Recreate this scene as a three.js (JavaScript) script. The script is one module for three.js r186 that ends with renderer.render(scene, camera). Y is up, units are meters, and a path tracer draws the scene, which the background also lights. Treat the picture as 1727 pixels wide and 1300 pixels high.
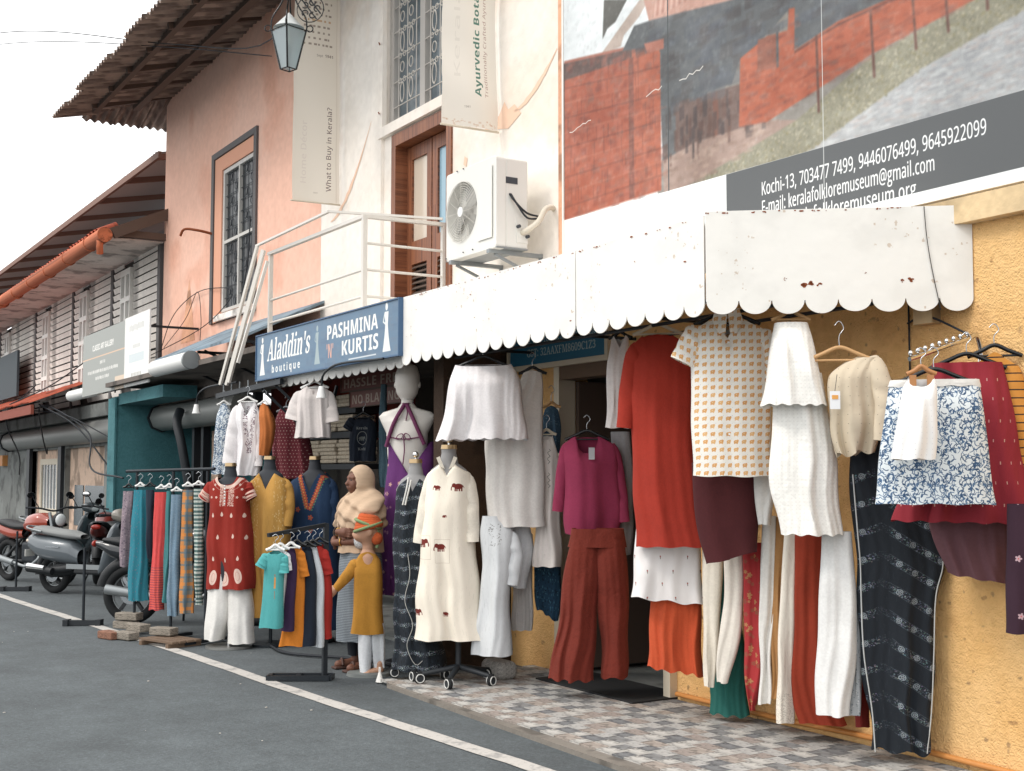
import * as THREE from 'three';
import { mergeGeometries } from 'three/addons/utils/BufferGeometryUtils.js';
import { RoundedBoxGeometry } from 'three/addons/geometries/RoundedBoxGeometry.js';
import { MarchingCubes } from 'three/addons/objects/MarchingCubes.js';

// ---------- camera, sky, sun, exposure ----------
const scene = new THREE.Scene();
const camera = new THREE.PerspectiveCamera(34.4, 1727 / 1300, 0.1, 300);
camera.position.set(0, 1.5, 5.25);
camera.lookAt(-8.49872, 1.5 + 0.71247, 5.25 - 5.2215);
const renderer = new THREE.WebGLRenderer({ antialias: true });
renderer.toneMapping = THREE.LinearToneMapping;
renderer.toneMappingExposure = 1.05;
renderer.shadowMap.enabled = true;
{
  const w = 128, h = 64, d = new Float32Array(w * h * 4);
  for (let j = 0; j < h; j++) for (let i = 0; i < w; i++) {
    const el = ((j + .5) / h - .5) * Math.PI, s = Math.max(0, Math.sin(el));
    const L = el > 0 ? 1.5 * (1 + .35 * s) : 0.5, k = (j * w + i) * 4;
    d[k] = L * .995; d[k + 1] = L * .998; d[k + 2] = L * 1.0; d[k + 3] = 1;
  }
  const t = new THREE.DataTexture(d, w, h, THREE.RGBAFormat, THREE.FloatType);
  t.mapping = THREE.EquirectangularReflectionMapping; t.magFilter = t.minFilter = THREE.LinearFilter; t.needsUpdate = true;
  scene.background = t; scene.environment = t;
}
const sun = new THREE.DirectionalLight('#fff7ee', 1.3);
sun.position.set(-11, 17, 15); sun.target.position.set(-8, 0, 0);
sun.castShadow = true; sun.shadow.radius = 26; sun.shadow.mapSize.set(2048, 2048);
Object.assign(sun.shadow.camera, { left: -25, right: 25, top: 20, bottom: -20, near: 1, far: 60 });
scene.add(sun, sun.target);

// ---------- helpers ----------
let seed = 12345;
const rnd = () => { seed = (seed * 1664525 + 1013904223) >>> 0; return seed / 4294967296; };
const rr = (a, b) => a + (b - a) * rnd();
const V = (x, y, z) => new THREE.Vector3(x, y, z);
const DEG = Math.PI / 180;
const lerp = (a, b, t) => a + (b - a) * t, clamp = (x, a = 0, b = 1) => Math.min(b, Math.max(a, x)), sst = t => { t = clamp(t); return t * t * (3 - 2 * t); };
const used = {};
function numbered(n) { const k = used[n] = (used[n] ?? -1) + 1; return k ? `${n}_${String(k).padStart(3, '0')}` : n; }
function tag(o, label, category, group) { o.userData.label = label; o.userData.category = category; if (group) o.userData.group = group; return o; }
function shadows(o) { o.traverse(m => { if (m.isMesh) { m.castShadow = true; m.receiveShadow = true; } }); return o; }
function thing(name, label, category, pos = [0, 0, 0], turn = 0, group) {
  const o = new THREE.Group(); o.name = numbered(name); o.position.set(...pos); o.rotation.y = turn * DEG; scene.add(o);
  return tag(o, label, category, group);
}
function plain(g) {
  let q = g.index ? g.toNonIndexed() : g;
  for (const k of Object.keys(q.attributes)) if (!['position', 'normal', 'uv'].includes(k)) q.deleteAttribute(k);
  if (!q.attributes.uv) q.setAttribute('uv', new THREE.BufferAttribute(new Float32Array(q.attributes.position.count * 2), 2));
  q.morphAttributes = {}; return q;
}
const mg = list => Array.isArray(list) ? (list.length === 1 ? list[0] : mergeGeometries(list.map(plain))) : list;
function part(name, geo, mat, parent = scene) {
  const m = new THREE.Mesh(mg(geo), mat); m.name = parent === scene ? numbered(name) : name; m.castShadow = m.receiveShadow = true; parent.add(m); return m;
}
function struct(name, geo, mat) { const m = part(name, geo, mat); m.userData.kind = 'structure'; m.userData.label = arguments[3]; m.userData.category = arguments[4]; return m; }
// box between two corners with uv in metres
function bx(x0, x1, y0, y1, z0, z1) {
  const w = x1 - x0, h = y1 - y0, d = z1 - z0, g = new THREE.BoxGeometry(w, h, d), uv = g.attributes.uv, p = g.attributes.position, n = g.attributes.normal;
  for (let i = 0; i < uv.count; i++) {
    const X = p.getX(i) + (x0 + x1) / 2, Y = p.getY(i) + (y0 + y1) / 2, Z = p.getZ(i) + (z0 + z1) / 2;
    if (Math.abs(n.getX(i)) > .5) uv.setXY(i, Z, Y); else if (Math.abs(n.getY(i)) > .5) uv.setXY(i, X, Z); else uv.setXY(i, X, Y);
  }
  return g.translate((x0 + x1) / 2, (y0 + y1) / 2, (z0 + z1) / 2);
}
const cb = (w, h, d, x = 0, y = 0, z = 0) => bx(x - w / 2, x + w / 2, y - h / 2, y + h / 2, z - d / 2, z + d / 2);
const rb = (w, h, d, r, x = 0, y = 0, z = 0, s = 2) => new RoundedBoxGeometry(w, h, d, s, r).translate(x, y, z);
function rod(a, b, r, r2 = r, n = 10) {
  const A = V(...a), B = V(...b), d = B.clone().sub(A), L = d.length(), g = new THREE.CylinderGeometry(r2, r, L, n);
  g.applyQuaternion(new THREE.Quaternion().setFromUnitVectors(V(0, 1, 0), d.normalize()));
  return g.translate((A.x + B.x) / 2, (A.y + B.y) / 2, (A.z + B.z) / 2);
}
function bar(a, b, w, h = w) { // square section bar
  const A = V(...a), B = V(...b), d = B.clone().sub(A), L = d.length(), g = new THREE.BoxGeometry(w, h, L);
  const m = new THREE.Matrix4().lookAt(A, B, Math.abs(d.y) / L > .95 ? V(1, 0, 0) : V(0, 1, 0)); g.applyMatrix4(m);
  return g.translate((A.x + B.x) / 2, (A.y + B.y) / 2, (A.z + B.z) / 2);
}
const tube = (pts, r, n = 24, k = 7, closed = false) => new THREE.TubeGeometry(new THREE.CatmullRomCurve3(pts.map(p => V(...p)), closed), n, r, k, closed);
const sph = (r, x, y, z, sx = 1, sy = 1, sz = 1, a = 16, b = 12) => new THREE.SphereGeometry(r, a, b).scale(sx, sy, sz).translate(x, y, z);
const cyl = (r, r2, h, x, y, z, n = 20) => new THREE.CylinderGeometry(r2, r, h, n).translate(x, y, z);
function shapeOf(pts) { const s = new THREE.Shape(); pts.forEach((p, i) => i ? s.lineTo(p[0], p[1]) : s.moveTo(p[0], p[1])); s.closePath(); return s; }
const rectPts = (x0, x1, y0, y1) => [[x0, y0], [x1, y0], [x1, y1], [x0, y1]];
function slab(outer, holes, z0, z1, bevel = 0) { // vertical wall with openings
  const s = shapeOf(outer); for (const h of holes) s.holes.push(shapeOf(h));
  return new THREE.ExtrudeGeometry(s, { depth: z1 - z0, bevelEnabled: bevel > 0, bevelSize: bevel, bevelThickness: bevel, bevelSegments: 1 }).translate(0, 0, z0);
}
// ---------- noise and textures ----------
const PERM = new Uint16Array(4096); { for (let i = 0; i < 4096; i++) PERM[i] = Math.floor(rnd() * 65536); }
const lat = (x, y, p, s) => PERM[(((x % p + p) % p) * 57 + ((y % p + p) % p) * 131 + s * 977) & 4095] / 65536;
function vn(x, y, p, s) { // periodic value noise, period p cells
  const i = Math.floor(x), j = Math.floor(y), u = sst(x - i), v = sst(y - j);
  return lerp(lerp(lat(i, j, p, s), lat(i + 1, j, p, s), u), lerp(lat(i, j + 1, p, s), lat(i + 1, j + 1, p, s), u), v);
}
function fbm(u, v, p, o = 4, s = 1) { let a = 0, k = .5, t = 0; for (let i = 0; i < o; i++) { a += k * vn(u * p, v * p, p, s + i); t += k; k *= .5; p *= 2; } return a / t; }
function tex(n, fn, srgb = true, m = n) {
  const d = new Uint8Array(n * m * 4);
  for (let j = 0; j < m; j++) for (let i = 0; i < n; i++) { const c = fn(i / n, j / m), k = (j * n + i) * 4; for (let q = 0; q < 3; q++) d[k + q] = clamp(Array.isArray(c) ? c[q] : c, 0, 255); d[k + 3] = 255; }
  const t = new THREE.DataTexture(d, n, m); t.wrapS = t.wrapT = THREE.RepeatWrapping; t.magFilter = THREE.LinearFilter; t.minFilter = THREE.LinearMipmapLinearFilter; t.generateMipmaps = true;
  if (srgb) t.colorSpace = THREE.SRGBColorSpace; t.needsUpdate = true; return t;
}
const szc = new Map();
const sized = (t, sx, sy = sx, ox = 0, oy = 0) => { const key = t.uuid + [sx, sy, ox, oy].join(); if (szc.has(key)) return szc.get(key); const r = sized0(t, sx, sy, ox, oy); szc.set(key, r); return r; };
const sized0 = (t, sx, sy, ox, oy) => { const c = t.clone(); c.repeat.set(1 / sx, 1 / sy); c.offset.set(-ox / sx, -oy / sy); c.needsUpdate = true; return c; };
const mixc = (a, b, t) => a.map((v, i) => v + (b[i] - v) * t);
function canvasTex(w, h, draw) {
  const c = document.createElement('canvas'); c.width = w; c.height = h; draw(c.getContext('2d'), w, h);
  const t = new THREE.CanvasTexture(c); t.colorSpace = THREE.SRGBColorSpace; t.wrapS = t.wrapT = THREE.RepeatWrapping; t.magFilter = THREE.LinearFilter; return t;
}
const bumpRough = tex(512, (u, v) => 255 * (.6 * fbm(u, v, 48, 3, 3) + .4 * fbm(u, v, 8, 3, 9)), false);
const bumpFine = tex(512, (u, v) => 255 * fbm(u, v, 64, 3, 5), false);
const wrinkle = tex(512, (u, v) => { const a = fbm(u + .06 * fbm(u, v, 4, 2, 8), v, 5, 3, 11), r = 1 - Math.abs(2 * a - 1); return 255 * (.75 * r + .25 * fbm(u, v, 64, 2, 2)); }, false);
const std = (color, rough = .8, o = {}) => new THREE.MeshStandardMaterial({ color, roughness: rough, ...o });
// painted or plastered surface: base colour with patches a, stains b
const neutral = [0, 1, 2].map(q => tex(512, (u, v) => { const a = fbm(u, v, 4, 4, 11 + q * 9), b = fbm(u, v, 9, 4, 25 + q * 7), g = fbm(u, v, 96, 2, 41 + q) - .5; const k = 232 + sst((a - .38) * 3.2) * 22 - sst((b - .54) * 5) * 62 + g * 24; return [k, k - 1, k - 2]; }));
const lin = c => new THREE.Color(c[0] / 255, c[1] / 255, c[2] / 255).convertSRGBToLinear();
function plaster(base, patch, stain, s = 3, sw = .5, seedk = 1, bump = .004, bs = .8, own = false, pits = 0) {
  let map, color = '#ffffff';
  if (own) map = sized(tex(512, (u, v) => { const a = fbm(u, v, 4, 5, seedk), b = fbm(u, v, 7, 5, seedk + 20), g = fbm(u, v, 96, 2, seedk + 40) - .5;
    let c = mixc(base, patch, sst((a - .38) * 3.2)); c = mixc(c, stain, sst((b - .56) * 5) * sw); if (pits) { const q = fbm(u, v, 60, 2, seedk + 60), e = fbm(u, v, 40, 3, seedk + 71); if (q > .84) c = mixc(c, [150, 112, 74], .5); if (e > .79) c = mixc(c, [126, 100, 74], sst((e - .79) * 14) * .55); } return c.map(x => x + g * 14); }), s);
  else { map = sized(neutral[seedk % 3], [.3, .8, 2, 3][[.3, .8, 2, 3].findIndex((q, i, l) => s <= q || i === 3)]); color = lin(base); }
  return new THREE.MeshStandardMaterial({ map, color, roughness: .92, bumpMap: sized(bumpRough, bs < .3 ? .2 : bs < .6 ? .35 : .8), bumpScale: bump });
}
const metal = (c, r = .4, m = .6) => std(c, r, { metalness: m });
const dbl = m => { m.side = THREE.DoubleSide; return m; };

// ---------- materials of the place ----------
const M = {
  asphalt: (() => { const t = tex(1024, (u, v) => { const g = fbm(u, v, 256, 2, 1), a = fbm(u, v, 6, 5, 4), b = fbm(u, v, 20, 3, 7); const k = 84 + (g - .5) * 24 + (a - .5) * 22 + (b - .5) * 12; const sp = g > .86 ? 12 : 0; return [k * .95 + sp, k * 1.02 + sp, k * 1.05 + sp]; });
    return new THREE.MeshStandardMaterial({ map: sized(t, 3.1), roughness: .93, bumpMap: sized(bumpFine, .45), bumpScale: .0025 }); })(),
  line: (() => { const t = tex(512, (u, v) => { const a = fbm(u, v, 20, 4, 3), b = fbm(u, v, 80, 2, 6); return mixc([188, 184, 178], [128, 128, 126], sst((a - .56) * 5) * .45 + (b > .68 ? .25 : 0)); }); return new THREE.MeshStandardMaterial({ map: sized(t, 1.2), roughness: .85 }); })(),
  kerb: plaster([128, 122, 114], [150, 142, 132], [80, 78, 76], 1.5, .6, 33),
  pink: plaster([240, 192, 170], [243, 200, 180], [224, 162, 136], 5.5, .5, 2, .002, .8, true),
  cream: plaster([240, 232, 222], [244, 238, 230], [234, 216, 198], 6, .5, 5, .0015, .8, true),
  flake: std('#ecc9b0', .9),
  salmon: plaster([232, 178, 146], [236, 190, 160], [220, 160, 126], 2, .5, 6, .001),
  ochre: plaster([229, 182, 118], [235, 192, 132], [202, 154, 98], 2.6, .45, 8, .012, .35, true, 1),
  beige: plaster([226, 200, 158], [232, 208, 170], [190, 160, 120], 3, .4, 9, .002),
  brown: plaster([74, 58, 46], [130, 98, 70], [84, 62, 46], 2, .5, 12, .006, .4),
  teal: plaster([66, 116, 122], [76, 128, 134], [48, 92, 100], 2.2, .6, 14, .01, .35,  true),
  grey: plaster([128, 132, 130], [142, 144, 140], [98, 104, 104], 2.5, .6, 16, .003),
  peach: plaster([224, 196, 174], [230, 204, 184], [200, 168, 146], 2.5, .5, 17, .002),
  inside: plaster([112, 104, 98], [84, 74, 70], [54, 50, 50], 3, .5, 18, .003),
  redIn: plaster([150, 60, 44], [162, 70, 50], [110, 44, 36], 2, .5, 19, .002),
  soffit: plaster([232, 224, 218], [214, 206, 200], [176, 166, 160], 2, .5, 21, .001),
  whitePaint: (() => { const t = tex(512, (u, v) => { const a = fbm(u, v, 10, 5, 31), b = fbm(u, v, 60, 3, 37); let c = mixc([238, 236, 230], [230, 228, 222], sst((a - .45) * 3)); if (b > .8 && a > .55) c = mixc(c, [176, 150, 126], .5); return c; }); return new THREE.MeshStandardMaterial({ map: sized(t, 1.6), roughness: .5, bumpMap: sized(bumpRough, 3), bumpScale: .003 }); })(),
  rust: std('#8a4a2c', .95), railPaint: std('#d9d4cc', .45), steel: metal('#b8bcc0', .25, .9), chrome: metal('#d8d8d8', .12, 1),
  darkMetal: metal('#2c3136', .5, .5), black: std('#20252a', .6), blackGloss: std('#101316', .25), rubber: std('#17191b', .85),
  wire: std('#20242a', .7), wireLight: std('#8f8a84', .7),
  greyMetal: metal('#8f9496', .45, .5), shutter: metal('#8d8f8c', .5, .4), plasticWhite: std('#e6e6e3', .4), acBody: std('#deddd7', .42), acDark: std('#40444a', .7),
  wood: (() => { const t = tex(512, (u, v) => { const g = fbm(u * 1, v * .12, 32, 4, 51), a = fbm(u, v * .3, 6, 3, 52); return mixc([140, 88, 60], [100, 58, 40], sst((g - .35) * 2.4) * .8 + (a - .5) * .4); }); return new THREE.MeshStandardMaterial({ map: sized(t, .5, 2), roughness: .45 }); })(),
  lightWood: std('#c39a6a', .55), paleWood: std('#d8cdb8', .6), oldWood: std('#6f5b4a', .85), darkWood: std('#5f4e44', .8),
  glass: new THREE.MeshPhysicalMaterial({ color: '#9fb4bd', roughness: .06, metalness: 0, transmission: .35, thickness: 0, ior: 1.5 }),
  glassDark: std('#171e23', .3), glassPale: new THREE.MeshPhysicalMaterial({ color: '#dfe8ea', roughness: .12, transmission: .8, thickness: 0 }),
  corr: (() => { const t = tex(512, (u, v) => { const a = fbm(u, v, 6, 5, 61), b = fbm(u * 1, v * .2, 40, 3, 62); return mixc(mixc([156, 140, 128], [120, 106, 98], sst((a - .4) * 3)), [88, 76, 70], sst((b - .5) * 4) * .7); }); return dbl(new THREE.MeshStandardMaterial({ map: sized(t, 1.6), roughness: .85 })); })(),
  tin: dbl(std('#c4c8ca', .6)), tinBlue: plaster([132, 152, 166], [146, 164, 176], [104, 122, 136], 2, .6, 23, .001), oldTile: plaster([122, 88, 76], [130, 96, 80], [90, 66, 58], 1.2, .6, 24, .002), redTile: plaster([176, 86, 62], [190, 100, 74], [130, 58, 44], 1.2, .6, 24, .002),
  terracotta: plaster([204, 118, 82], [214, 132, 96], [170, 88, 60], 1.5, .5, 25, .001), purlin: std('#85685c', .8), board: plaster([250, 244, 237], [236, 226, 216], [196, 178, 162], 1.4, .5, 26, .001),
  frameGrey: std('#5d5a5a', .7), white: std('#ebe8e2', .6), concrete: plaster([158, 150, 138], [172, 164, 150], [120, 112, 102], .8, .6, 28, .004, .3), brickRed: plaster([150, 108, 88], [162, 120, 98], [110, 82, 68], .6, .6, 29, .004, .3),
};

// ---------- ground ----------
struct('road', (() => { const g = new THREE.PlaneGeometry(160, 90, 1, 1).rotateX(-Math.PI / 2).translate(-10, 0, 30); const p = g.attributes.position, uv = g.attributes.uv; for (let i = 0; i < uv.count; i++) uv.setXY(i, p.getX(i), p.getZ(i)); return g; })(), M.asphalt, 'grey asphalt street surface', 'road');
function strip(name, pts, w, y, mat, label, cat) { // painted strip along a polyline
  const c = new THREE.CatmullRomCurve3(pts.map(p => V(p[0], y, p[1]))), n = 90, pos = [], uv = [], ix = [];
  for (let i = 0; i <= n; i++) { const p = c.getPoint(i / n), t = c.getTangent(i / n); for (const s of [-1, 1]) { const e = w / 2 + (rnd() - .5) * .012; pos.push(p.x - t.z * s * e, y, p.z + t.x * s * e); uv.push(p.x, s * w / 2); } if (i) { const k = i * 2; ix.push(k - 2, k, k - 1, k - 1, k, k + 1); } }
  const g = new THREE.BufferGeometry(); g.setAttribute('position', new THREE.Float32BufferAttribute(pos, 3)); g.setAttribute('uv', new THREE.Float32BufferAttribute(uv, 2)); g.setIndex(ix); g.computeVertexNormals();
  mat.side = THREE.DoubleSide; return struct(name, g, mat, label, cat);
}
strip('road_edge_line', [[-60, 3.9], [-40, 3.35], [-24, 2.82], [-16.57, 2.5], [-12.67, 2.22], [-10.58, 2.06], [-7.96, 1.93], [-5.46, 1.76], [-1, 1.5]], .115, .005, M.line, 'worn white painted line along the road edge', 'road line');
// paved platform in front of the shop
const platform = struct('pavement', slab([[-8.22, -.02], [-2, -.02], [-2, 1.43], [-5.2, 1.42], [-6.44, 1.39], [-8.05, 1.34], [-8.24, 1.2]], [], 0, .03).rotateX(Math.PI / 2).translate(0, .028, 0), M.kerb, 'paved platform of grey and pinkish blocks before the shop', 'pavement');
{
  const tones = [[194, 192, 187], [182, 181, 178], [138, 139, 139], [124, 126, 128], [160, 150, 143], [172, 162, 153]];
  const mats = tones.map((c, i) => plaster(c, c.map(x => x * 1.06), c.map(x => x * .8), 2, .6, 70 + i, .0015, .3));
  const geos = {}; const box = (w, d) => geos[w + '_' + d] ??= new THREE.BoxGeometry(w - .005, .014, d - .005);
  const list = [];
  let r = 0;
  for (let z = .02; z < 1.36; z += .1, r++) {
    let x = -8.2 + (r % 3) * .05, k = r;
    while (x < -2.2) { const w = (k % 3 === 0) ? .1 : .15; const zf = lerp(1.33, 1.42, (x + 8.2) / 3); if (z + .1 < zf - .005) list.push([x + w / 2, z + .05, w, (k * 2 + r * (r % 2 ? 1 : 3)) % 4 < 2 ? (k + r) % 2 : 2 + Math.floor(rnd() * 4)]); x += w; k++; }
  }
  list.sort((a, b) => Math.hypot(b[0], b[1] - 5.25) - Math.hypot(a[0], a[1] - 5.25)); list.reverse();
  const vis = list.filter(b => b[0] < -3.9 - (b[1] < 1 ? 0 : .3)), rest = list.filter(b => !vis.includes(b));
  vis.slice(0, 298).forEach(b => { const m = part('paving_block', box(b[2], .1), mats[b[3]], platform); m.position.set(b[0], .03 + rr(0, .0015), b[1]); });
  const by = {}; [...vis.slice(298), ...rest].forEach(b => (by[b[3]] ??= []).push(box(b[2], .1).clone().translate(b[0], .03, b[1])));
  for (const k in by) { const m = part('paving_blocks', by[k], mats[k], platform); m.userData.kind = 'stuff'; }
}
{ // grit and scraps on the asphalt
  const g = []; for (let i = 0; i < 36; i++) { const x = rr(-15, -4), z = rr(1.5, 4.2), s = rr(.002, .008); g.push(new THREE.IcosahedronGeometry(s, 0).scale(rr(.8, 1.8), .5, 1).rotateY(rnd() * 6).translate(x, s * .4, z)); }
  const m = tag(part('road_grit', g, std('#b4b0a8', .9)), 'pale grit and paper scraps scattered on the asphalt', 'grit'); m.userData.kind = 'stuff';
}

// ---------- the shop building with the yellow wall and the poster ----------
const bShop = thing('yellow_shop_building', 'ochre roughcast shop wall with a dark doorway under the white awning', 'building');
part('wall', slab([[-8.56, -.1], [-7.84, -.1], [-7.84, 2.32], [-6.5, 2.32], [-6.5, -.1], [-1.5, -.1], [-1.5, 2.8], [-8.56, 2.8]], [], -.25, 0), M.ochre, bShop);
part('upper_wall', bx(-7.78, -1.5, 2.803, 8, -.25, -.003), M.cream, bShop);
part('corner_strip', bx(-7.845, -7.785, 2.803, 8, -.2, .012), M.salmon, bShop);
part('ledge', bx(-4.6, -1.5, 2.765, 2.895, .003, .075), M.beige, bShop);
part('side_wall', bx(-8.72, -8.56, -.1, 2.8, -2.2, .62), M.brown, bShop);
part('room', [bx(-7.95, -7.9, 0, 2.4, -3, -.26), bx(-6.4, -6.35, 0, 2.4, -3, -.26), bx(-7.9, -6.4, 0, 2.4, -3.05, -3), bx(-7.9, -6.4, 2.4, 2.45, -3, -.26), bx(-7.84, -6.5, .02, .03, -3, .0)], M.grey, bShop);
{
  part('door_post', bx(-7.86, -7.79, .0, 2.318, -.1, .05), M.paleWood, bShop); part('door_post', bx(-6.55, -6.48, .03, 2.318, -.1, .06), M.paleWood, bShop);
  part('lintel', bx(-7.79, -6.55, 2.21, 2.318, -.1, .045), M.oldWood, bShop);
  part('door_leaf', bx(-7.78, -7.74, .06, 2.2, -.9, -.1), M.darkWood, bShop);
}
tag(part('door_mat', rb(1.15, .015, .5, .006, -7.05, .042, .12), M.rubber), 'dark rubber mat on the paving at the doorway', 'mat');
tag(part('orange_pipe', tube([[-6.45, .075, .03], [-5.6, .07, .025], [-4.8, .085, .03], [-3.9, .075, .03], [-2.5, .08, .03]], .016, 60, 8), std('#c98848', .5)), 'thin orange pipe along the foot of the ochre wall', 'pipe');
{ // poster
  const X0 = -7.735, X1 = -2.6, Y0 = 2.945, Y1 = 6.2;
  const t = canvasTex(2048, 1300, (c, w, h) => {
    const S = (x, y) => [(x - X0) / (X1 - X0) * w, (Y1 - y) / (Y1 - Y0) * h];
    const poly = (pts, f) => { c.fillStyle = f; c.beginPath(); pts.forEach((p, i) => { const [a, b] = S(...p); i ? c.lineTo(a, b) : c.moveTo(a, b); }); c.closePath(); c.fill(); };
    const line = (pts, s, lw) => { c.strokeStyle = s; c.lineWidth = lw; c.beginPath(); pts.forEach((p, i) => { const [a, b] = S(...p); i ? c.lineTo(a, b) : c.moveTo(a, b); }); c.stroke(); };
    c.fillStyle = '#dfe4e5'; c.fillRect(0, 0, w, h);
    const PP = [
     ['#b7a79c',[[-7.26,4.56],[-6.78,4.82],[-6.68,4.79],[-6.79,4.70],[-6.97,4.62],[-7.01,4.55]]],
     ['#55544f',[[-7.21,4.96],[-6.93,4.87],[-7.07,4.75],[-7.17,4.73],[-7.23,4.67]]],
     ['#b98f80',[[-6.74,4.81],[-6.73,5.06],[-5.36,4.68],[-5.51,4.45],[-6.68,4.63]]],
     ['#595c5e',[[-6.99,4.51],[-6.85,4.65],[-6.65,4.63],[-5.51,4.45],[-5.30,4.77],[-3.63,4.25],[-3.75,3.99],[-4.94,4.08],[-5.29,4.02],[-5.34,4.27],[-5.52,4.18],[-5.76,4.10],[-5.84,3.96],[-6.56,3.99],[-6.56,4.43]]],
     ['#a3563f',[[-7.73,4.63],[-6.89,4.50],[-6.56,4.46],[-6.56,3.42],[-7.74,3.42]]],
     ['#5d4a45',[[-7.73,4.63],[-6.89,4.50],[-6.56,4.46],[-6.56,4.38],[-6.89,4.43],[-7.74,4.50]]],
     ['#a46a5a',[[-7.73,4.65],[-6.89,4.52],[-6.89,4.50],[-7.73,4.63]]],
     ['#ab5e45',[[-6.88,4.49],[-6.57,4.44],[-6.57,3.51],[-6.87,3.52]]],
     ['#7b4a3d',[[-6.92,4.44],[-6.86,4.43],[-6.86,3.43],[-6.92,3.43]]],
     ['#a66b5a',[[-6.74,4.49],[-6.52,4.46],[-6.52,4.39],[-6.70,4.41]]],
     ['#6a564f',[[-6.56,4.00],[-6.19,3.97],[-5.52,3.92],[-5.53,3.65],[-6.20,3.67],[-6.54,3.61]]],
     ['#5b5c5d',[[-6.56,4.00],[-6.40,3.99],[-6.40,3.63],[-6.54,3.61]]],
     ['#795346',[[-6.03,3.95],[-5.98,3.95],[-5.96,3.65],[-6.01,3.65]]],
     ['#a6573d',[[-5.76,4.10],[-5.52,4.17],[-5.34,4.15],[-5.33,4.28],[-5.28,4.27],[-5.29,4.01],[-4.94,4.08],[-4.05,4.10],[-3.64,4.10],[-3.64,3.98],[-4.02,3.90],[-4.68,3.82],[-5.53,3.64],[-5.78,3.67]]],
     ['#84503f',[[-5.60,4.17],[-5.42,4.16],[-5.43,3.96],[-5.61,3.97]]],
     ['#4d5255',[[-5.44,4.17],[-5.42,4.17],[-5.42,3.95],[-5.44,3.95]]],
     ['#9c857a',[[-6.54,3.62],[-6.20,3.67],[-5.53,3.65],[-5.28,3.59],[-6.26,3.40],[-6.53,3.37]]],
     ['#85826f',[[-6.26,3.40],[-5.28,3.59],[-4.68,3.81],[-4.02,3.90],[-3.64,3.96],[-3.65,3.77],[-4.36,3.64],[-5.19,3.38]]],
     ['#a2a4a5',[[-5.21,3.37],[-4.36,3.64],[-3.65,3.77],[-3.54,3.34],[-3.77,3.35]]]];
     const PL = [['#5e3d33',7,[[-5.11,4.05],[-5.10,3.59]]],
     ['#5e3d33',7,[[-4.70,4.07],[-4.68,3.68]]],
     ['#5e3d33',6,[[-4.41,4.10],[-4.39,3.75]]],
     ['#5e3d33',6,[[-4.20,4.09],[-4.18,3.78]]],
     ['#5e3d33',6,[[-3.95,4.10],[-3.94,3.82]]],
     ['#8a4733',3,[[-5.29,3.82],[-4.68,3.90],[-4.05,3.98]]],
     ['#6b3f33',6,[[-5.29,4.00],[-4.94,4.06],[-4.05,4.09]]],
     ['#4a3b37',4,[[-7.74,3.43],[-7.73,4.63]]]];
    poly([[-6.6, 3.4], [-6.4, 4.4], [-2.6, 5.4], [-2.6, 3.3]], '#86817a'); for (const [col, pts] of PP) poly(pts, col);
    for (const [col, lw, pts] of PL) line(pts, col, lw);
    const within = (pts, x, y) => { let r = false; for (let i = 0, j = pts.length - 1; i < pts.length; j = i++) if ((pts[i][1] > y) !== (pts[j][1] > y) && x < (pts[j][0] - pts[i][0]) * (y - pts[i][1]) / (pts[j][1] - pts[i][1]) + pts[i][0]) r = !r; return r; };
    const speck = (pts, n, cols, sw, sh) => { const xs = pts.map(p => p[0]), ys = pts.map(p => p[1]); for (let i = 0; i < n; i++) { const x = rr(Math.min(...xs), Math.max(...xs)), y = rr(Math.min(...ys), Math.max(...ys)); if (within(pts, x, y)) { const [a, b] = S(x, y); c.fillStyle = cols[i % cols.length]; c.fillRect(a, b, sw * rr(.4, 1.2), sh * rr(.5, 1.2)); } } };
    speck(PP[4][1], 700, ['rgba(176,108,88,.28)', 'rgba(112,62,52,.25)', 'rgba(160,92,74,.28)', 'rgba(120,100,96,.2)'], 30, 18); speck(PP[13][1], 900, ['rgba(176,108,88,.22)', 'rgba(106,58,48,.25)', 'rgba(120,100,96,.22)'], 30, 9);
    speck(PP[17][1], 5200, ['#9a9580', '#6c6a58', '#b0a892', '#7d7552'], 5, 4); speck(PP[18][1], 1500, ['#8f9194', '#b7b9b9', '#a99f9b', '#999b9e'], 24, 3); speck(PP[3][1], 300, ['rgba(80,86,92,.4)', 'rgba(70,64,62,.35)'], 60, 30); speck(PP[10][1], 90, ['rgba(96,70,60,.6)', 'rgba(70,60,58,.6)'], 14, 50); speck(PP[16][1], 120, ['rgba(176,152,138,.5)', 'rgba(140,116,104,.5)'], 40, 10);
    for (let i = 0; i < 44; i++) { const x = -6.62 + i * .03; line([[x, 4.64 + i * .0], [x + .12, 5.4]], i % 2 ? 'rgba(150,98,84,.7)' : 'rgba(214,182,168,.7)', 4); } poly(PP[3][1], '#595c5e'); speck(PP[3][1], 400, ['rgba(80,86,92,.4)', 'rgba(70,64,62,.35)'], 60, 30); for (const k of [4, 5, 6, 7, 8, 9, 13, 14, 15]) if (k > 8) poly(PP[k][1], PP[k][0]); for (const [col, lw, pts] of PL) line(pts, col, lw); speck(PP[13][1], 900, ['rgba(176,108,88,.22)', 'rgba(106,58,48,.25)', 'rgba(120,100,96,.22)'], 30, 9);
    for (let i = 0; i < 12000; i++) { c.fillStyle = rnd() > .5 ? 'rgba(225,230,235,.06)' : 'rgba(20,24,30,.05)'; c.fillRect(rnd() * w, rnd() * h, rr(2, 14), rr(2, 14)); }
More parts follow.
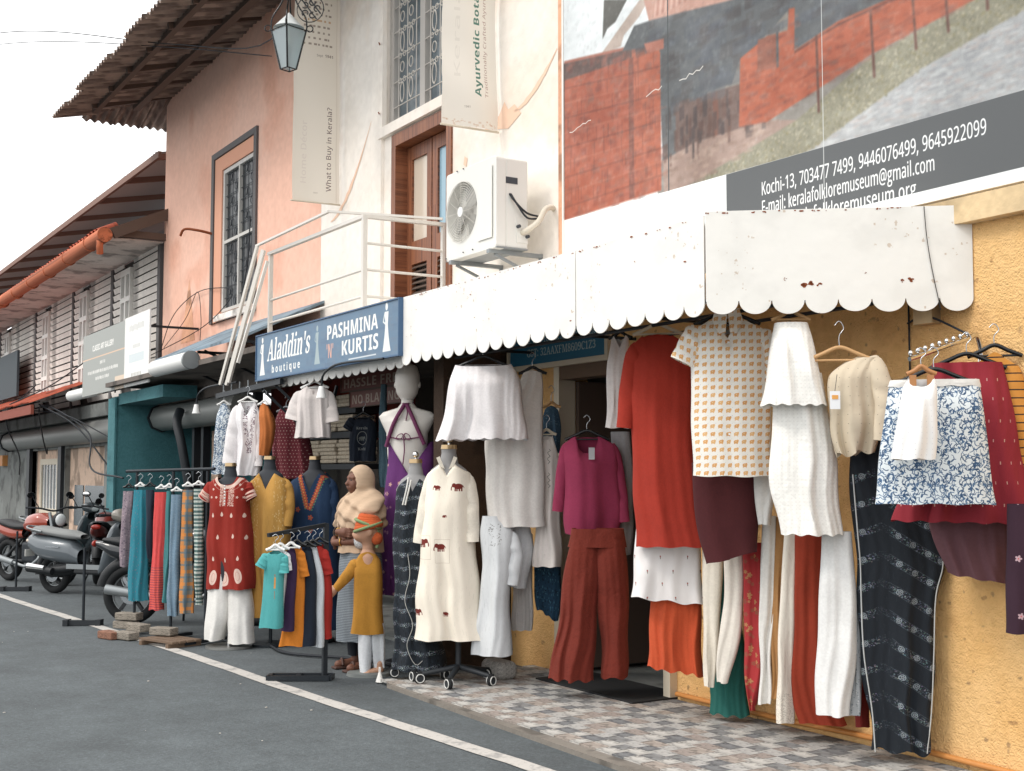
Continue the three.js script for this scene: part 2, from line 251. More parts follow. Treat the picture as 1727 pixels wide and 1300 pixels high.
    { // courses of the printed walls, then the softness of a large print
      for (let i = 1; i < 10; i++) line([[-7.73, 4.55 - i * .115], [-6.9, 4.42 - i * .1], [-6.54, 4.37 - i * .094]], i % 2 ? 'rgba(84,50,42,.5)' : 'rgba(196,140,120,.35)', 3);
      for (let i = 0; i < 60; i++) { const x = rr(-7.7, -6.58), k = Math.floor(rnd() * 9), y = 4.54 - k * .11 - (x + 7.73) * .13; line([[x, y], [x, y - .1]], 'rgba(84,50,42,.4)', 3); }
      const id = c.getImageData(0, 0, w, h), D = id.data, T = new Uint8ClampedArray(D.length), R = 3;
      for (const [src, dst, st, n, m] of [[D, T, 4, w, h], [T, D, w * 4, h, w]]) for (let q = 0; q < m; q++) { const o = st === 4 ? q * w * 4 : q * 4; for (let i = 0; i < n; i++) for (let ch = 0; ch < 4; ch++) { let a = 0; for (let k = -R; k <= R; k++) a += src[o + clamp(i + k, 0, n - 1) * st + ch]; dst[o + i * st + ch] = a / (2 * R + 1); } }
      for (let i = 0; i < w * h; i++) { const x = i % w, y = Math.floor(i / w), nz = (PERM[(x * 7 + y * 131) & 4095] / 65536 - .5) * 10 + (vn(x / 26, y / 14, 4096, 3) - .5) * 14 + (vn(x / 160, y / 120, 4096, 5) - .5) * 30; for (let ch = 0; ch < 3; ch++) D[i * 4 + ch] = D[i * 4 + ch] * .96 + 5 + nz; }
      c.putImageData(id, 0, 0);
    }
    // bottom panels
    poly([[-7.735, 3.42], [-2.6, 3.345], [-2.6, 2.9], [-7.735, 2.9]], '#e4e8e8');
    poly([[-5.905, 3.392], [-2.6, 3.345], [-2.6, 2.985], [-5.905, 2.985]], '#55585a');
    c.fillStyle = '#eef0f0'; c.textBaseline = 'alphabetic'; const [tx, ty] = S(-5.59, 3.195);
    c.font = '46px sans-serif'; const put = (s, y, wid) => { const m = c.measureText(s).width; c.save(); c.translate(tx, ty + y); c.scale(wid / m, 1); c.fillText(s, 0, 0); c.restore(); };
    put('Kochi-13, 703477 7499, 9446076499, 9645922099', 0, 648); put('E-mail: keralafolkloremuseum@gmail.com', 46, 520); put('www.keralafolkloremuseum.org', 90, 470);
    // tears showing the white backing
    c.strokeStyle = '#d8d4cd'; c.lineWidth = 2.5; for (const [x, y, n] of [[-7.66, 4.08, 9], [-6.72, 4.11, 6], [-6.36, 4.12, 8]]) { c.beginPath(); for (let i = 0; i < n; i++) { const [a, b] = S(x + i * .035, y + i * .004 + rr(-.012, .012)); i ? c.lineTo(a, b) : c.moveTo(a, b); } c.stroke(); }
    line([[-6.47, 6.2], [-6.48, 3.4]], '#3f4446', 4); line([[-5.06, 6.2], [-5.07, 2.95]], '#c9cccb', 2);
  });
  t.wrapS = t.wrapT = THREE.ClampToEdgeWrapping;
  const p = thing('wall_poster', 'huge printed poster with red walls and white phone numbers above the awning', 'poster');
  part('print', bx(X0, X1, Y0, Y1, .02, .032), new THREE.MeshStandardMaterial({ map: sized(t, X1 - X0, Y1 - Y0, X0, Y0), roughness: .55 }), p);
  part('frame', [bx(X0 - .02, X0 - .002, Y0, Y1, .003, .04), bx(X0, X1, Y0 - .03, Y0 - .002, .003, .045)], M.white, p);
}
// ---------- awning ----------
{
  const a = thing('white_awning', 'white painted sheet metal awning with scalloped lower edge and rust specks', 'awning');
  function valance(L, n, y0, y1, dep) { // local x 0..L, scallops below y0
    const s = new THREE.Shape(); s.moveTo(0, y1); s.lineTo(0, y0); const w = L / n;
    for (let i = 0; i < n; i++) s.absellipse((i + .5) * w, y0, w * .485, dep * rr(.92, 1.06), Math.PI, 2 * Math.PI, false);
    s.lineTo(L, y1); s.closePath(); return new THREE.ExtrudeGeometry(s, { depth: .006, bevelEnabled: false, curveSegments: 12 });
  }
  const cuts = [-8.43, -7.28, -6.1, -4.925];
  for (let i = 0; i < 3; i++) part('valance_panel', valance(cuts[i + 1] - cuts[i] - .004, 7, 2.385, 2.838 + i * .003, .065).translate(cuts[i], 0, 1.046 + (i % 2) * .003), M.whitePaint, a);
  const d = part('valance_panel', valance(1.335, 8, 2.39, 2.862, .065), M.whitePaint, a); d.position.set(-4.92, 0, 1.05); d.rotation.y = Math.atan2(1.05, .83);
  part('roof_sheet', slab([[-11.4, .035], [-4.12, .035], [-4.93, 1.045], [-11.4, 1.045]], [], 0, .012).rotateX(Math.PI / 2).translate(0, 2.80, 0), M.white, a);
  part('frame', [rod([-8.4, 2.4, 1.02], [-4.95, 2.4, 1.02], .012), rod([-4.95, 2.4, 1.02], [-4.15, 2.42, .03], .012), rod([-8.4, 2.4, .6], [-4.6, 2.4, .6], .011), rod([-6.4, 2.38, .32], [-4.35, 2.38, .32], .011)], M.darkMetal, a);
  for (const x of [-8.1, -6.9, -5.9]) part('bracket', bar([x, 2.44, 1.02], [x, 2.44, .002], .02), M.darkMetal, a);
  const rustG = []; for (let i = 0; i < 60; i++) { const x = rr(-8.3, -4.95), top = rnd() < .85; rustG.push(new THREE.CircleGeometry(rr(.0015, .005), 7).scale(rr(1, 3), 1, 1).translate(x, top ? 2.834 - rr(0, .012) : rr(2.4, 2.8), 1.0565)); }
  part('rust_spots', rustG, M.rust, a).userData.kind = 'stuff';
  const r2 = []; for (const [t, y, s] of [[.37, 2.47, .02], [.4, 2.475, .016], [.43, 2.47, .012], [.74, 2.48, .012], [.77, 2.485, .014], [.3, 2.5, .005], [.6, 2.53, .004]]) for (let k = 0; k < 6; k++) r2.push(new THREE.CircleGeometry(s * rr(.15, .5), 7).scale(rr(1, 2), 1, 1).translate(t * 1.335 + rr(-.01, .01), y + rr(-.008, .008), .0075));
  for (let i = 0; i < 24; i++) r2.push(new THREE.CircleGeometry(rr(.002, .005), 6).scale(rr(1, 3), 1, 1).translate(rr(0, 1.0), 2.858 - rr(0, .008), .0075));
  const r2m = part('rust_spots', r2, M.rust, a); r2m.userData.kind = 'stuff'; r2m.position.copy(d.position); r2m.rotation.copy(d.rotation);
  part('seam_wire', tube([[1.1, 2.86, .012], [1.11, 2.7, .014], [1.13, 2.55, .012], [1.17, 2.33, .012]], .0022, 20, 5), M.wire, d);
  // narrower awning behind the shop sign
  const b = thing('scalloped_valance', 'white scalloped metal valance hanging behind the blue shop sign', 'awning');
  part('valance_panel', valance(2.75, 17, 2.365, 2.78, .05).translate(-11.25, 0, .985), M.whitePaint, b);
}
// ---------- shop signs ----------
function signMat(w, h, draw, px = 300) { const t = canvasTex(Math.round(w * px), Math.round(h * px), draw); t.wrapS = t.wrapT = THREE.ClampToEdgeWrapping; return t; }
function board(o, x0, x1, y0, y1, z, draw, frameMat, px = 300, fr = .02) {
  const t = signMat(x1 - x0, y1 - y0, draw, px);
  part('panel', bx(x0, x1, y0, y1, z, z + .02), new THREE.MeshStandardMaterial({ map: sized(t, x1 - x0, y1 - y0, x0, y0), roughness: .5 }), o);
  if (frameMat) part('frame', [bx(x0 - fr, x1 + fr, y1 + .001, y1 + fr, z - .01, z + .03), bx(x0 - fr, x1 + fr, y0 - fr, y0 - .001, z - .01, z + .03), bx(x0 - fr, x0 - .001, y0, y1, z - .01, z + .03), bx(x1 + .001, x1 + fr, y0, y1, z - .01, z + .03)], frameMat, o);
}
function figure(c, x, y, s, col) { // small printed dress figure
  c.fillStyle = col; c.beginPath(); c.ellipse(x, y, s * .06, s * .08, 0, 0, 7); c.fill();
  c.beginPath(); c.moveTo(x - s * .09, y + s * .1); c.lineTo(x + s * .09, y + s * .1); c.lineTo(x + s * .06, y + s * .36); c.quadraticCurveTo(x + s * .1, y + s * .7, x + s * .2, y + s * .92); c.lineTo(x - s * .18, y + s * .92); c.quadraticCurveTo(x - s * .08, y + s * .6, x - s * .06, y + s * .36); c.closePath(); c.fill();
  c.strokeStyle = col; c.lineWidth = s * .035; c.beginPath(); c.moveTo(x - s * .08, y + s * .12); c.lineTo(x - s * .15, y + s * .3); c.lineTo(x - s * .04, y + s * .36); c.stroke();
}
{
  const o = thing('boutique_sign', 'blue shop sign with white lettering and dress figures beside the white awning', 'sign');
  board(o, -11.49, -8.415, 2.405, 2.825, 1.062, (c, w, h) => {
    c.fillStyle = '#5f7b94'; c.fillRect(0, 0, w, h);
    for (let i = 0; i < 500; i++) { c.fillStyle = ['rgba(120,140,160,.10)', 'rgba(60,84,110,.10)', 'rgba(130,120,120,.08)'][i % 3]; c.fillRect(rnd() * w, rnd() * h, rr(4, 60), rr(2, 20)); }
    figure(c, w * .05, h * .12, h * .86, '#eceae4'); figure(c, w * .485, h * .16, h * .8, '#9fb0b4'); figure(c, w * .93, h * .08, h * .9, '#e8eae6');
    c.fillStyle = '#f2f1ec'; c.font = `italic bold ${h * .66}px serif`; c.save(); c.translate(w * .09, h * .62); c.scale(w * .34 / c.measureText("Aladdin's").width, 1); c.fillText("Aladdin's", 0, 0); c.restore();
    c.font = `bold ${h * .23}px sans-serif`; c.save(); c.translate(w * .13, h * .9); c.scale(w * .23 / c.measureText('b o u t i q u e').width, 1); c.fillText('b o u t i q u e', 0, 0); c.restore();
    c.font = `bold ${h * .4}px sans-serif`; c.save(); c.translate(w * .55, h * .44); c.scale(w * .33 / c.measureText('PASHMINA').width, 1); c.fillText('PASHMINA', 0, 0); c.restore();
    c.save(); c.translate(w * .55, h * .82); c.fillStyle = '#d9a593'; c.save(); c.scale(.7, 1); c.fillText("'N'", 0, 0); c.restore(); c.fillStyle = '#f2f1ec'; c.translate(w * .1, 0); c.scale(w * .235 / c.measureText('KURTIS').width, 1); c.fillText('KURTIS', 0, 0); c.restore();
    c.fillStyle = 'rgba(240,240,236,.8)'; c.fillRect(w * .7, h * .91, w * .17, h * .025);
  }, std('#3f5f80', .5), 330, .012);
}
{
  const o = thing('trade_sign', 'teal blue board with tax number in a cream frame over the doorway', 'sign');
  board(o, -8.44, -7.15, 2.35, 2.78, .06, (c, w, h) => {
    c.fillStyle = '#2a6e8e'; c.fillRect(0, 0, w, h); c.fillStyle = '#cdd5d2'; c.textAlign = 'center';
    c.font = `${h * .15}px serif`; c.fillText('7/396, JEW TOWN, MATTANCHERY', w * .52, h * .62, w * .86); c.font = `${h * .2}px serif`; c.fillText('GST: 32AAXFM8609C1Z3', w * .55, h * .86, w * .72);
  }, M.paleWood, 300, .04);
}
for (const [txt, y0, x0, x1, zz] of [['HASSLE FREE', 2.45, -13.25, -11.6, -.6], ['NO BLARING', 2.26, -13.0, -11.7, -.6]]) {
  const o = thing('painted_board', `red board lettered ${txt} in faded capitals inside the shop`, 'sign');
  board(o, x0, x1, y0, y0 + .17, zz, (c, w, h) => { c.fillStyle = '#6d3428'; c.fillRect(0, 0, w, h); c.fillStyle = '#a89484'; c.font = `bold ${h * .8}px sans-serif`; c.save(); c.translate(w * .03, h * .8); c.scale(w * .94 / c.measureText(txt).width, 1); c.fillText(txt, 0, 0); c.restore(); }, M.darkWood, 260, .01);
}
{
  const o = thing('gallery_sign', 'grey and white gallery sign board hung over the teal pillar', 'sign');
  board(o, -20.0, -17.5, 2.7, 3.64, .8, (c, w, h) => {
    c.fillStyle = '#9a9d98'; c.fillRect(0, 0, w, h); c.fillStyle = '#f0eee8'; c.textAlign = 'center'; c.font = `bold ${h * .13}px sans-serif`; c.fillText('CLASSIC ART GALLERY', w * .5, h * .3, w * .8);
    c.fillStyle = '#d9b79a'; c.fillRect(0, h * .4, w, h * .02); c.fillStyle = '#e6e4de'; for (const [a, b, y] of [[.44, .56, .48], [.14, .86, .61], [.34, .66, .72]]) for (let x = a; x < b; x += .022) c.fillRect(w * x, h * (y + rr(0, .01)), w * rr(.008, .016), h * .05); c.fillStyle = '#d8c4ae'; c.fillRect(w * .8, h * .8, w * .2, h * .2);
  }, null, 220);
  board(o, -17.495, -16.25, 2.7, 3.66, .8, (c, w, h) => { c.fillStyle = '#e9e8e4'; c.fillRect(0, 0, w, h); c.fillStyle = '#c4c4c0'; c.textAlign = 'center'; for (let x = .2; x < .8; x += .05) c.fillRect(w * x, h * rr(.12, .15), w * .03, h * .08); for (let x = .35; x < .65; x += .05) c.fillRect(w * x, h * .42, w * .03, h * .05); c.fillStyle = '#cfd8da'; c.fillRect(w * .2, h * .55, w * .6, h * .12); c.fillStyle = '#b9b9b4'; for (let x = .3; x < .7; x += .06) c.fillRect(w * x, h * .82, w * .04, h * .05); }, null, 220);
  part('bracket', [bar([-19.5, 3.5, .79], [-19.5, 3.5, .0], .03), bar([-16.8, 3.5, .79], [-16.8, 3.5, .0], .03), rod([-18, 2.66, .81], [-18, 2.72, .81], .012)], M.darkMetal, o);
}

// ---------- cream building with balcony door ----------
const bCream = thing('cream_building', 'cream plastered upper storey with wooden balcony door and grilled fanlight', 'building');
part('wall', slab([[-12.52, 2.803], [-9.2, 2.803], [-7.85, 2.803], [-7.85, 8], [-12.52, 8]], [rectPts(-10.75, -9.55, 2.86, 4.78), rectPts(-10.93, -9.5, 4.86, 6.5)], -.25, 0), M.cream, bCream);
{ // salmon arcs where the outer paint has flaked
  const arc = (x0, y0, x1, y1, w) => { const s = new THREE.Shape(), n = 22, up = [], dn = []; for (let i = 0; i <= n; i++) { const t = i / n, x = lerp(x0, x1, t), y = lerp(y0, y1, Math.pow(t, 1.7)); const k = w * Math.sin(Math.PI * clamp(t * 1.05, 0, 1)) * rr(.6, 1.3) + .006; up.push([x, y + k]); dn.unshift([x, y - k]); } return new THREE.ShapeGeometry(shapeOf([...up, ...dn])); };
  for (const f of [arc(-12.25, 4.2, -11.25, 5.05, .03), arc(-8.5, 4.46, -7.87, 4.8, .022), new THREE.ShapeGeometry(shapeOf([[-8.98, 4.42], [-8.6, 4.34], [-8.4, 4.42], [-8.5, 4.52], [-8.6, 4.5], [-8.66, 4.58], [-8.75, 4.48], [-8.88, 4.52]])), new THREE.ShapeGeometry(shapeOf([[-9.35, 4.2], [-9.3, 4.17], [-9.28, 4.24], [-9.33, 4.27]]))]) part('flaked_paint', f.translate(0, 0, .004), M.flake, bCream);
  part('pilaster', bx(-11.18, -10.95, 2.803, 8, .0, .035), M.cream, bCream);
  part('window_reveal', slab(rectPts(-11.0, -9.43, 4.8, 6.56), [rectPts(-10.9, -9.53, 4.9, 6.46)], .002, .05), M.cream, bCream);
}
{
  const d = part('door_frame', slab(rectPts(-10.75, -9.55, 2.86, 4.78), [rectPts(-10.66, -9.64, 2.862, 4.66)], -.22, .02), M.wood, bCream);
  for (const [x0, x1, ang] of [[-10.66, -10.16, 0], [-10.14, -9.64, 0]]) {
    const l = part('door_leaf', slab(rectPts(x0, x1, 2.87, 4.65), [rectPts(x0 + .1, x1 - .09, 3.72, 4.52), rectPts(x0 + .1, x1 - .09, 2.95, 3.5)], -.16, -.11), M.wood, bCream);
    part('pane', bx(x0 + .1, x1 - .09, 3.72, 4.52, -.14, -.132), std(x0 < -10.5 ? '#cdbfae' : '#8fb0c0', .12), l);
    for (let i = 0; i < 11; i++) { const g = cb(x1 - x0 - .19, .008, .05); g.rotateX(.7).translate((x0 + x1) / 2 + .005, 2.975 + i * .05, -.13); part('louvre', g, M.darkWood, l); }
  }
  part('backing', bx(-10.7, -9.6, 2.86, 4.75, -.24, -.2), M.inside, bCream);
}
{
  const o = part('fanlight', slab(rectPts(-10.91, -9.52, 4.88, 6.48), [rectPts(-10.83, -10.27, 4.96, 6.42), rectPts(-10.17, -9.6, 4.96, 6.42)], -.12, -.04), std('#b9b4ae', .6), bCream);
  part('backing', bx(-10.9, -9.53, 4.88, 6.48, -.24, -.2), M.inside, bCream);
  for (const [x0, x1] of [[-10.83, -10.27], [-10.17, -9.6]]) {
    part('pane', bx(x0, x1, 4.96, 6.42, -.115, -.11), std('#6f7a80', .25), o);
    const gm = std('#c9c3bb', .5), vb = [], sc = [];
    for (let i = 0; i < 3; i++) vb.push(rod([lerp(x0, x1, (i + .5) / 3), 4.96, -.05], [lerp(x0, x1, (i + .5) / 3), 6.42, -.05], .006, .006, 6));
    for (let i = 0; i < 6; i++) vb.push(rod([x0, 5.08 + i * .25, -.045], [x1, 5.08 + i * .25, -.045], .006, .006, 6));
    for (let c = 0; c < 2; c++) for (let i = 0; i < 5; i++) { const cx = lerp(x0, x1, (c + 1) / 3), cy = 5.2 + i * .25; sc.push(new THREE.TorusGeometry(.05, .006, 5, 18).scale(.8, i % 2 ? 1 : 1.9, 1).translate(cx, cy, -.04)); for (const s of [-1, 1]) sc.push(new THREE.TorusGeometry(.025, .005, 5, 12).translate(cx + s * .045, cy + .12, -.04)); }
    part('grille_bars', vb, gm, o); part('grille_scrolls', sc, gm, o);
  }
  part('hook', [rod([-10.97, 5.75, .05], [-10.9, 5.74, .09], .006), rod([-10.97, 5.05, .05], [-10.9, 5.04, .09], .006)], M.rust, bCream);
}
{
  const slabB = part('balcony_slab', bx(-11.95, -9.62, 2.66, 2.78, .003, .84), M.cream, bCream);
  const r = thing('balcony_railing', 'off-white steel balcony railing with round bars in front of the wooden door', 'railing');
  const P = (x, y, z) => [x, y, z];
  part('top_rail', [bar(P(-11.95, 3.73, .8), P(-9.64, 3.71, .8), .045, .03), bar(P(-9.66, 3.71, .8), P(-9.66, 3.72, .004), .045, .03), bar(P(-12.05, 3.82, .9), P(-10.2, 3.84, .9), .03, .02), bar(P(-10.2, 3.84, .9), P(-9.62, 3.76, .06), .03, .02)], M.railPaint, r);
  for (const [x, z] of [[-11.9, .8], [-9.66, .8], [-9.66, .03]]) part('post', bar(P(x, 2.78, z), P(x, 3.71, z), .04), M.railPaint, r);
  for (const y of [3.02, 3.25, 3.48]) { part('bar', rod(P(-9.66, y, .8), P(-9.66, y, .03), .012), M.railPaint, r); if (y < 3.3) part('bar', rod(P(-11.9, y, .8), P(-9.66, y, .8), .012), M.railPaint, r); }
  const s = thing('leaning_poles', 'bundle of pale steel poles leaning from the balcony rail down past the sign', 'poles');
  for (const [x0, y0, z0, x1, y1, z1] of [[-11.97, 3.8, .92, -12.45, 2.42, 1.12], [-11.8, 3.74, .92, -12.2, 2.4, 1.14], [-11.72, 3.72, .94, -12.1, 2.42, 1.15], [-11.62, 3.6, .94, -11.86, 2.6, 1.14]]) part('pole', bar([x0, y0, z0], [x1, y1, z1], .03), M.railPaint, s);
}
function acUnit() {
  const o = thing('air_conditioner', 'off-white outdoor air conditioner with round fan grille on wall brackets', 'air conditioner', [-8.4, 3.22, .33]);
  const W = .78, H = .7, D = .3;
  part('casing', rb(W, H, D - .09, .02, 0, H / 2, -.045, 2), M.acBody, o);
  const fs = new THREE.Shape(); { const r = .03, x = W / 2; fs.moveTo(-x + r, 0); fs.lineTo(x - r, 0); fs.quadraticCurveTo(x, 0, x, r); fs.lineTo(x, H - r); fs.quadraticCurveTo(x, H, x - r, H); fs.lineTo(-x + r, H); fs.quadraticCurveTo(-x, H, -x, H - r); fs.lineTo(-x, r); fs.quadraticCurveTo(-x, 0, -x + r, 0); const hp = new THREE.Path(); hp.absarc(-.14, .36, .245, 0, 6.2832, true); fs.holes.push(hp); }
  part('front_shell', new THREE.ExtrudeGeometry(fs, { depth: .076, bevelEnabled: true, bevelSize: .006, bevelThickness: .006, bevelSegments: 2, curveSegments: 40 }).translate(0, 0, D / 2 - .088), M.acBody, o);
  const fm = std('#9a9a96', .5), gr = part('fan', [cyl(.05, .05, .04, 0, 0, 0, 20).rotateX(Math.PI / 2).translate(-.14, .36, D / 2 - .06), ...[0, 1, 2].map(i => { const g = new THREE.CylinderGeometry(.22, .22, .006, 20, 1, false, 0, 1.3); return g.rotateX(Math.PI / 2).rotateX(.12).rotateZ(i * 2.094).translate(-.14, .36, D / 2 - .06); })], fm, o);
  const rings = []; for (let i = 2; i < 14; i++) rings.push(new THREE.TorusGeometry(.0185 * i, .0026, 4, 40).translate(-.14, .36, D / 2 + .002));
  for (let i = 0; i < 12; i++) { const a = i / 12 * Math.PI * 2; rings.push(rod([-.14 + Math.cos(a) * .03, .36 + Math.sin(a) * .03, D / 2], [-.14 + Math.cos(a) * .25, .36 + Math.sin(a) * .25, D / 2], .0024, .0024, 4)); }
  part('fan_grille', rings, std('#cfcbc3', .5), o); part('grille_badge', cyl(.04, .04, .01, 0, 0, 0, 24).rotateX(Math.PI / 2).translate(-.14, .36, D / 2 + .004), M.plasticWhite, o);
  part('front_panel', bx(.13, .35, .08, .64, D / 2 + .001, D / 2 + .005), M.acBody, o);
  part('side_vent', bx(W / 2 - .004, W / 2 + .004, .5, .55, -.05, .06), M.acDark, o);
  part('valve_plate', bx(W / 2 - .004, W / 2 + .006, .05, .24, -.14, -.04), M.acBody, o);
  part('cable', [tube([[W / 2, .42, .02], [W / 2 + .04, .36, 0], [W / 2 + .03, .28, -.12], [W / 2 + .05, .26, -.22]], .008, 20, 6), tube([[W / 2, .42, .01], [W / 2 + .05, .33, -.02], [W / 2 + .04, .24, -.12], [W / 2 + .06, .25, -.24]], .008, 20, 6)], M.wire, o);
  part('pipe', tube([[W / 2, .13, -.09], [W / 2 + .06, .14, -.1], [W / 2 + .12, .2, -.16], [W / 2 + .13, .3, -.22], [W / 2 + .1, .33, -.3], [W / 2 + .06, .32, -.36]], .022, 30, 10), std('#d3cbbb', .8), o);
  for (const z of [-.02, -.06, -.1]) part('valve', cyl(.014, .014, .03, 0, 0, 0, 8).rotateZ(Math.PI / 2).translate(W / 2 + .018, .1 + (z + .1) * .9, z - .03), M.acDark, o);
  for (const x of [-.3, .3]) part('bracket', [bx(x - .02, x + .02, -.035, -.005, -.327, .16), bx(x - .015, x + .015, -.2, -.036, -.327, -.31), bar([x, -.04, .1], [x, -.2, -.32], .02)], M.greyMetal, o);
  part('base_tray', bx(-.4, .4, -.004, .004, -.14, .14), M.greyMetal, o);
  const dots = []; for (const [x, y] of [[-.38, .02], [-.1, .03], [.05, .03], [-.2, .7], [-.1, .7]]) dots.push(sph(.006, x, y, D / 2 + .002)); part('screws', dots, M.acDark, o);
}
acUnit();
function clothBanner(name, label, x, w, y0, y1, z, turn, draw, wave, sd) { // hangs out from the wall like a flag
  const h = y1 - y0, o = thing(name, label, 'banner', [x, 0, z], turn), t = canvasTex(Math.round(w * 560), Math.round(h * 560), draw); t.wrapS = t.wrapT = THREE.ClampToEdgeWrapping;
  const g = new THREE.PlaneGeometry(w, h, 16, 60), p = g.attributes.position;
  for (let i = 0; i < p.count; i++) { const x = p.getX(i), y = p.getY(i), k = clamp(.5 - y / h); p.setZ(i, wave * (.35 + k) * (Math.sin(x * 9 + sd + y * 1.2) * .6 + Math.sin(y * 5 + sd * 3) * .3 + Math.sin(y * 11 + x * 6) * .12)); }
  g.computeVertexNormals(); g.translate(0, (y0 + y1) / 2, 0);
  part('cloth', g, dbl(new THREE.MeshStandardMaterial({ map: t, roughness: .8 })), o);
  part('rod', rod([-w / 2 - .02, y0 - .005, 0], [w / 2 + .02, y0 - .005, 0], .009), std('#cfc4b2', .7), o); part('bracket', rod([-w / 2 - .02, y1 + .01, 0], [w / 2 + .05, y1 + .01, 0], .012), M.darkMetal, o);
  return o;
}
const vtxt = (c, s, x, y, f, col, len) => { c.save(); c.translate(x, y); c.rotate(-Math.PI / 2); c.fillStyle = col; c.font = f; const m = c.measureText(s).width; c.scale(len / m, 1); c.fillText(s, 0, 0); c.restore(); };
clothBanner('hanging_banner', 'long pale banner reading What to Buy in Kerala beside the lantern', -11.98, .5, 4.33, 7.0, .29, 86, (c, w, h) => {
  c.fillStyle = '#e4dcd0'; c.fillRect(0, 0, w, h); c.fillStyle = '#d8cec0'; c.fillRect(w * .92, 0, w * .02, h);
  vtxt(c, 'What to Buy in Kerala?', w * .82, h * .955, `${w * .14}px sans-serif`, '#5e4a4a', h * .335); vtxt(c, 'Home Décor', w * .3, h * .93, `${w * .16}px sans-serif`, '#d9cfc6', h * .25);
  c.fillStyle = '#8d8078'; c.font = `bold ${w * .09}px sans-serif`; c.textAlign = 'right'; c.fillText('1941', w * .86, h * .42); c.font = `${w * .07}px sans-serif`; c.fillText('Sept', w * .62, h * .42);
  for (let i = 0; i < 8; i++) for (let x = .2; x < .8; x += rr(.07, .13)) { c.fillStyle = i === 3 ? '#c8a684' : '#9c8f84'; c.fillRect(w * x, h * (.2 + i * .024), w * rr(.03, .07), h * .008); }
  c.font = `${w * .045}px sans-serif`; c.fillStyle = '#a59a90'; c.textAlign = 'center'; c.fillText('1941', w * .5, h * .965);
}, .03, 1);
clothBanner('hanging_banner', 'sagging pale banner with green Ayurvedic Botanicals lettering above the air conditioner', -8.74, .5, 4.34, 6.9, .285, 88, (c, w, h) => {
  c.fillStyle = '#e2dcd2'; c.fillRect(0, 0, w, h);
  vtxt(c, 'Ayurvedic Botanicals', w * .66, h * .9, `bold ${w * .16}px sans-serif`, '#52776a', h * .47); vtxt(c, 'Traditionally Crafted Ayurvedic Products For', w * .8, h * .9, `${w * .09}px sans-serif`, '#a98f86', h * .56); vtxt(c, 'Kerala', w * .3, h * .85, `${w * .14}px sans-serif`, '#d8d2c8', h * .3);
  c.font = `${w * .05}px sans-serif`; c.fillStyle = '#8f857c'; c.textAlign = 'center'; c.fillText('1941', w * .42, h * .94);
  for (let i = 0; i < 40; i++) { c.fillStyle = 'rgba(190,150,120,.35)'; c.fillRect(rnd() * w, h * rr(.975, 1), rr(3, 14), rr(2, 9)); }
}, .04, 2.3);
{ // lantern on a scrolled bracket
  const o = thing('wall_lantern', 'black wrought iron hanging lantern with milky glass in front of the pink wall', 'lantern', [-11.1, 5.36, .95]);
  const cage = [], N = 4, rt = .17, rbm = .075, yt = .42, yb = .02;
  for (let i = 0; i < N; i++) { const a = i / N * 2 * Math.PI + .5, c = Math.cos(a), s = Math.sin(a), a2 = (i + 1) / N * 2 * Math.PI + .5, c2 = Math.cos(a2), s2 = Math.sin(a2);
    cage.push(rod([c * rt, yt, s * rt], [c * rbm, yb, s * rbm], .009), rod([c * rt, yt - .02, s * rt], [c2 * rt, yt - .02, s2 * rt], .005), rod([c * rbm, yb, s * rbm], [c2 * rbm, yb, s2 * rbm], .006));
    cage.push(tube([[c * rt, yt, s * rt], [c * rt * .95, yt + .1, s * rt * .95], [c * .08, yt + .24, s * .08], [c * .02, yt + .4, s * .02]], .008, 16, 5), new THREE.TorusGeometry(.03, .006, 5, 14).rotateY(-a).translate(c * (rt + .03), yt, s * (rt + .03)));
    const pane = new THREE.BufferGeometry(), q = .96; pane.setAttribute('position', new THREE.Float32BufferAttribute([c * rt * q, yt - .03, s * rt * q, c2 * rt * q, yt - .03, s2 * rt * q, c * rbm * q, yb + .01, s * rbm * q, c2 * rt * q, yt - .03, s2 * rt * q, c2 * rbm * q, yb + .01, s2 * rbm * q, c * rbm * q, yb + .01, s * rbm * q], 3)); pane.computeVertexNormals();
    part('pane', pane, dbl(new THREE.MeshPhysicalMaterial({ color: '#c9d6da', roughness: .35, transmission: .55, thickness: 0 })), o);
  }
  part('cage', cage, M.blackGloss, o); part('reflector', new THREE.ConeGeometry(.15, .16, 24, 1, true).translate(0, .5, 0), dbl(std('#dfe4e4', .35)), o); part('bulb', [sph(.035, 0, .3, 0, 1, 1.2, 1), cyl(.018, .018, .08, 0, .37, 0)], std('#e8e0cc', .3), o);
  const disc = []; disc.push(new THREE.TorusGeometry(.13, .005, 5, 30)); for (let i = 0; i < 5; i++) disc.push(new THREE.TorusGeometry(.028, .007, 5, 14, 4.6).rotateZ(i * 1.9).translate(Math.cos(i * 1.26) * .065, Math.sin(i * 1.26) * .065, 0)); disc.push(rod([-.09, .1, 0], [.06, -.1, 0], .007), rod([-.02, .11, 0], [.1, -.05, 0], .007));
  const dm = part('scroll_disc', disc, M.blackGloss, o); dm.position.set(.24, .56, -.12); dm.rotation.y = .9;
  part('bracket', [tube([[0, .82, 0], [.0, .95, -.3], [0, .98, -.6], [0, .9, -.94]], .012, 20, 6), rod([0, .8, 0], [0, .86, 0], .01)], M.blackGloss, o);
}
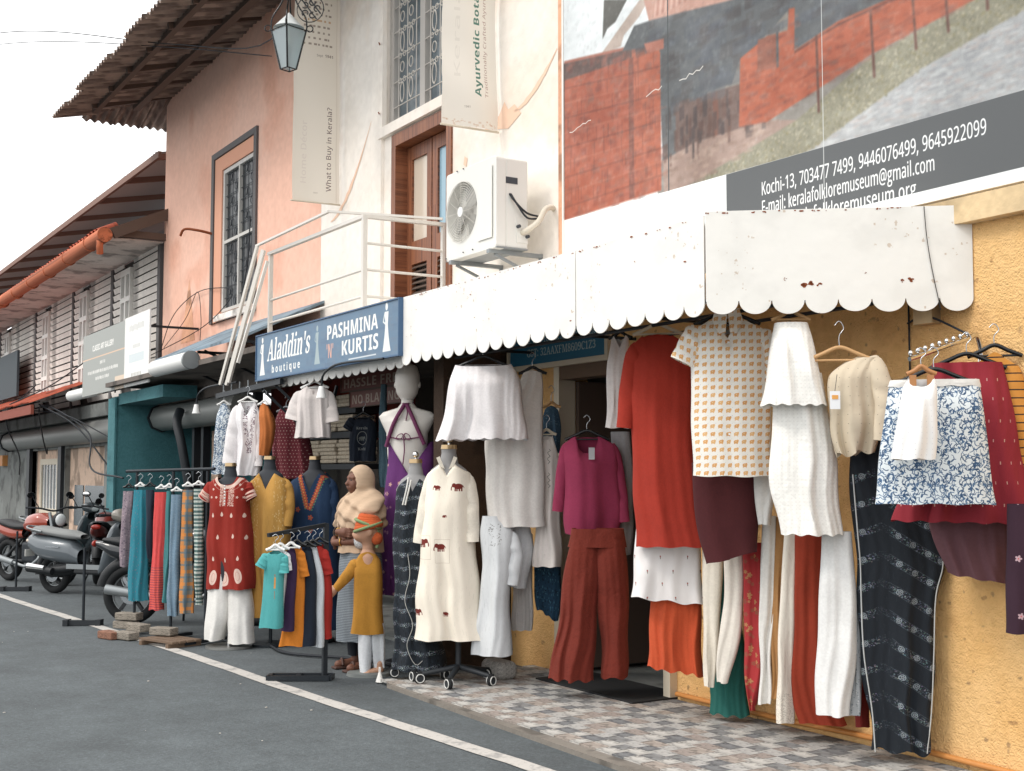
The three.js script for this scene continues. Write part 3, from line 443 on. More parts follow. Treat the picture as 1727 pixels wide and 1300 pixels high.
// ---------- pink building ----------
const bPink = thing('pink_building', 'weathered pink plastered upper storey with a tall barred window and corrugated roof', 'building');
part('wall', slab([[-18.55, 2.803], [-12.525, 2.803], [-12.525, 7.16], [-18.55, 7.16]], [rectPts(-15.86, -14.58, 3.6, 5.52)], -.3, 0), M.pink, bPink);
part('side_wall', bx(-18.55, -18.25, 2.803, 7.16, -5, -.3), M.pink, bPink);
part('base_stain', new THREE.ShapeGeometry(shapeOf([[-17.6, 3.36], [-17.25, 4.25], [-16.95, 3.36]])).translate(0, 0, .003), M.salmon, bPink);
part('window_surround', slab(rectPts(-16.26, -14.52, 3.5, 5.8), [rectPts(-16.16, -14.62, 3.5, 5.72)], .0, .03), M.frameGrey, bPink);
{
  part('window_band', slab(rectPts(-16.15, -14.63, 3.5, 5.71), [rectPts(-15.86, -14.66, 3.6, 5.52)], .0, .012), std('#e2a88c', .9), bPink);
  const w = part('window', slab(rectPts(-15.85, -14.6, 3.62, 5.51), [rectPts(-15.79, -15.25, 3.66, 4.52), rectPts(-15.21, -14.64, 3.66, 4.52), rectPts(-15.79, -15.25, 4.56, 5.46), rectPts(-15.21, -14.64, 4.56, 5.46)], -.06, -.005), std('#c9c6c0', .6), bPink);
  for (const [x0, x1] of [[-15.79, -15.25], [-15.21, -14.64]]) for (const [y0, y1] of [[3.66, 4.52], [4.56, 5.46]]) {
    part('pane', bx(x0, x1, y0, y1, -.055, -.049), M.glassDark, w);
    const s = []; for (let i = 1; i < 6; i++) s.push(rod([x0, lerp(y0, y1, i / 6), -.03], [x1, lerp(y0, y1, i / 6), -.03], .005, .005, 5)); for (let i = 0; i < 6; i++) s.push(new THREE.TorusGeometry(.05, .006, 5, 14).translate(lerp(x0, x1, i % 2 ? .3 : .7), lerp(y0, y1, (i + .5) / 6), -.03)); for (let i = 1; i < 4; i++) s.push(rod([lerp(x0, x1, i / 4), y0, -.026], [lerp(x0, x1, i / 4), y1, -.026], .004, .004, 5));
    part('grille', s, std('#3c4248', .6), w);
  }
  part('sill', bx(-15.95, -14.52, 3.5, 3.58, -.1, .07), M.board, bPink);
  part('window_back', bx(-15.9, -14.5, 3.55, 5.55, -.3, -.26), M.inside, bPink);
}
// corrugated sheet in local coordinates: x across the waves, z down the slope
function corrSheet(w, L, pitch, amp, bend = 0) {
  const nx = Math.max(8, Math.round(w / pitch * 8)), g = new THREE.PlaneGeometry(w, L, nx, 6).rotateX(-Math.PI / 2), p = g.attributes.position;
  for (let i = 0; i < p.count; i++) { const x = p.getX(i), z = p.getZ(i); p.setY(i, amp * Math.cos(x / pitch * 2 * Math.PI) + bend * (z / L) * (z / L) + .006 * Math.sin(x * 3 + z * 2)); const uv = g.attributes.uv; uv.setXY(i, x, z); }
  g.computeVertexNormals(); return g;
}
{
  const roof = part('roof', [bar([-18.6, 7.02, .45], [-12.5, 7.02, .45], .1, .14), bar([-18.6, 6.86, 1.05], [-12.5, 6.86, 1.05], .07, .1)], M.darkWood, bPink), sl = .26;
  const sheetG = [0, 1, 2].map(i => corrSheet(.86, 2.3 + i * .03, .143, .028, .02)); let k = 0;
  for (let x = -18.6; x < -10; x += .8, k++) { const m = part('roof_sheet', sheetG[k % 3], M.corr, roof); m.rotation.x = Math.atan(sl); m.position.set(x, 7.16 - .26 * .42 + (k % 2) * .014 + rr(-.01, .01), .42 + rr(-.04, .04)); m.rotation.y = rr(-.02, .02); }
  for (let x = -18.3; x < -12.5; x += .95) part('rafter', bar([x, 7.26, -.3], [x, 6.83, 1.15], .05, .08), M.darkWood, roof);
  for (let i = 0; i < 3; i++) { const m = part('hip_sheet', corrSheet(.5, .9, .12, .026), M.corr, roof); m.rotation.order = 'YXZ'; m.rotation.y = -Math.PI / 2; m.rotation.x = .3; m.position.set(-18.75, 7.0 - i * .008, .12 + i * .42 - .1); }
}
{
  const o = thing('sheet_roof', 'blue-grey sheet metal rain hood below the pink wall', 'canopy');
  const prof = [[.004, 3.37], [.93, 2.93], [.93, 2.90], [.004, 3.34]]; 
  part('sheet', (() => { const L = -15.6, R = -12.4, pos = []; const quad = (a, b, c, d) => pos.push(...a, ...b, ...c, ...a, ...c, ...d); for (let i = 0; i < 4; i++) { const [z0, y0] = prof[i], [z1, y1] = prof[(i + 1) % 4]; quad([L, y0, z0], [L, y1, z1], [R, y1, z1], [R, y0, z0]); } quad(...prof.map(([z, y]) => [R, y, z])); quad(...prof.map(([z, y]) => [L, y, z]).reverse()); const b = new THREE.BufferGeometry(); b.setAttribute('position', new THREE.Float32BufferAttribute(pos, 3)); const uv = []; for (let i = 0; i < pos.length; i += 3) uv.push(pos[i], pos[i + 2]); b.setAttribute('uv', new THREE.Float32BufferAttribute(uv, 2)); b.computeVertexNormals(); return b; })(), dbl(M.tinBlue), o);
  for (let x = -15.4; x < -12.4; x += 1.4) part('bracket', [bar([x, 2.9, .88], [x, 2.9, .0], .03), bar([x, 2.92, .8], [x, 2.6, .004], .025)], M.darkMetal, o);
  const gt = thing('rain_gutter', 'white half-round gutter under the edge of the rain hood', 'gutter');
  part('pipe', [rod([-15.35, 2.8, .98], [-13.95, 2.8, .98], .1, .1, 20)], M.plasticWhite, gt); part('end_cap', rod([-13.95, 2.8, .98], [-13.9, 2.8, .98], .105, .105, 20), M.greyMetal, gt);
}
{ // ground floor recess behind the stalls
  const o = thing('shop_interior', 'dark open shop front with red and grey walls behind the stalls', 'shop');
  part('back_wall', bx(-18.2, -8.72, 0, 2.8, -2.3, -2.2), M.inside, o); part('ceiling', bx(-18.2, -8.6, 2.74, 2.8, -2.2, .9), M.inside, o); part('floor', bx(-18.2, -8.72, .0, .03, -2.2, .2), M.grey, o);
  part('red_panel', [bx(-16.5, -12.2, 1.9, 2.74, -1.0, -.95), bx(-15.2, -15.0, 0, 1.9, -1.0, -.95), bx(-12.5, -12.3, 0, 1.9, -1.0, -.95)], M.redIn, o);
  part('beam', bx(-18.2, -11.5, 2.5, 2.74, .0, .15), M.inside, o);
  part('teal_back', bx(-18.2, -17.0, 0, 2.5, -1.2, -1.1), M.teal, o);
  const sh = part('shutter_box', rod([-18.1, 2.32, .1], [-14.6, 2.32, .1], .19, .19, 8), M.shutter, o);
  part('shutter_end', rod([-18.18, 2.32, .1], [-18.11, 2.32, .1], .21, .21, 8), M.darkMetal, o);
  for (const x of [-17.0, -16.6, -14.6]) part('post', bx(x, x + .1, 0, 2.5, -.1, .0), M.darkMetal, o);
  part('duct', tube([[-16.4, 2.35, .35], [-16.3, 2.2, .42], [-16.15, 1.9, .4], [-16.1, 1.3, .3]], .06, 20, 10), M.black, o);
  part('beige_panel', bx(-16.9, -16.62, .6, 2.1, -.3, -.25), M.peach, o);
  const rk = thing('fabric_shelf', 'black shelf stacked with cream folded cloth inside the shop', 'shelf');
  part('shelf_board', [bx(-15.0, -12.9, 2.2, 2.27, -.95, -.6), bx(-15.0, -12.9, 1.92, 1.99, -.95, -.6), bx(-15.0, -12.9, 1.56, 1.62, -.95, -.6), bx(-15.0, -12.9, .4, .46, -.95, -.6), bx(-15.05, -15, 0, 2.4, -.95, -.6)], M.black, rk);
  const cream = plaster([226, 212, 190], [232, 220, 200], [186, 168, 146], .3, .7, 44, .006, .2);
  for (const [y0, n] of [[2.0, 4], [1.63, 6], [2.28, 3]]) for (let c = 0; c < 4; c++) for (let i = 0; i < n; i++) part('folded_cloth', rb(.46 + rr(-.02, .02), .044, .3, .018, -14.7 + c * .5 + rr(-.01, .01), y0 + .024 + i * .046, -.76 + rr(-.01, .02)), cream, rk);
}
// ---------- teal pillar, left building ----------
{
  const o = thing('teal_pillar', 'rough teal plastered pier carrying a lintel beside the scooters', 'pillar');
  part('pier', bx(-18.6, -18.25, 0, 2.62, -1.2, .72), M.teal, o); part('front_face', bx(-18.62, -18.23, 0, 2.6, .722, .75), M.teal, o); part('lintel', bx(-18.245, -16.0, 2.5, 2.66, .25, .7), M.teal, o);
}
const bLeft = thing('weatherboard_building', 'old two-storey house with pale weatherboards, small windows and tiled roof', 'building');
{
  part('back_wall', bx(-40, -18.56, 2.7, 5.0, -.2, -.06), std('#4a4644', .9), bLeft);
  const posts = [-18.75, -21.6, -24.6, -28.2, -32.6, -37.5]; const wins = [[-20.9, -20.3], [-23.9, -23.3], [-27.3, -26.7], [-31.8, -31.2]];
  for (const x of posts) part('post', bx(x - .07, x + .07, 2.7, 5.0, -.05, .02), M.frameGrey, bLeft);
  for (let b = 0; b < 5; b++) {
    const xr = posts[b] - .07, xl = posts[b + 1] + .07, w = wins[b];
    const spans = w ? [[w[1] + .02, xr], [xl, w[0] - .02]] : [[xl, xr]];
    for (const [l, r] of spans) if (r - l > .1) { const bg = [0, 1].map(() => cb(r - l, .094, .018).rotateX(.25)); let k = 0; for (let y = 2.85; y < 4.98; y += .125, k++) { const m = part('weatherboard', bg[k % 2], M.board, bLeft); m.position.set((l + r) / 2, y + rr(-.004, .004), -.01 + rr(-.006, .006)); m.rotation.z = rr(-.002, .002); } }
    if (w) { const f = part('window', slab(rectPts(w[0], w[1], 3.0, 4.86), [0, 1, 2, 3].flatMap(i => [0, 1].map(j => rectPts(lerp(w[0], w[1], j * .5) + .04, lerp(w[0], w[1], j * .5 + .5) - .04, 3.08 + i * .44, 3.44 + i * .44))), -.05, .05), M.white, bLeft); part('pane', bx(w[0] + .02, w[1] - .02, 3.02, 4.84, -.03, -.02), std('#8f9294', .2), f); }
  }
  for (let x = -18.6; x > -38; x -= 1.25) part('soffit_panel', bx(x - 1.22, x, 4.985, 5.0, .0, .85), M.soffit, bLeft);
  // tiled roof, gutter
  const rf = part('roof', (() => { const g = new THREE.PlaneGeometry(22, 3.4, 1, 1).rotateX(-Math.PI / 2 + .42); return g.translate(-29.5, 5.7, -.62); })(), dbl(M.oldTile), bLeft);
  const tileG = new THREE.CylinderGeometry(.085, .095, .3, 8, 1, true, 0, Math.PI).rotateZ(Math.PI / 2).rotateY(Math.PI / 2); const tl = [];
  for (let x = -18.6; x > -38; x -= .2) tl.push(tileG.clone().rotateX(.42).translate(x, 5.09 + rr(-.01, .01), .82));
  part('eave_tiles', tl, dbl(M.redTile), rf);
  part('fascia', [bar([-18.5, 5.06, .5], [-38, 5.06, .5], .1, .12), bar([-18.4, 5.02, .8], [-18.4, 6.2, -1.8], .06, .16), bar([-18.5, 5.05, .9], [-18.5, 5.05, -.2], .08, .1)], M.darkWood, bLeft);
  const gu = part('gutter', rod([-18.35, 4.98, .92], [-38, 5.06, .92], .11, .11, 18), M.terracotta, bLeft); const jo = []; for (let x = -19.2; x > -38; x -= 1.5) jo.push(rod([x, 4.983, .92], [x - .05, 4.983, .92], .12, .12, 16)); part('gutter_joint', jo, M.terracotta, gu); part('outlet', tube([[-18.5, 4.95, .95], [-18.45, 4.82, .97], [-18.5, 4.72, .95]], .05, 10, 10), M.terracotta, gu);
  const up = part('upper_roof', bar([-18.7, 6.36, .05], [-38, 6.5, .05], .05, .1), M.purlin, bLeft);
  for (let i = 0, x = -18.9; x > -38; x -= 1.9, i++) { const m = part('roof_sheet', corrSheet(1.92, 3.6, .12, .014), M.tin, up); m.rotation.x = .2; m.position.set(x - .95, 6.78 + i * .012, -1.7); part('purlin', bar([x, 6.36 + i * .014, .03], [x, 7.05 + i * .014, -3.4], .07, .09), M.purlin, up); }
  // lower storey
  part('lower_wall', slab([[-40, 0], [-19.45, 0], [-19.45, 2.7], [-40, 2.7]], [rectPts(-28.3, -25.5, 0, 2.0), rectPts(-25.1, -22.0, 0, 2.0)], -.3, -.02), M.grey, bLeft);
  const dw = part('door', bx(-28.3, -25.5, 0, 2.0, -.2, -.12), M.peach, bLeft); part('window_pane', bx(-27.6, -26.1, .8, 1.7, -.115, -.1), std('#7d8488', .2), dw); for (let i = 0; i < 5; i++) part('window_bar', bx(-27.4 + i * .3, -27.34 + i * .3, .8, 1.7, -.098, -.08), M.white, dw); part('frame', slab(rectPts(-27.75, -25.95, .68, 1.82), [rectPts(-27.6, -26.1, .8, 1.7)], -.115, -.07), M.paleWood, dw);
  const d2 = part('door', bx(-25.1, -22.0, 0, 2.0, -.2, -.12), M.peach, bLeft); part('window_pane', bx(-24.6, -23.9, .55, 1.3, -.118, -.1), std('#5c6468', .2), d2); part('window_pane', bx(-23.75, -22.3, .55, 1.3, -.118, -.1), std('#5c6468', .2), d2); part('post', bx(-25.45, -25.15, 0, 2.2, -.1, .05), M.darkMetal, bLeft); part('post', bx(-28.6, -28.3, 0, 2.2, -.1, .05), M.darkMetal, bLeft);
  part('shutter_box', rod([-30.6, 2.25, .05], [-20.2, 2.25, .05], .21, .21, 9), M.shutter, bLeft); part('shutter_cap', rod([-30.75, 2.25, .05], [-30.6, 2.25, .05], .24, .24, 9), M.darkMetal, bLeft); part('beam', bx(-40, -19.45, 2.48, 2.7, -.01, .2), M.grey, bLeft);
  part('pipe', [rod([-21.8, 2.82, .6], [-19.9, 2.82, .6], .09, .09, 16)], M.plasticWhite, bLeft); part('meter_box', bx(-31.8, -31.3, 1.7, 1.95, -.02, .1), std('#c98a4e', .6), bLeft);
  const rr2 = thing('red_sheet_roof', 'red corrugated lean-to roof over the grey shop fronts', 'canopy');
  for (let x = -22.2, i = 0; x > -38; x -= 1.5, i++) { const m = part('roof_sheet', corrSheet(1.52, 1.4, .1, .014), dbl(M.redTile), rr2); m.rotation.x = .38; m.position.set(x - .75, 2.98 + (i % 2) * .01, .55); }
  part('fascia', bx(-38, -22.2, 2.52, 2.68, 1.12, 1.17), std('#8a4636', .8), rr2); part('post', bar([-22.3, 2.95, .08], [-22.3, 3.9, .08], .06), std('#8a4636', .8), rr2);
  const bb = thing('dark_sign_panel', 'dark blank panel mounted on the weatherboards above the red roof', 'panel'); part('panel', bx(-33.5, -28.6, 3.2, 4.2, .25, .3), std('#3c474d', .7), bb); part('bracket', bx(-30, -29.9, 3.4, 3.9, .02, .25), M.darkMetal, bb);
}
// overhead cables
tag(part('overhead_cable', [tube([[-40, 11.6, 6], [-30, 10.2, 4], [-20, 8.3, 2.0], [-14.5, 6.62, 1.1], [-12.4, 6.02, .8], [-11.2, 5.9, .9]], .007, 80, 5), tube([[-40, 11.4, 6], [-30, 10.05, 4], [-20, 8.12, 2.0], [-14.5, 6.58, 1.1], [-12.5, 5.98, .6]], .006, 80, 5)], M.wire), 'twisted black cables running from the sky to the lantern', 'cable');
tag(part('wall_cable', [tube([[-18.3, 3.3, .1], [-17.8, 3.75, .08], [-16.9, 3.98, .05], [-15.9, 3.95, .05], [-15.2, 3.8, .06], [-15.8, 3.5, .15], [-18.2, 3.1, .5]], .006, 60, 5), tube([[-18.1, 3.35, .1], [-17.2, 3.7, .05], [-16.7, 4.0, .05], [-16.5, 3.6, .06], [-16.4, 3.3, .1]], .005, 40, 5), tube([[-14.9, 3.4, .1], [-14.75, 4.2, .03], [-14.7, 4.7, .03]], .008, 20, 5)], M.wire), 'loose black wires looping on the pink wall under the window', 'cable');
tag(part('wall_cable', [tube([[-25.7, 2.0, .2], [-25.2, 1.9, .3], [-24.2, 2.3, .6], [-22.6, 2.7, .9], [-21, 2.2, .5], [-19.4, 1.6, .8], [-17.5, 1.45, .8]], .014, 60, 5), tube([[-22.4, 2.7, 1.0], [-21.4, 2.3, .6], [-20.6, 1.7, .3], [-20.2, 1.3, .1]], .014, 40, 5), tube([[-23.5, 2.65, 1.1], [-21.8, 2.5, .7], [-20.4, 2.1, .3]], .01, 30, 5), tube([[-26.5, 3.3, .3], [-25.5, 2.6, 1.0], [-26.4, 1.9, .6], [-28, 1.5, .3]], .014, 30, 5), tube([[-22.3, 3.6, .1], [-23.6, 3.1, .6], [-24.6, 2.8, 1.1]], .012, 20, 5)], M.wire), 'tangle of black wires strung below the gallery sign', 'cable');
tag(part('iron_hook', tube([[-16.2, 4.72, .0], [-16.25, 4.76, .2], [-16.4, 4.78, .35], [-16.45, 4.7, .38]], .018, 20, 6), M.rust), 'bent rusty iron hook on the pink wall beside the window', 'hook');
// outlines of the garments in metres: o = foot point (x, z), a = facing in degrees, r = rows [height, left edge, right edge], s = sleeves [[across, height, half width], ...]
const GD = {
 red_kurta: {o:[-5.905,0.56],a:45,r:[[2.373,-0.136,0.086],[2.304,-0.187,0.174],[2.071,-0.196,0.19],[1.678,-0.185,0.193],[1.323,-0.176,0.217],[1.07,-0.164,0.249]],s:[[[-0.151,2.298,0.054],[-0.196,2.075,0.054],[-0.227,1.78,0.049]],[[0.142,2.266,0.046],[0.161,2.033,0.042],[0.166,1.837,0.035]]]},
 print_shirt: {o:[-5.238,0.66],a:52,r:[[2.379,-0.106,0.153],[2.326,-0.166,0.23],[2.155,-0.177,0.25],[1.826,-0.177,0.255],[1.49,-0.174,0.26]],s:[[[-0.12,2.316,0.075],[-0.18,2.207,0.072],[-0.227,2.118,0.069]],[[0.21,2.298,0.055],[0.251,2.186,0.055],[0.271,2.021,0.045]]]},
 maroon_kurta: {o:[-5.405,0.5],a:48,r:[[1.567,-0.196,0.189],[1.299,-0.179,0.179],[1.032,-0.122,0.169]]},
 lace_tier: {o:[-4.729,0.64],a:54,r:[[2.285,-0.085,0.085],[2.115,-0.115,0.125],[1.855,-0.162,0.168]]},
 lace_under: {o:[-4.739,0.58],a:54,r:[[2.025,-0.126,0.115],[1.623,-0.15,0.178],[1.408,-0.157,0.195],[1.194,-0.102,0.2]]},
 beige_sweater: {o:[-4.476,0.47],a:50,r:[[2.132,0.047,0.135],[2.084,-0.036,0.148],[1.993,-0.12,0.155],[1.8,-0.112,0.151],[1.608,-0.08,0.118]],s:[[[0.105,2.102,0.05],[0.15,1.89,0.052],[0.125,1.668,0.038]]]},
 black_wrap: {o:[-4.436,0.19],a:50,r:[[1.807,-0.211,-0.067],[1.5,-0.246,0.088],[1.196,-0.228,0.199],[1.045,-0.216,0.215],[0.895,-0.216,0.177],[0.595,-0.21,0.156],[0.298,-0.172,0.14],[0.102,-0.161,0.115]]},
 blue_skirt: {o:[-3.925,0.52],a:48,r:[[1.938,-0.193,0.2],[1.899,-0.205,0.207],[1.638,-0.243,0.234],[1.362,-0.281,0.264]]},
 child_top: {o:[-3.876,0.7],a:48,r:[[1.949,-0.026,0.078],[1.906,-0.053,0.092],[1.77,-0.082,0.089],[1.57,-0.11,0.079]]},
 maroon_skirt: {o:[-3.972,0.2],a:46,r:[[2.041,-0.173,0.149],[1.931,-0.193,0.173],[1.614,-0.266,0.223],[1.272,-0.373,0.294]]},
 stripe_top: {o:[-3.896,0.08],a:40,r:[[2.093,-0.079,0.042],[2.058,-0.142,0.089],[1.787,-0.154,0.14],[1.5,-0.121,0.185]]},
 mauve_skirt: {o:[-4.053,0.12],a:35,r:[[1.311,-0.207,0.172],[1.124,-0.166,0.167],[0.998,-0.119,0.158]]},
 purple_kurta: {o:[-3.632,0.22],a:38,r:[[1.365,-0.11,0.146],[1.069,-0.12,0.149],[0.78,-0.135,0.153]]},
 cream_leg: {o:[-5.696,0.36],a:42,r:[[1.133,-0.06,0.073],[0.629,-0.059,0.039],[0.256,-0.059,0.007]]},
 green_cloth: {o:[-5.73,0.2],a:38,r:[[1.073,-0.092,0.009],[0.615,-0.119,0.067],[0.335,-0.132,0.091],[0.074,-0.132,0.102]]},
 white_leg: {o:[-5.551,0.34],a:42,r:[[1.087,-0.046,0.07],[0.813,-0.043,0.066],[0.608,-0.073,0.05],[0.301,-0.097,-0.022]]},
 red_scarf: {o:[-5.436,0.27],a:42,r:[[1.107,-0.066,0.049],[0.819,-0.063,0.051],[0.414,-0.062,0.052],[0.152,-0.042,0.002]]},
 white_strip: {o:[-5.295,0.3],a:42,r:[[1.265,-0.023,0.053],[0.831,-0.046,0.033],[0.21,-0.055,0.004]]},
 tan_trouser: {o:[-5.253,0.24],a:42,r:[[1.259,-0.023,0.066],[0.832,-0.049,0.033],[0.243,-0.071,0.001]]},
 lace_trouser: {o:[-5.124,0.3],a:44,r:[[1.237,-0.017,0.053],[0.845,-0.049,0.034],[0.31,-0.076,0.013],[0.14,-0.076,0.017]]},
 rust_trouser: {o:[-5.023,0.22],a:44,r:[[1.222,-0.094,0.084],[0.849,-0.1,0.059],[0.24,-0.122,0.142],[0.145,-0.095,0.166]]},
 white_trouser: {o:[-4.656,0.4],a:48,r:[[1.205,-0.083,0.066],[1.04,-0.092,0.075],[0.736,-0.112,0.087],[0.27,-0.135,0.043]]},
 grey_print: {o:[-4.635,0.3],a:44,r:[[0.884,-0.042,0.036],[0.519,-0.037,0.029],[0.261,-0.053,-0.0]]},
 wine_trouser: {o:[-4.685,0.18],a:40,r:[[0.874,-0.058,0.039],[0.502,-0.065,0.026],[0.182,-0.071,0.013]]},
 motif_kurta: {o:[-5.985,0.46],a:45,r:[[1.177,-0.194,0.19],[0.926,-0.214,0.202],[0.741,-0.227,0.207]]},
 orange_salwar: {o:[-6.004,0.38],a:45,r:[[0.85,-0.151,0.145],[0.492,-0.172,0.148],[0.314,-0.184,0.15]]},
 white_camisole: {o:[-6.508,0.45],a:34,r:[[2.399,-0.035,0.079],[2.191,-0.069,0.086],[1.799,-0.079,0.059]]},
 grey_dress: {o:[-6.9,0.12],a:40,r:[[1.793,-0.082,0.052],[1.5,-0.067,0.075],[0.955,-0.029,0.062]]},
 white_hem: {o:[-5.207,0.4],a:45,r:[[1.566,-0.058,0.079],[1.22,-0.043,0.041]]},
 magenta_top: {o:[-6.927,0.36],a:55,r:[[1.773,-0.143,0.082],[1.717,-0.192,0.154],[1.5,-0.184,0.185],[1.26,-0.193,0.199],[1.1,-0.174,0.174]],s:[[[-0.16,1.717,0.048],[-0.201,1.5,0.042],[-0.233,1.251,0.036]],[[0.138,1.709,0.048],[0.192,1.42,0.042],[0.218,1.181,0.036]]]},
 velvet_hip: {o:[-6.751,0.45],a:52,r:[[1.145,-0.163,0.181],[1.09,-0.171,0.189],[1.024,-0.187,0.2]]},
 velvet_legL: {o:[-6.751,0.45],a:52,r:[[1.078,-0.163,0.017],[0.876,-0.211,0.024],[0.682,-0.235,0.011],[0.412,-0.267,-0.009],[0.158,-0.33,-0.014]]},
 velvet_legR: {o:[-6.751,0.45],a:52,r:[[1.079,-0.002,0.181],[0.878,-0.007,0.207],[0.685,0.004,0.209],[0.416,0.022,0.208],[0.186,0.036,0.194]]},
 peasant_top: {o:[-7.426,0.92],a:50,r:[[2.262,-0.198,0.194],[2.155,-0.231,0.252],[1.909,-0.28,0.285],[1.737,-0.322,0.301]]},
 long_dress: {o:[-7.532,0.6],a:50,r:[[2.237,0.06,0.196],[2.131,0.008,0.204],[1.963,-0.154,0.2],[1.731,-0.214,0.203],[1.5,-0.205,0.212],[1.132,-0.196,0.219]]},
 denim_shirt: {o:[-7.636,0.22],a:45,r:[[2.004,-0.048,0.05],[1.847,-0.07,0.072],[1.656,-0.066,0.071]]},
 emb_tunic: {o:[-7.454,0.36],a:48,r:[[1.796,-0.059,0.026],[1.584,-0.081,0.077],[1.247,-0.095,0.085],[0.849,-0.117,0.088]]},
 blue_batik: {o:[-7.653,0.25],a:45,r:[[0.94,-0.099,0.104],[0.64,-0.09,0.099],[0.478,-0.073,0.09]]},
 pale_kurta: {o:[-7.577,0.72],a:50,r:[[1.208,-0.102,0.059],[1.083,-0.119,0.118],[0.834,-0.101,0.102],[0.422,-0.155,0.093],[0.241,-0.18,0.118]],s:[[[0.085,1.104,0.055],[0.127,0.939,0.059],[0.101,0.732,0.055]]]},
 white_blouse: {o:[-7.629,0.5],a:48,r:[[1.203,-0.104,0.06],[0.949,-0.104,0.103],[0.696,-0.078,0.043]]},
 pale_stripe: {o:[-7.757,0.4],a:48,r:[[1.068,-0.062,0.079],[0.375,-0.071,0.078]]},
 ele_kurta: {o:[-7.793,0.93],a:52,r:[[1.618,-0.134,0.029],[1.559,-0.203,0.106],[1.289,-0.227,0.132],[1.079,-0.243,0.137],[0.662,-0.275,0.176],[0.363,-0.295,0.239]],s:[[[-0.16,1.542,0.052],[-0.21,1.289,0.056],[-0.247,1.036,0.051]],[[0.084,1.521,0.055],[0.115,1.29,0.057],[0.128,1.047,0.049]]]},
 maxi_dress: {o:[-8.14,1.013],a:50,r:[[1.517,-0.115,0.001],[1.448,-0.186,0.059],[1.283,-0.202,0.073],[1.067,-0.219,0.039],[0.638,-0.202,0.085],[0.211,-0.213,0.157],[-0.026,-0.194,0.175]]},
 halter_dress: {o:[-8.968,0.72],a:50,r:[[1.761,-0.158,0.222],[1.595,-0.161,0.228],[1.216,-0.193,0.167],[0.885,-0.21,0.086],[0.556,-0.222,0.016]]},
 halter_body: {o:[-8.968,0.72],a:50,r:[[2.062,-0.052,0.036],[2.014,-0.238,0.236],[1.928,-0.188,0.202],[1.69,-0.128,0.184],[1.5,-0.136,0.194]]},
 anarkali: {o:[-10.617,1.613],a:50,r:[[1.5,-0.124,0.105],[1.438,-0.199,0.16],[1.241,-0.179,0.158],[0.983,-0.202,0.189],[0.726,-0.208,0.214],[0.51,-0.193,0.212]],s:[[[-0.155,1.422,0.06],[-0.198,1.354,0.057],[-0.24,1.282,0.055]],[[0.128,1.422,0.06],[0.161,1.355,0.054],[0.2,1.288,0.049]]]},
 palL: {o:[-10.617,1.613],a:50,r:[[0.674,-0.185,0.021],[0.263,-0.21,0.006],[0.069,-0.228,-0.045]]},
 palR: {o:[-10.617,1.613],a:50,r:[[0.598,-0.005,0.173],[0.267,-0.005,0.221],[0.048,-0.001,0.225]]},
 yellow_kurta: {o:[-10.572,1.252],a:48,r:[[1.542,-0.123,0.066],[1.468,-0.183,0.145],[1.08,-0.194,0.167],[0.663,-0.176,0.156],[0.248,-0.17,0.15]]},
 navy_kurta: {o:[-10.588,0.832],a:40,r:[[1.543,-0.128,0.1],[1.468,-0.224,0.172],[1.178,-0.262,0.217],[0.645,-0.272,0.24],[0.116,-0.265,0.246]]},
 floral_top: {o:[-12.681,1.0],a:45,r:[[2.244,-0.047,0.048],[2.119,-0.079,0.097],[1.747,-0.099,0.097],[1.5,-0.108,0.067]]},
 white_emb: {o:[-11.676,1.1],a:50,r:[[2.227,-0.084,0.085],[2.134,-0.131,0.116],[1.73,-0.1,0.14],[1.489,-0.108,0.132]],s:[[[-0.095,2.17,0.067],[-0.139,1.875,0.073],[-0.171,1.604,0.066]],[[0.092,2.134,0.045],[0.128,1.787,0.048],[0.125,1.58,0.042]]]},
 orange_jacket: {o:[-11.411,1.0],a:40,r:[[2.183,-0.082,0.021],[1.954,-0.065,0.083],[1.681,-0.061,0.016]]},
 ivory_kurta: {o:[-10.348,0.95],a:48,r:[[2.301,-0.098,0.09],[2.248,-0.153,0.135],[2.026,-0.172,0.148],[1.826,-0.181,0.139]],s:[[[-0.131,2.24,0.056],[-0.174,2.108,0.067],[-0.2,1.986,0.072]],[[0.113,2.237,0.055],[0.147,2.089,0.066],[0.171,1.962,0.066]]]},
 maroon_dress: {o:[-11.832,0.55],a:40,r:[[2.158,-0.157,-0.036],[2.025,-0.202,0.073],[1.619,-0.23,0.224],[1.464,-0.214,0.213]]},
 navy_tee: {o:[-10.844,0.25],a:42,r:[[2.064,-0.079,0.08],[2.007,-0.115,0.129],[1.624,-0.148,0.132]],s:[[[-0.091,2.032,0.055],[-0.151,1.93,0.052]]]},
 teal_scarf: {o:[-10.196,0.35],a:42,r:[[2.314,-0.024,0.028],[1.874,-0.043,0.026],[1.383,-0.034,0.047]]},
 scarf_grey: {o:[-12.041,2.11],a:58,r:[[1.342,-0.075,0.027],[1.05,-0.085,0.011],[0.63,-0.093,0.009]]},
 scarf_teal: {o:[-11.861,2.047],a:58,r:[[1.355,-0.085,0.038],[1.055,-0.101,0.056],[0.612,-0.119,0.065],[0.325,-0.118,0.082]]},
 scarf_dark: {o:[-11.702,1.991],a:58,r:[[1.356,-0.073,0.005],[0.729,-0.049,0.007]]},
 scarf_coral: {o:[-11.564,1.943],a:58,r:[[1.336,-0.076,0.045],[0.79,-0.087,0.034],[0.258,-0.114,0.023]]},
 scarf_green: {o:[-11.436,1.898],a:58,r:[[1.348,-0.048,0.001],[0.795,-0.059,0.001],[0.337,-0.066,-0.001]]},
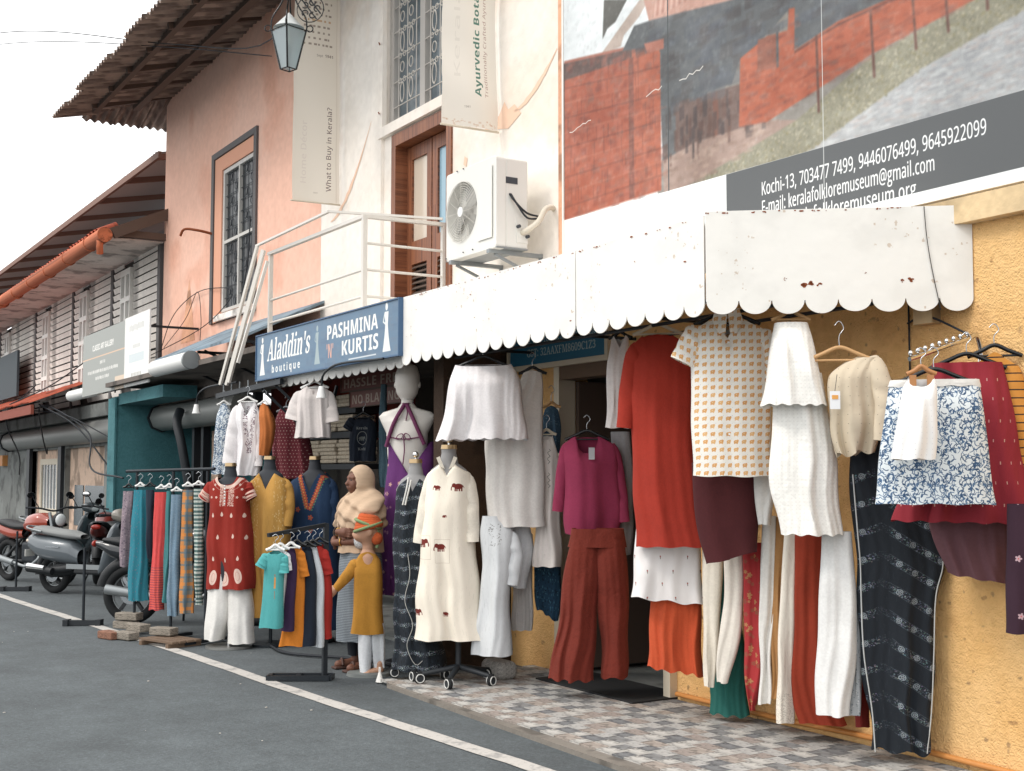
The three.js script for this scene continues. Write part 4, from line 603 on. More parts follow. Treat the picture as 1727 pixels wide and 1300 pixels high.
 scarf_blue: {o:[-11.343,1.865],a:58,r:[[1.316,-0.064,0.034],[0.799,-0.07,0.028],[0.221,-0.085,0.023]]},
 scarf_plaid: {o:[-11.161,1.801],a:58,r:[[1.361,-0.079,0.018],[0.806,-0.085,0.022],[0.255,-0.085,0.049]]},
 scarf_stripe: {o:[-11.015,1.75],a:58,r:[[1.373,-0.072,0.013],[0.812,-0.057,0.023],[0.339,-0.038,0.026]]},
 child_kurta: {o:[-8.644,1.221],a:58,r:[[0.919,-0.057,0.064],[0.852,-0.092,0.1],[0.608,-0.099,0.116],[0.308,-0.119,0.122]],s:[[[-0.061,0.848,0.058],[-0.132,0.759,0.047],[-0.234,0.639,0.031]]]},
 child_legL: {o:[-8.644,1.221],a:58,r:[[0.387,-0.066,0.041],[0.167,-0.06,0.039],[0.022,-0.049,0.035]]},
 child_legR: {o:[-8.644,1.221],a:58,r:[[0.387,0.032,0.131],[0.053,0.053,0.142]]},
 tee_teal: {o:[-8.421,2.044],a:58,r:[[0.978,-0.034,0.046],[0.949,-0.067,0.08],[0.833,-0.07,0.073],[0.427,-0.097,0.065]],s:[[[-0.046,0.94,0.034],[-0.091,0.849,0.042]],[[0.063,0.936,0.034],[0.073,0.808,0.038]]]},
 tee_white: {o:[-8.483,1.958],a:58,r:[[0.981,-0.056,0.021],[0.951,-0.072,0.038],[0.825,-0.045,0.031],[0.457,-0.04,0.01]],s:[[[0.021,0.943,0.03],[0.044,0.817,0.032]]]},
 tee_purple: {o:[-8.497,1.886],a:58,r:[[0.986,-0.034,0.026],[0.821,-0.04,0.04],[0.388,-0.065,0.02]]},
 tee_orange: {o:[-8.513,1.817],a:58,r:[[1.0,-0.051,0.013],[0.818,-0.066,0.037],[0.269,-0.14,0.039]],s:[[[-0.003,0.954,0.034],[0.042,0.767,0.036]]]},
 tee_navy: {o:[-8.523,1.736],a:58,r:[[0.989,-0.05,0.014],[0.75,-0.043,0.052],[0.27,-0.046,0.048]]},
 tee_pale: {o:[-8.54,1.665],a:58,r:[[0.995,-0.067,-0.007],[0.724,-0.042,0.044],[0.255,-0.037,0.045]]},
 tee_red: {o:[-8.579,1.579],a:58,r:[[1.008,-0.081,-0.024],[0.761,-0.047,0.031],[0.304,-0.034,0.045]],s:[[[-0.028,0.951,0.035],[0.018,0.769,0.037]]]},
};

// ---------- cloth ----------
function herm(rows, y) { // smooth interpolation of the outline rows
  let i = 0; while (i < rows.length - 2 && y < rows[i + 1][0]) i++;
  const a = rows[i], b = rows[i + 1], t = clamp((a[0] - y) / (a[0] - b[0])), p = rows[i - 1] || a, n = rows[i + 2] || b;
  return [1, 2].map(k => { const h = a[0] - b[0], m0 = (p === a ? (b[k] - a[k]) / h : (b[k] - p[k]) / (p[0] - b[0])) * h, m1 = (n === b ? (b[k] - a[k]) / h : (n[k] - a[k]) / (a[0] - n[0])) * h, t2 = t * t, t3 = t2 * t; return (2 * t3 - 3 * t2 + 1) * a[k] + (t3 - 2 * t2 + t) * m0 + (3 * t2 - 2 * t3) * b[k] + (t3 - t2) * m1; });
}
// a hollow hanging garment: d half depth, f0/f1 fold height at top/hem, fr folds per metre, sh shoulder drop, neck {w, f, b, v}
function cloth(rows, o = {}) {
  const top = rows[0][0], bot = Math.max(rows[rows.length - 1][0], o.min ?? -9), H = top - bot, ny = clamp(Math.round(H / .016), 14, 84), m = o.m ?? 96;
  const d = o.d ?? .07, f0 = (o.f0 ?? .004) * 1.3, f1 = (o.f1 ?? .018) * 1.45, fr = o.fr ?? 11, sh = o.sh ?? 0, nk = o.neck, ph = [0, 1, 2, 3, 4, 5].map(() => rnd() * 6.28), dr = [0, 1, 2].map(() => rr(-1.2, 1.2)), hem = (o.hem ?? .008) * .45;
  const pos = [], uv = [], ix = [], wid = Math.max(...rows.map(r => r[2] - r[1]));
  const folds = [0, 1].map(() => { const n = clamp(Math.round(wid * fr * 1.15), 3, 22), l = []; for (let i = 0; i < n; i++) l.push([((i + rr(.15, .85)) / n - .5) * wid, rr(.22, .5) / fr * rr(.7, 1.5), (rnd() < .62 ? 1 : -.8) * rr(.35, 1.25), rnd() < .45 ? -.2 : rr(0, .45), rr(-.12, .12) * wid, rr(.75, 1.4)]); return l; });
  for (let j = 0; j <= ny; j++) {
    const t = j / ny, y = top - H * t, [a0, a1] = herm(rows, y), c = (a0 + a1) / 2, hw = (a1 - a0) / 2, amp = lerp(f0, f1, Math.pow(t, .8)), dd = Math.min(d * lerp(o.dt ?? .35, 1, sst(t * (o.dk ?? 3.5))), hw * .95), wb = clamp(1 - t / .42);
    for (let i = 0; i <= m; i++) {
      const th = i / m * 2 * Math.PI, cx = Math.cos(th), sx = Math.sin(th), ex = Math.sign(cx) * Math.pow(Math.abs(cx), .82), front = sx >= 0 ? 1 : 0, q = front ? 0 : 3;
      let x = c + hw * ex, z = dd * Math.sign(sx) * Math.pow(Math.abs(sx), .75), yy = y;
      const xs0 = ex * hw, xs = xs0 + .02 * Math.sin(y * 5 + ph[5]) * t; let wv = .12 * Math.sin(xs * fr * 14 + ph[q + 1] + dr[1] * t * 2);
      for (const f of folds[front]) { const u = (xs * (wid / 2) / Math.max(hw, .02) * f[5] - f[0] - f[4] * t) / f[1]; if (u > -3 && u < 3) wv += f[2] * 1.25 * Math.exp(-u * u) * sst((t - f[3]) / .35); }
      if (!front) wv = -wv;
      z += amp * wv * Math.pow(Math.abs(sx), .35) + (o.blow ?? 0) * t * t; x += amp * .35 * Math.sin(y * 14 + ph[1] + (cx > 0 ? 2 : 0)) * t;
      z += (.003 * Math.sin(y * 19 + xs * 14 + ph[2]) + .004 * Math.sin(y * 9 - xs * 21 + ph[4]) * (1 - t)) * (front ? 1 : -1);
      if (wb > 0) { const ax = Math.abs(ex); let off = -sh * Math.pow(ax, 1.6); if (nk) { const k = ax * hw / nk.w; if (k < 1) off -= (front ? nk.f : nk.b ?? .02) * (nk.v ? 1 - k : Math.sqrt(1 - k * k)); } yy += off * wb * wb; }
      if (t > .8) yy += hem * (t - .8) * 5 * (Math.sin(xs * fr * 6.28 + ph[q]) + .6 * Math.sin(xs0 * 7 + ph[4]));
      if (o.slope) yy += o.slope * ex * t * hw;
      pos.push(x, yy, z); uv.push(xs0 + c + (front ? 0 : .37), yy);
      if (j && i) { const k = j * (m + 1) + i; ix.push(k - m - 2, k - 1, k - m - 1, k - m - 1, k - 1, k); }
    }
  }
  const g = new THREE.BufferGeometry(); g.setAttribute('position', new THREE.Float32BufferAttribute(pos, 3)); g.setAttribute('uv', new THREE.Float32BufferAttribute(uv, 2)); g.setIndex(ix); g.computeVertexNormals(); return g;
}
function sleeve(pts, fl = .6, z = 0, zEnd = .02) { // flattened tapering tube along [across, height, half width]
  const n = 18, m = 22, pos = [], uv = [], ix = [], cv = new THREE.CatmullRomCurve3(pts.map((p, i) => V(p[0], p[1], z + zEnd * i / (pts.length - 1)))), ph = rnd() * 6;
  const rad = t => { const q = t * (pts.length - 1), i = Math.min(pts.length - 2, Math.floor(q)); return lerp(pts[i][2], pts[i + 1][2], q - i); };
  for (let j = 0; j <= n; j++) { const t = j / n, p = cv.getPoint(t), tg = cv.getTangent(t), r = rad(t) * (.35 + .65 * Math.sqrt(clamp(t * 6))), nx = -tg.y, nyv = tg.x, L = Math.hypot(nx, nyv) || 1;
    for (let i = 0; i <= m; i++) { const a = i / m * 6.2832, w = 1 + .16 * Math.sin(t * 17 + ph + a) + .1 * Math.sin(t * 31 + a * 2); pos.push(p.x + nx / L * Math.cos(a) * r * (1 + .03 * Math.sin(t * 15 + ph)), p.y + nyv / L * Math.cos(a) * r, p.z + Math.sin(a) * r * fl * w); uv.push(p.x + Math.cos(a) * r, p.y + (i / m) * .02); if (i && j) { const k = j * (m + 1) + i; ix.push(k - m - 2, k - 1, k - m - 1, k - m - 1, k - 1, k); } } }
  const g = new THREE.BufferGeometry(); g.setAttribute('position', new THREE.Float32BufferAttribute(pos, 3)); g.setAttribute('uv', new THREE.Float32BufferAttribute(uv, 2)); g.setIndex(ix); g.computeVertexNormals(); return g;
}
// solid form lofted from [height, half width, half depth, cx, cz]
function form(rows, m = 28) {
  const pos = [], ix = [], sub = []; for (let i = 0; i < rows.length - 1; i++) for (let k = 0; k < 5; k++) { const t = sst(k / 5) * .4 + k / 5 * .6; sub.push([0, 1, 2, 3, 4].map(q => lerp(rows[i][q] ?? 0, rows[i + 1][q] ?? 0, t))); } sub.push([0, 1, 2, 3, 4].map(q => rows[rows.length - 1][q] ?? 0));
  sub.forEach((r, j) => { for (let i = 0; i <= m; i++) { const a = i / m * 6.2832; pos.push(r[3] + Math.cos(a) * r[1], r[0], r[4] + Math.sin(a) * r[2]); if (i && j) { const k = j * (m + 1) + i; ix.push(k - m - 2, k - m - 1, k - 1, k - m - 1, k, k - 1); } } });
  const cap = (j, y, r, f) => { const b = pos.length / 3; pos.push(r[3], y, r[4]); for (let i = 0; i < m; i++) { const k = j * (m + 1) + i; f ? ix.push(b, k, k + 1) : ix.push(b, k + 1, k); } }; cap(0, sub[0][0], sub[0], 1); cap(sub.length - 1, sub[sub.length - 1][0], sub[sub.length - 1], 0);
  const g = new THREE.BufferGeometry(); g.setAttribute('position', new THREE.Float32BufferAttribute(pos, 3)); g.setIndex(ix); g.computeVertexNormals(); return plain(g);
}
function fab(color, o = {}) { return dbl(new THREE.MeshPhysicalMaterial({ color, roughness: .93, sheen: .25, sheenRoughness: .6, bumpMap: sized(wrinkle, (o.bs ?? .55) < .3 ? .2 : .55), bumpScale: o.b ?? .0022, ...(o.map ? { map: o.map, color: '#ffffff' } : {}) })); }
const weaveT = tex(256, (u, v) => { const k = 246 + (fbm(u, v, 6, 4, 3) - .5) * 16 + (fbm(u, v, 90, 2, 6) - .5) * 16; return [k, k, k]; });
const rgb = h => { const n = parseInt(h.slice(1), 16); return [n >> 16, (n >> 8) & 255, n & 255]; };
const solid = (hex, amt = 8, o = {}) => { const m = fab('#fff', { map: sized(weaveT, .7), ...o }); m.color.copy(lin(rgb(hex))); return m; };
function tile(px, s, bg, draw, o = {}) { const t = canvasTex(px, px, (c, w, h) => { c.fillStyle = bg; c.fillRect(0, 0, w, h); draw(c, w, h); }); return fab('#fff', { map: sized(t, s), ...o }); }
function fitted(gd, px, bg, draw) { // print placed over the whole outline
  const ys = gd.r.map(r => r[0]), x0 = Math.min(...gd.r.map(r => r[1])), x1 = Math.max(...gd.r.map(r => r[2])), y1 = ys[0], y0 = ys[ys.length - 1], W = x1 - x0, H = y1 - y0;
  const t = canvasTex(px, Math.round(px * H / W), (c, w, h) => { c.fillStyle = bg; c.fillRect(0, 0, w, h); for (let i = 0; i < 900; i++) { c.fillStyle = rnd() > .5 ? 'rgba(255,255,255,.03)' : 'rgba(0,0,0,.03)'; c.fillRect(rnd() * w, rnd() * h, rr(1, 6), rr(4, 40)); } draw(c, w, h); });
  return fab('#fff', { map: sized(t, W, H, x0, y0) });
}
function elephant(c, x, y, s, col) { c.fillStyle = col; c.beginPath(); c.ellipse(x, y, s * .5, s * .32, 0, 0, 7); c.fill(); c.beginPath(); c.ellipse(x + s * .5, y - s * .12, s * .24, s * .24, 0, 0, 7); c.fill(); for (const k of [-.38, -.12, .14, .34]) c.fillRect(x + s * k - s * .07, y + s * .1, s * .15, s * .45); c.lineWidth = s * .11; c.strokeStyle = col; c.beginPath(); c.moveTo(x + s * .68, y - s * .06); c.quadraticCurveTo(x + s * .86, y + s * .2, x + s * .78, y + s * .45); c.stroke(); c.beginPath(); c.moveTo(x - s * .48, y - s * .1); c.lineTo(x - s * .62, y + s * .18); c.lineWidth = s * .05; c.stroke(); }
function paisley(c, x, y, s, col) { c.fillStyle = col; c.beginPath(); c.moveTo(x, y - s * .75); c.quadraticCurveTo(x + s * .5, y, x + s * .25, y + s * .35); c.quadraticCurveTo(x, y + s * .6, x - s * .25, y + s * .35); c.quadraticCurveTo(x - s * .42, y, x, y - s * .75); c.fill(); }
function flower(c, x, y, r, col, ctr) { c.fillStyle = col; for (let i = 0; i < 5; i++) { c.beginPath(); c.ellipse(x + Math.cos(i * 1.257) * r * .55, y + Math.sin(i * 1.257) * r * .55, r * .45, r * .32, i * 1.257, 0, 7); c.fill(); } if (ctr) { c.fillStyle = ctr; c.beginPath(); c.arc(x, y, r * .22, 0, 7); c.fill(); } }
function hanger(o, x, y, w, mat, z = 0, hook = .14, clips = false) {
  part('hanger', [tube([[x - w / 2, y - w * .16, z], [x - w * .25, y - w * .05, z], [x, y + .015, z], [x + w * .25, y - w * .05, z], [x + w / 2, y - w * .16, z]], .011, 26, 7), ...(clips ? [cb(.03, .05, .02, x - w * .3, y - .05, z), cb(.03, .05, .02, x + w * .3, y - .05, z)] : [rod([x - w * .45, y - w * .15, z], [x + w * .45, y - w * .15, z], .006)])], mat, o);
  part('hook', tube([[x, y + .01, z], [x, y + hook * .5, z], [x + .022, y + hook * .75, z], [x, y + hook, z], [x - .022, y + hook * .85, z]], .0028, 18, 5), M.steel, o);
}
const HB = M.blackGloss, HW = M.lightWood, HP = std('#e9e9e6', .4);
// one garment on a hanger from its outline
function wear(key, name, label, cat, mat, o = {}) {
  const gd = GD[key], g = thing(name, label, cat, [gd.o[0], 0, gd.o[1]], gd.a, o.group), part1 = o.part ?? 'body';
  part(part1, cloth(gd.r, o), mat, g);
  (gd.s ?? []).forEach((s, i) => part('sleeve', sleeve(s, o.sf ?? .62, .0, o.sz ?? .03), o.smat ?? mat, g));
  const r0 = gd.r[0]; if (o.hang) hanger(g, (r0[1] + r0[2]) / 2 + (o.hx ?? 0), r0[0] + (o.hy ?? .01), o.hw ?? Math.max(.16, (gd.r[1][2] - gd.r[1][1]) * .92), o.hang, 0, o.hook ?? .12, o.clips);
  return g;
}

// ---------- garments under the awning ----------
const white1 = solid('#e3e1dc', 5), ivory = solid('#e6decf', 6), whiteCool = solid('#dadde0', 5);
wear('red_kurta', 'long_kurta', 'long plain brick-red kurta with sleeves hung beside the patterned shirt', 'kurta', solid('#a83222', 10), { d: .085, sh: .05, neck: { w: .09, f: .03, b: .015 }, f1: .014, fr: 7, hang: M.paleWood, hy: .02, hw: .3 });
{
  const pm = tile(512, .17, '#ece8e0', (c, w) => { for (let i = 0; i < 4; i++) for (let j = 0; j < 4; j++) { const x = (i + .5) * w / 4, y = (j + .5) * w / 4; c.fillStyle = (i + j) % 2 ? '#d6a066' : '#dcae78'; c.beginPath(); c.ellipse(x, y + 4, 38, 30, 0, 0, 7); c.fill(); c.beginPath(); c.ellipse(x + 26, y - 14, 17, 19, 0, 0, 7); c.fill(); c.fillRect(x - 34, y + 18, 16, 24); c.fillRect(x + 12, y + 18, 16, 24); c.fillStyle = '#e8cfa8'; c.fillRect(x - 10, y - 8, 16, 14); c.fillStyle = '#c7ccd0'; c.fillRect(x + 50, y - 50, 10, 14); } });
  const g = wear('print_shirt', 'short_sleeved_shirt', 'white collared shirt printed all over with small orange elephants', 'shirt', pm, { d: .085, sh: .045, neck: { w: .075, f: .13, b: .0, v: true }, f1: .012, fr: 5, hang: HB, hook: .1 });
  const y = GD.print_shirt.r[0][0], cx = (GD.print_shirt.r[0][1] + GD.print_shirt.r[0][2]) / 2;
  for (const s of [-1, 1]) { const f = new THREE.ExtrudeGeometry(shapeOf([[0, .02], [s * .065, .035], [s * .085, -.03], [s * .05, -.105], [s * .012, -.1]]), { depth: .006, bevelEnabled: false }); part('collar', f.rotateY(s * .25).translate(cx, y + .0, .055), pm, g); }
  for (let i = 0; i < 6; i++) part('button', cyl(.006, .006, .004, 0, 0, 0, 10).rotateX(Math.PI / 2).translate(cx, y - .16 - i * .1, .098), HP, g);
}
wear('maroon_kurta', 'maroon_kurta', 'dark maroon kurta hem hanging behind the elephant print shirt', 'kurta', solid('#4c1a1e', 8), { d: .06, f1: .01, fr: 4, slope: .25, dt: 1 });
{
  const lace = fab('#fff', { map: sized(tex(512, (u, v) => { const a = fbm(u, v, 24, 3, 5), b = Math.abs(Math.sin(u * 50.27) * Math.sin(v * 50.27)); const k = 243 + (a - .5) * 16 - (b > .8 ? 9 : 0); return [k, k - 2, k - 8]; }), .3), b: .003, bs: .2 });
  const g = wear('lace_under', 'tiered_lace_dress', 'white tiered lace dress hung from a wooden hanger', 'dress', lace, { d: .1, f0: .008, f1: .022, fr: 14, hem: .012, dt: .8 });
  const t = GD.lace_tier, sub = part('upper_tier', cloth(t.r, { d: .13, f0: .008, f1: .02, fr: 16, dt: .5, hem: .012 }), lace, g); sub.position.set(t.o[0] - GD.lace_under.o[0], 0, t.o[1] - GD.lace_under.o[1]).applyAxisAngle(V(0, 1, 0), -54 * DEG);
  hanger(g, sub.position.x, t.r[0][0] + .05, .2, HW, sub.position.z, .1);
}
wear('white_hem', 'white_cotton_dress', 'white cotton dress hem showing between the maroon kurta and the lace dress', 'dress', white1, { d: .05, dt: 1, fr: 9 });
{
  const m = tile(256, .14, '#cdbfa8', (c, w) => { for (let i = 0; i < 9; i++) { c.fillStyle = '#8d8474'; c.fillRect((i % 3) * 85 + 30 + (i > 2 ? 12 : 0), Math.floor(i / 3) * 85 + 30, 7, 7); } }, { b: .003 });
  const g = wear('beige_sweater', 'knitted_top', 'dotted oatmeal knitted top with a price tag on a wooden hanger', 'sweater', m, { d: .06, f0: .006, f1: .03, fr: 9, hem: .03, slope: .18, neck: { w: .13, f: .04, b: .03 }, hang: HW, hy: .0, hx: -.15, hw: .34, hook: .15, sz: .08 });
  part('price_tag', [cb(.05, .09, .003, -.1, 1.87, .13)], std('#e8eaec', .6), g); part('tag_print', cb(.03, .02, .002, -.1, 1.885, .133), std('#e0a050', .6), g); part('tag_string', rod([-.1, 1.915, .13], [-.085, 2.0, .1], .0015), M.wire, g);
}
const batik = tile(512, .3, '#182028', (c, w) => {
  for (let i = 0; i < 300; i++) { c.fillStyle = ['rgba(50,62,72,.3)', 'rgba(6,8,12,.5)'][i % 2]; c.fillRect(rnd() * w, rnd() * w, rr(3, 20), rr(6, 50)); }
  for (const y of [90, 260, 430]) for (let i = 0; i < 340; i++) { const x = rnd() * w, k = .5 + .5 * Math.sin(x / w * 6.283 * 3 + y); c.fillStyle = `rgba(${150 + rnd() * 40},${158 + rnd() * 40},${164 + rnd() * 40},${.35 + .5 * k})`; c.fillRect(x, y + 12 * Math.sin(x / w * 12.566) + (rnd() + rnd() - 1) * 34, rr(3, 12), rr(2, 7)); }
});
const batikWrap = fitted(GD.black_wrap, 512, '#161d25', (c, w, h) => {
  for (let n = -3; n < 16; n++) { const y0 = n * h / 12; const path = x => y0 + (x < .32 ? (.32 - x) * w * .35 : (x - .32) * w * .62);
    for (let i = 0; i < 420; i++) { const x = rnd(), st = x > .26 && x < .42 ? .35 : 1; c.fillStyle = `rgba(${110 + rnd() * 50},${120 + rnd() * 50},${130 + rnd() * 46},${(.25 + .45 * rnd()) * st})`; c.fillRect(x * w, path(x) + (rnd() - .5) * 46, rr(2, 9), rr(2, 6)); }
    for (const x of [.12, .5, .66, .82, .95]) { c.strokeStyle = 'rgba(160,170,176,.8)'; c.lineWidth = 4; c.beginPath(); c.arc(x * w, path(x), 15, 0, 7); c.stroke(); flower(c, x * w, path(x), 12, 'rgba(160,168,172,.7)', '#151a20'); }
    c.strokeStyle = 'rgba(120,130,138,.5)'; c.lineWidth = 2; for (const o of [-25, 25]) { c.beginPath(); for (let x = .4; x <= 1; x += .05) { x === .4 ? c.moveTo(x * w, path(x) + o) : c.lineTo(x * w, path(x) + o); } c.stroke(); } }
});
{
  const g = wear('black_wrap', 'black_batik_skirt', 'long black and grey batik wrap skirt hanging to the foot of the ochre wall', 'skirt', batikWrap, { d: .075, f0: .008, f1: .026, fr: 8, hem: .03, dt: .6 });
  const R = GD.black_wrap.r, edge = k => tube(R.slice(1).map((r, i) => [r[k] + (k === 1 ? .012 : -.012), r[0], .05 + .012 * Math.sin(i * 2)]), .0035, 60, 5); part('white_piping', [edge(1), edge(2)], std('#b9bdbd', .8), g);
}
const floralBlue = tile(512, .26, '#d6dde0', (c, w) => { for (let i = 0; i < 330; i++) { const x = rnd() * w, y = rnd() * w, a = rnd() * 6.28; c.strokeStyle = ['#3d5a7c', '#4d6b8c', '#2f4a6a'][i % 3]; c.lineWidth = rr(4, 9); for (const [ox, oy] of [[0, 0], [512, 0], [-512, 0], [0, 512], [0, -512]]) { c.beginPath(); c.moveTo(x + ox, y + oy); c.quadraticCurveTo(x + ox + Math.cos(a) * 30, y + oy + Math.sin(a) * 30, x + ox + Math.cos(a + 1) * 50, y + oy + Math.sin(a + 1) * 50); c.stroke(); if (i % 5 === 0) { c.beginPath(); c.ellipse(x + ox, y + oy, 18, 9, a, 0, 7); c.fillStyle = c.strokeStyle; c.fill(); } } } });
wear('maroon_skirt', 'maroon_skirt', 'gathered maroon skirt with copper hem and tiny motifs', 'skirt', (() => { const m = tile(256, .2, '#8a2430', (c) => { for (let i = 0; i < 8; i++) { c.fillStyle = i % 2 ? '#b98a84' : '#c49b8c'; c.fillRect((i % 4) * 64 + 20 + (i > 3 ? 26 : 0), i > 3 ? 170 : 50, 6, 18); } }); return m; })(), { d: .08, f0: .012, f1: .02, fr: 9, dt: .6, hang: HB, hy: .03, hw: .36, hook: .12, hem: .012 });
{ const R = GD.maroon_skirt, l = R.r[R.r.length - 1]; }
{
  const g = wear('blue_skirt', 'floral_skirt', 'white skirt covered with a dense blue flower print', 'skirt', floralBlue, { d: .085, f1: .014, fr: 5, dt: .5, neck: null, hang: HB, hy: .04, hw: .4 });
  const w0 = GD.blue_skirt.r; part('waistband', cloth([[w0[0][0] + .004, w0[0][1] - .003, w0[0][2] + .003], [w0[0][0] - .03, w0[1][1] - .003, w0[1][2] + .003]], { d: .05, dt: 1, f0: .001, f1: .002 }), white1, g);
}
wear('child_top', 'child_dress', 'small white dotted sleeveless top clipped over the blue flower skirt', 'top', tile(256, .1, '#edecea', (c) => { for (let i = 0; i < 16; i++) { c.fillStyle = '#c4c6ca'; c.fillRect((i % 4) * 64 + 20, Math.floor(i / 4) * 64 + 26, 7, 7); } }), { d: .045, f1: .014, fr: 10, neck: { w: .05, f: .05, b: .02 }, hang: std('#b07a4a', .5), hy: .03, hw: .13, hook: .1, clips: true });
wear('stripe_top', 'striped_blouse', 'mustard top with thin black stripes behind the maroon skirt', 'top', tile(256, .12, '#c98a3e', (c) => { c.fillStyle = '#3a2c24'; for (const y of [20, 105, 190]) c.fillRect(0, y, 256, 14); }), { d: .04, f1: .014, fr: 5, sh: .05, hang: HB, hy: .02, hw: .25 });
wear('mauve_skirt', 'mauve_skirt', 'plain mauve skirt hanging low on the ochre wall', 'skirt', solid('#6e4a50', 8), { d: .05, dt: 1, f0: .012, f1: .02, fr: 9, slope: -.15 });
wear('purple_kurta', 'plum_kurta', 'dark plum kurta with a row of pale flower motifs', 'kurta', tile(256, .26, '#331b2a', (c) => { flower(c, 60, 60, 16, '#b79aa0', '#c06060'); flower(c, 190, 180, 16, '#b79aa0', '#c06060'); }), { d: .05, dt: 1, f1: .012, fr: 6 });
const bottoms = 'trousers and cloths hanging along the ochre wall';
wear('cream_leg', 'cream_trousers', 'narrow cream trousers nearest the wooden door post', 'trousers', ivory, { d: .05, dt: 1, f1: .012 });
wear('green_cloth', 'green_dupatta', 'bottle green cloth hanging to the paving by the door post', 'cloth', solid('#1f6058', 10), { d: .05, dt: .8, f0: .01, f1: .02, fr: 12, hem: .02 });
wear('white_leg', 'white_salwar', 'white salwar leg tapering in front of the green cloth', 'trousers', solid('#e4ddd2', 6), { d: .05, dt: .9, f1: .016, fr: 10 });
wear('red_scarf', 'red_print_scarf', 'red scarf with dull gold print between white trousers', 'scarf', tile(256, .3, '#a02e30', (c) => { for (let i = 0; i < 40; i++) { c.fillStyle = i % 3 ? '#8b4a3a' : '#a97a50'; flower(c, rnd() * 256, rnd() * 256, rr(6, 15), c.fillStyle); } }), { d: .04, dt: .8, f1: .014, fr: 14 });
wear('white_strip', 'white_trousers', 'slim white trousers beside the red printed scarf', 'trousers', white1, { d: .03, dt: 1 });
wear('tan_trouser', 'tan_trousers', 'slim tan trousers squeezed between white pairs', 'trousers', solid('#a97c4c', 8), { d: .035, dt: 1 });
wear('lace_trouser', 'lace_hem_trousers', 'cream trousers with a deep lace hem', 'trousers', fitted(GD.lace_trouser, 128, '#e3dccf', (c, w, h) => { for (let i = 0; i < 500; i++) { c.fillStyle = '#b8b2a6'; c.fillRect(rnd() * w, h * rr(.85, 1), 3, 3); } }), { d: .045, dt: 1, f1: .012 });
wear('rust_trouser', 'rust_trousers', 'wide rust red trousers behind the white ones', 'trousers', solid('#8e3018', 8), { d: .05, dt: .9, f1: .018, fr: 9 });
wear('wine_trouser', 'wine_trousers', 'dark red trouser leg beside the black batik skirt', 'trousers', solid('#7c201c', 8), { d: .04, dt: 1 });
wear('grey_print', 'grey_print_trousers', 'grey mottled trouser leg behind the wide white trousers', 'trousers', tile(256, .15, '#a9adb0', (c) => { for (let i = 0; i < 120; i++) { c.fillStyle = i % 2 ? '#6d767c' : '#d2d2d0'; c.fillRect(rnd() * 256, rnd() * 256, rr(3, 14), rr(3, 9)); } }), { d: .035, dt: 1 });
wear('white_trouser', 'wide_white_trousers', 'wide white cotton trousers with gathered waist', 'trousers', solid('#e6e6e4', 6), { d: .07, dt: .55, f0: .008, f1: .014, fr: 10 });
wear('motif_kurta', 'white_motif_kurta', 'white kurta hem with tiny brown motifs below the brick-red kurta', 'kurta', tile(256, .16, '#e6e2e0', (c) => { for (const [x, y] of [[60, 50], [190, 170]]) { c.fillStyle = '#9a5a54'; c.fillRect(x, y, 12, 16); c.fillStyle = '#6c5a44'; c.fillRect(x + 3, y + 16, 6, 18); } }), { d: .09, dt: 1, f0: .01, f1: .024, fr: 6, hem: .02, slope: -.08 });
{
  const R = GD.orange_salwar.r, sal = solid('#c4512c', 10), g = wear('orange_salwar', 'orange_salwar', 'coral orange salwar with embroidered hems below the white kurta', 'trousers', sal, { d: .075, dt: 1, f0: .012, f1: .02, fr: 12, hem: .02, slope: -.12 });
}
wear('white_camisole', 'white_camisole', 'white sleeveless top hung left of the brick-red kurta', 'top', solid('#ece4e0', 6), { d: .045, f1: .018, fr: 12, neck: { w: .04, f: .08, b: .03, v: true }, hang: HB, hw: .16 });
wear('grey_dress', 'grey_dress', 'grey dress behind the magenta blouse in the doorway', 'dress', solid('#9b9a9c', 6), { d: .04, dt: .8 });
{
  const m = solid('#8d2c4c', 10), g = wear('magenta_top', 'magenta_blouse', 'magenta blouse with long sleeves and a tag hung in the doorway', 'blouse', m, { d: .085, sh: .03, neck: { w: .075, f: .13, b: .02 }, f1: .02, fr: 5, hang: HB, hw: .3, hem: .014 });
  part('price_tag', cb(.04, .08, .003, .0, 1.64, .1), std('#a9aaae', .6), g);
  const vm = solid('#702618', 16, { b: .008 }); vm.sheen = .8; vm.sheenColor.set('#b06040');
  const t = wear('velvet_hip', 'velvet_palazzo_trousers', 'rust velvet palazzo trousers below the magenta blouse', 'trousers', vm, { part: 'waistband', d: .093, dt: 1, f0: .003, f1: .003, fr: 14, hem: 0 });
  for (const k of ['velvet_legL', 'velvet_legR']) part('leg', cloth(GD[k].r, { d: .1, dt: .95, f0: .006, f1: .022, fr: 10, hem: .02 }), vm, t);
}
// centre
const gauze = solid('#e6e2e2', 6);
wear('peasant_top', 'off_shoulder_blouse', 'wide white gathered blouse on a black hanger below the scallops', 'blouse', gauze, { d: .12, f0: .012, f1: .026, fr: 11, dt: .45, neck: { w: .2, f: .02, b: .0 }, hang: HB, hw: .36, hy: .04, hook: .1, hem: .015 });
wear('long_dress', 'sleeveless_white_dress', 'long plain white sleeveless dress behind the gathered blouse', 'dress', solid('#e9e4de', 5), { d: .08, f1: .014, fr: 6, sh: .02, hang: HB, hw: .2 });
wear('denim_shirt', 'blue_batik_shirt', 'small dark blue batik shirt on a hanger by the door frame', 'shirt', tile(256, .12, '#3f5c72', (c) => { for (let i = 0; i < 70; i++) { c.fillStyle = i % 2 ? '#2a4258' : '#6a8494'; c.fillRect(rnd() * 256, rnd() * 256, rr(5, 24), rr(3, 8)); } }), { d: .04, sh: .03, hang: HW, hw: .14, hook: .14 });
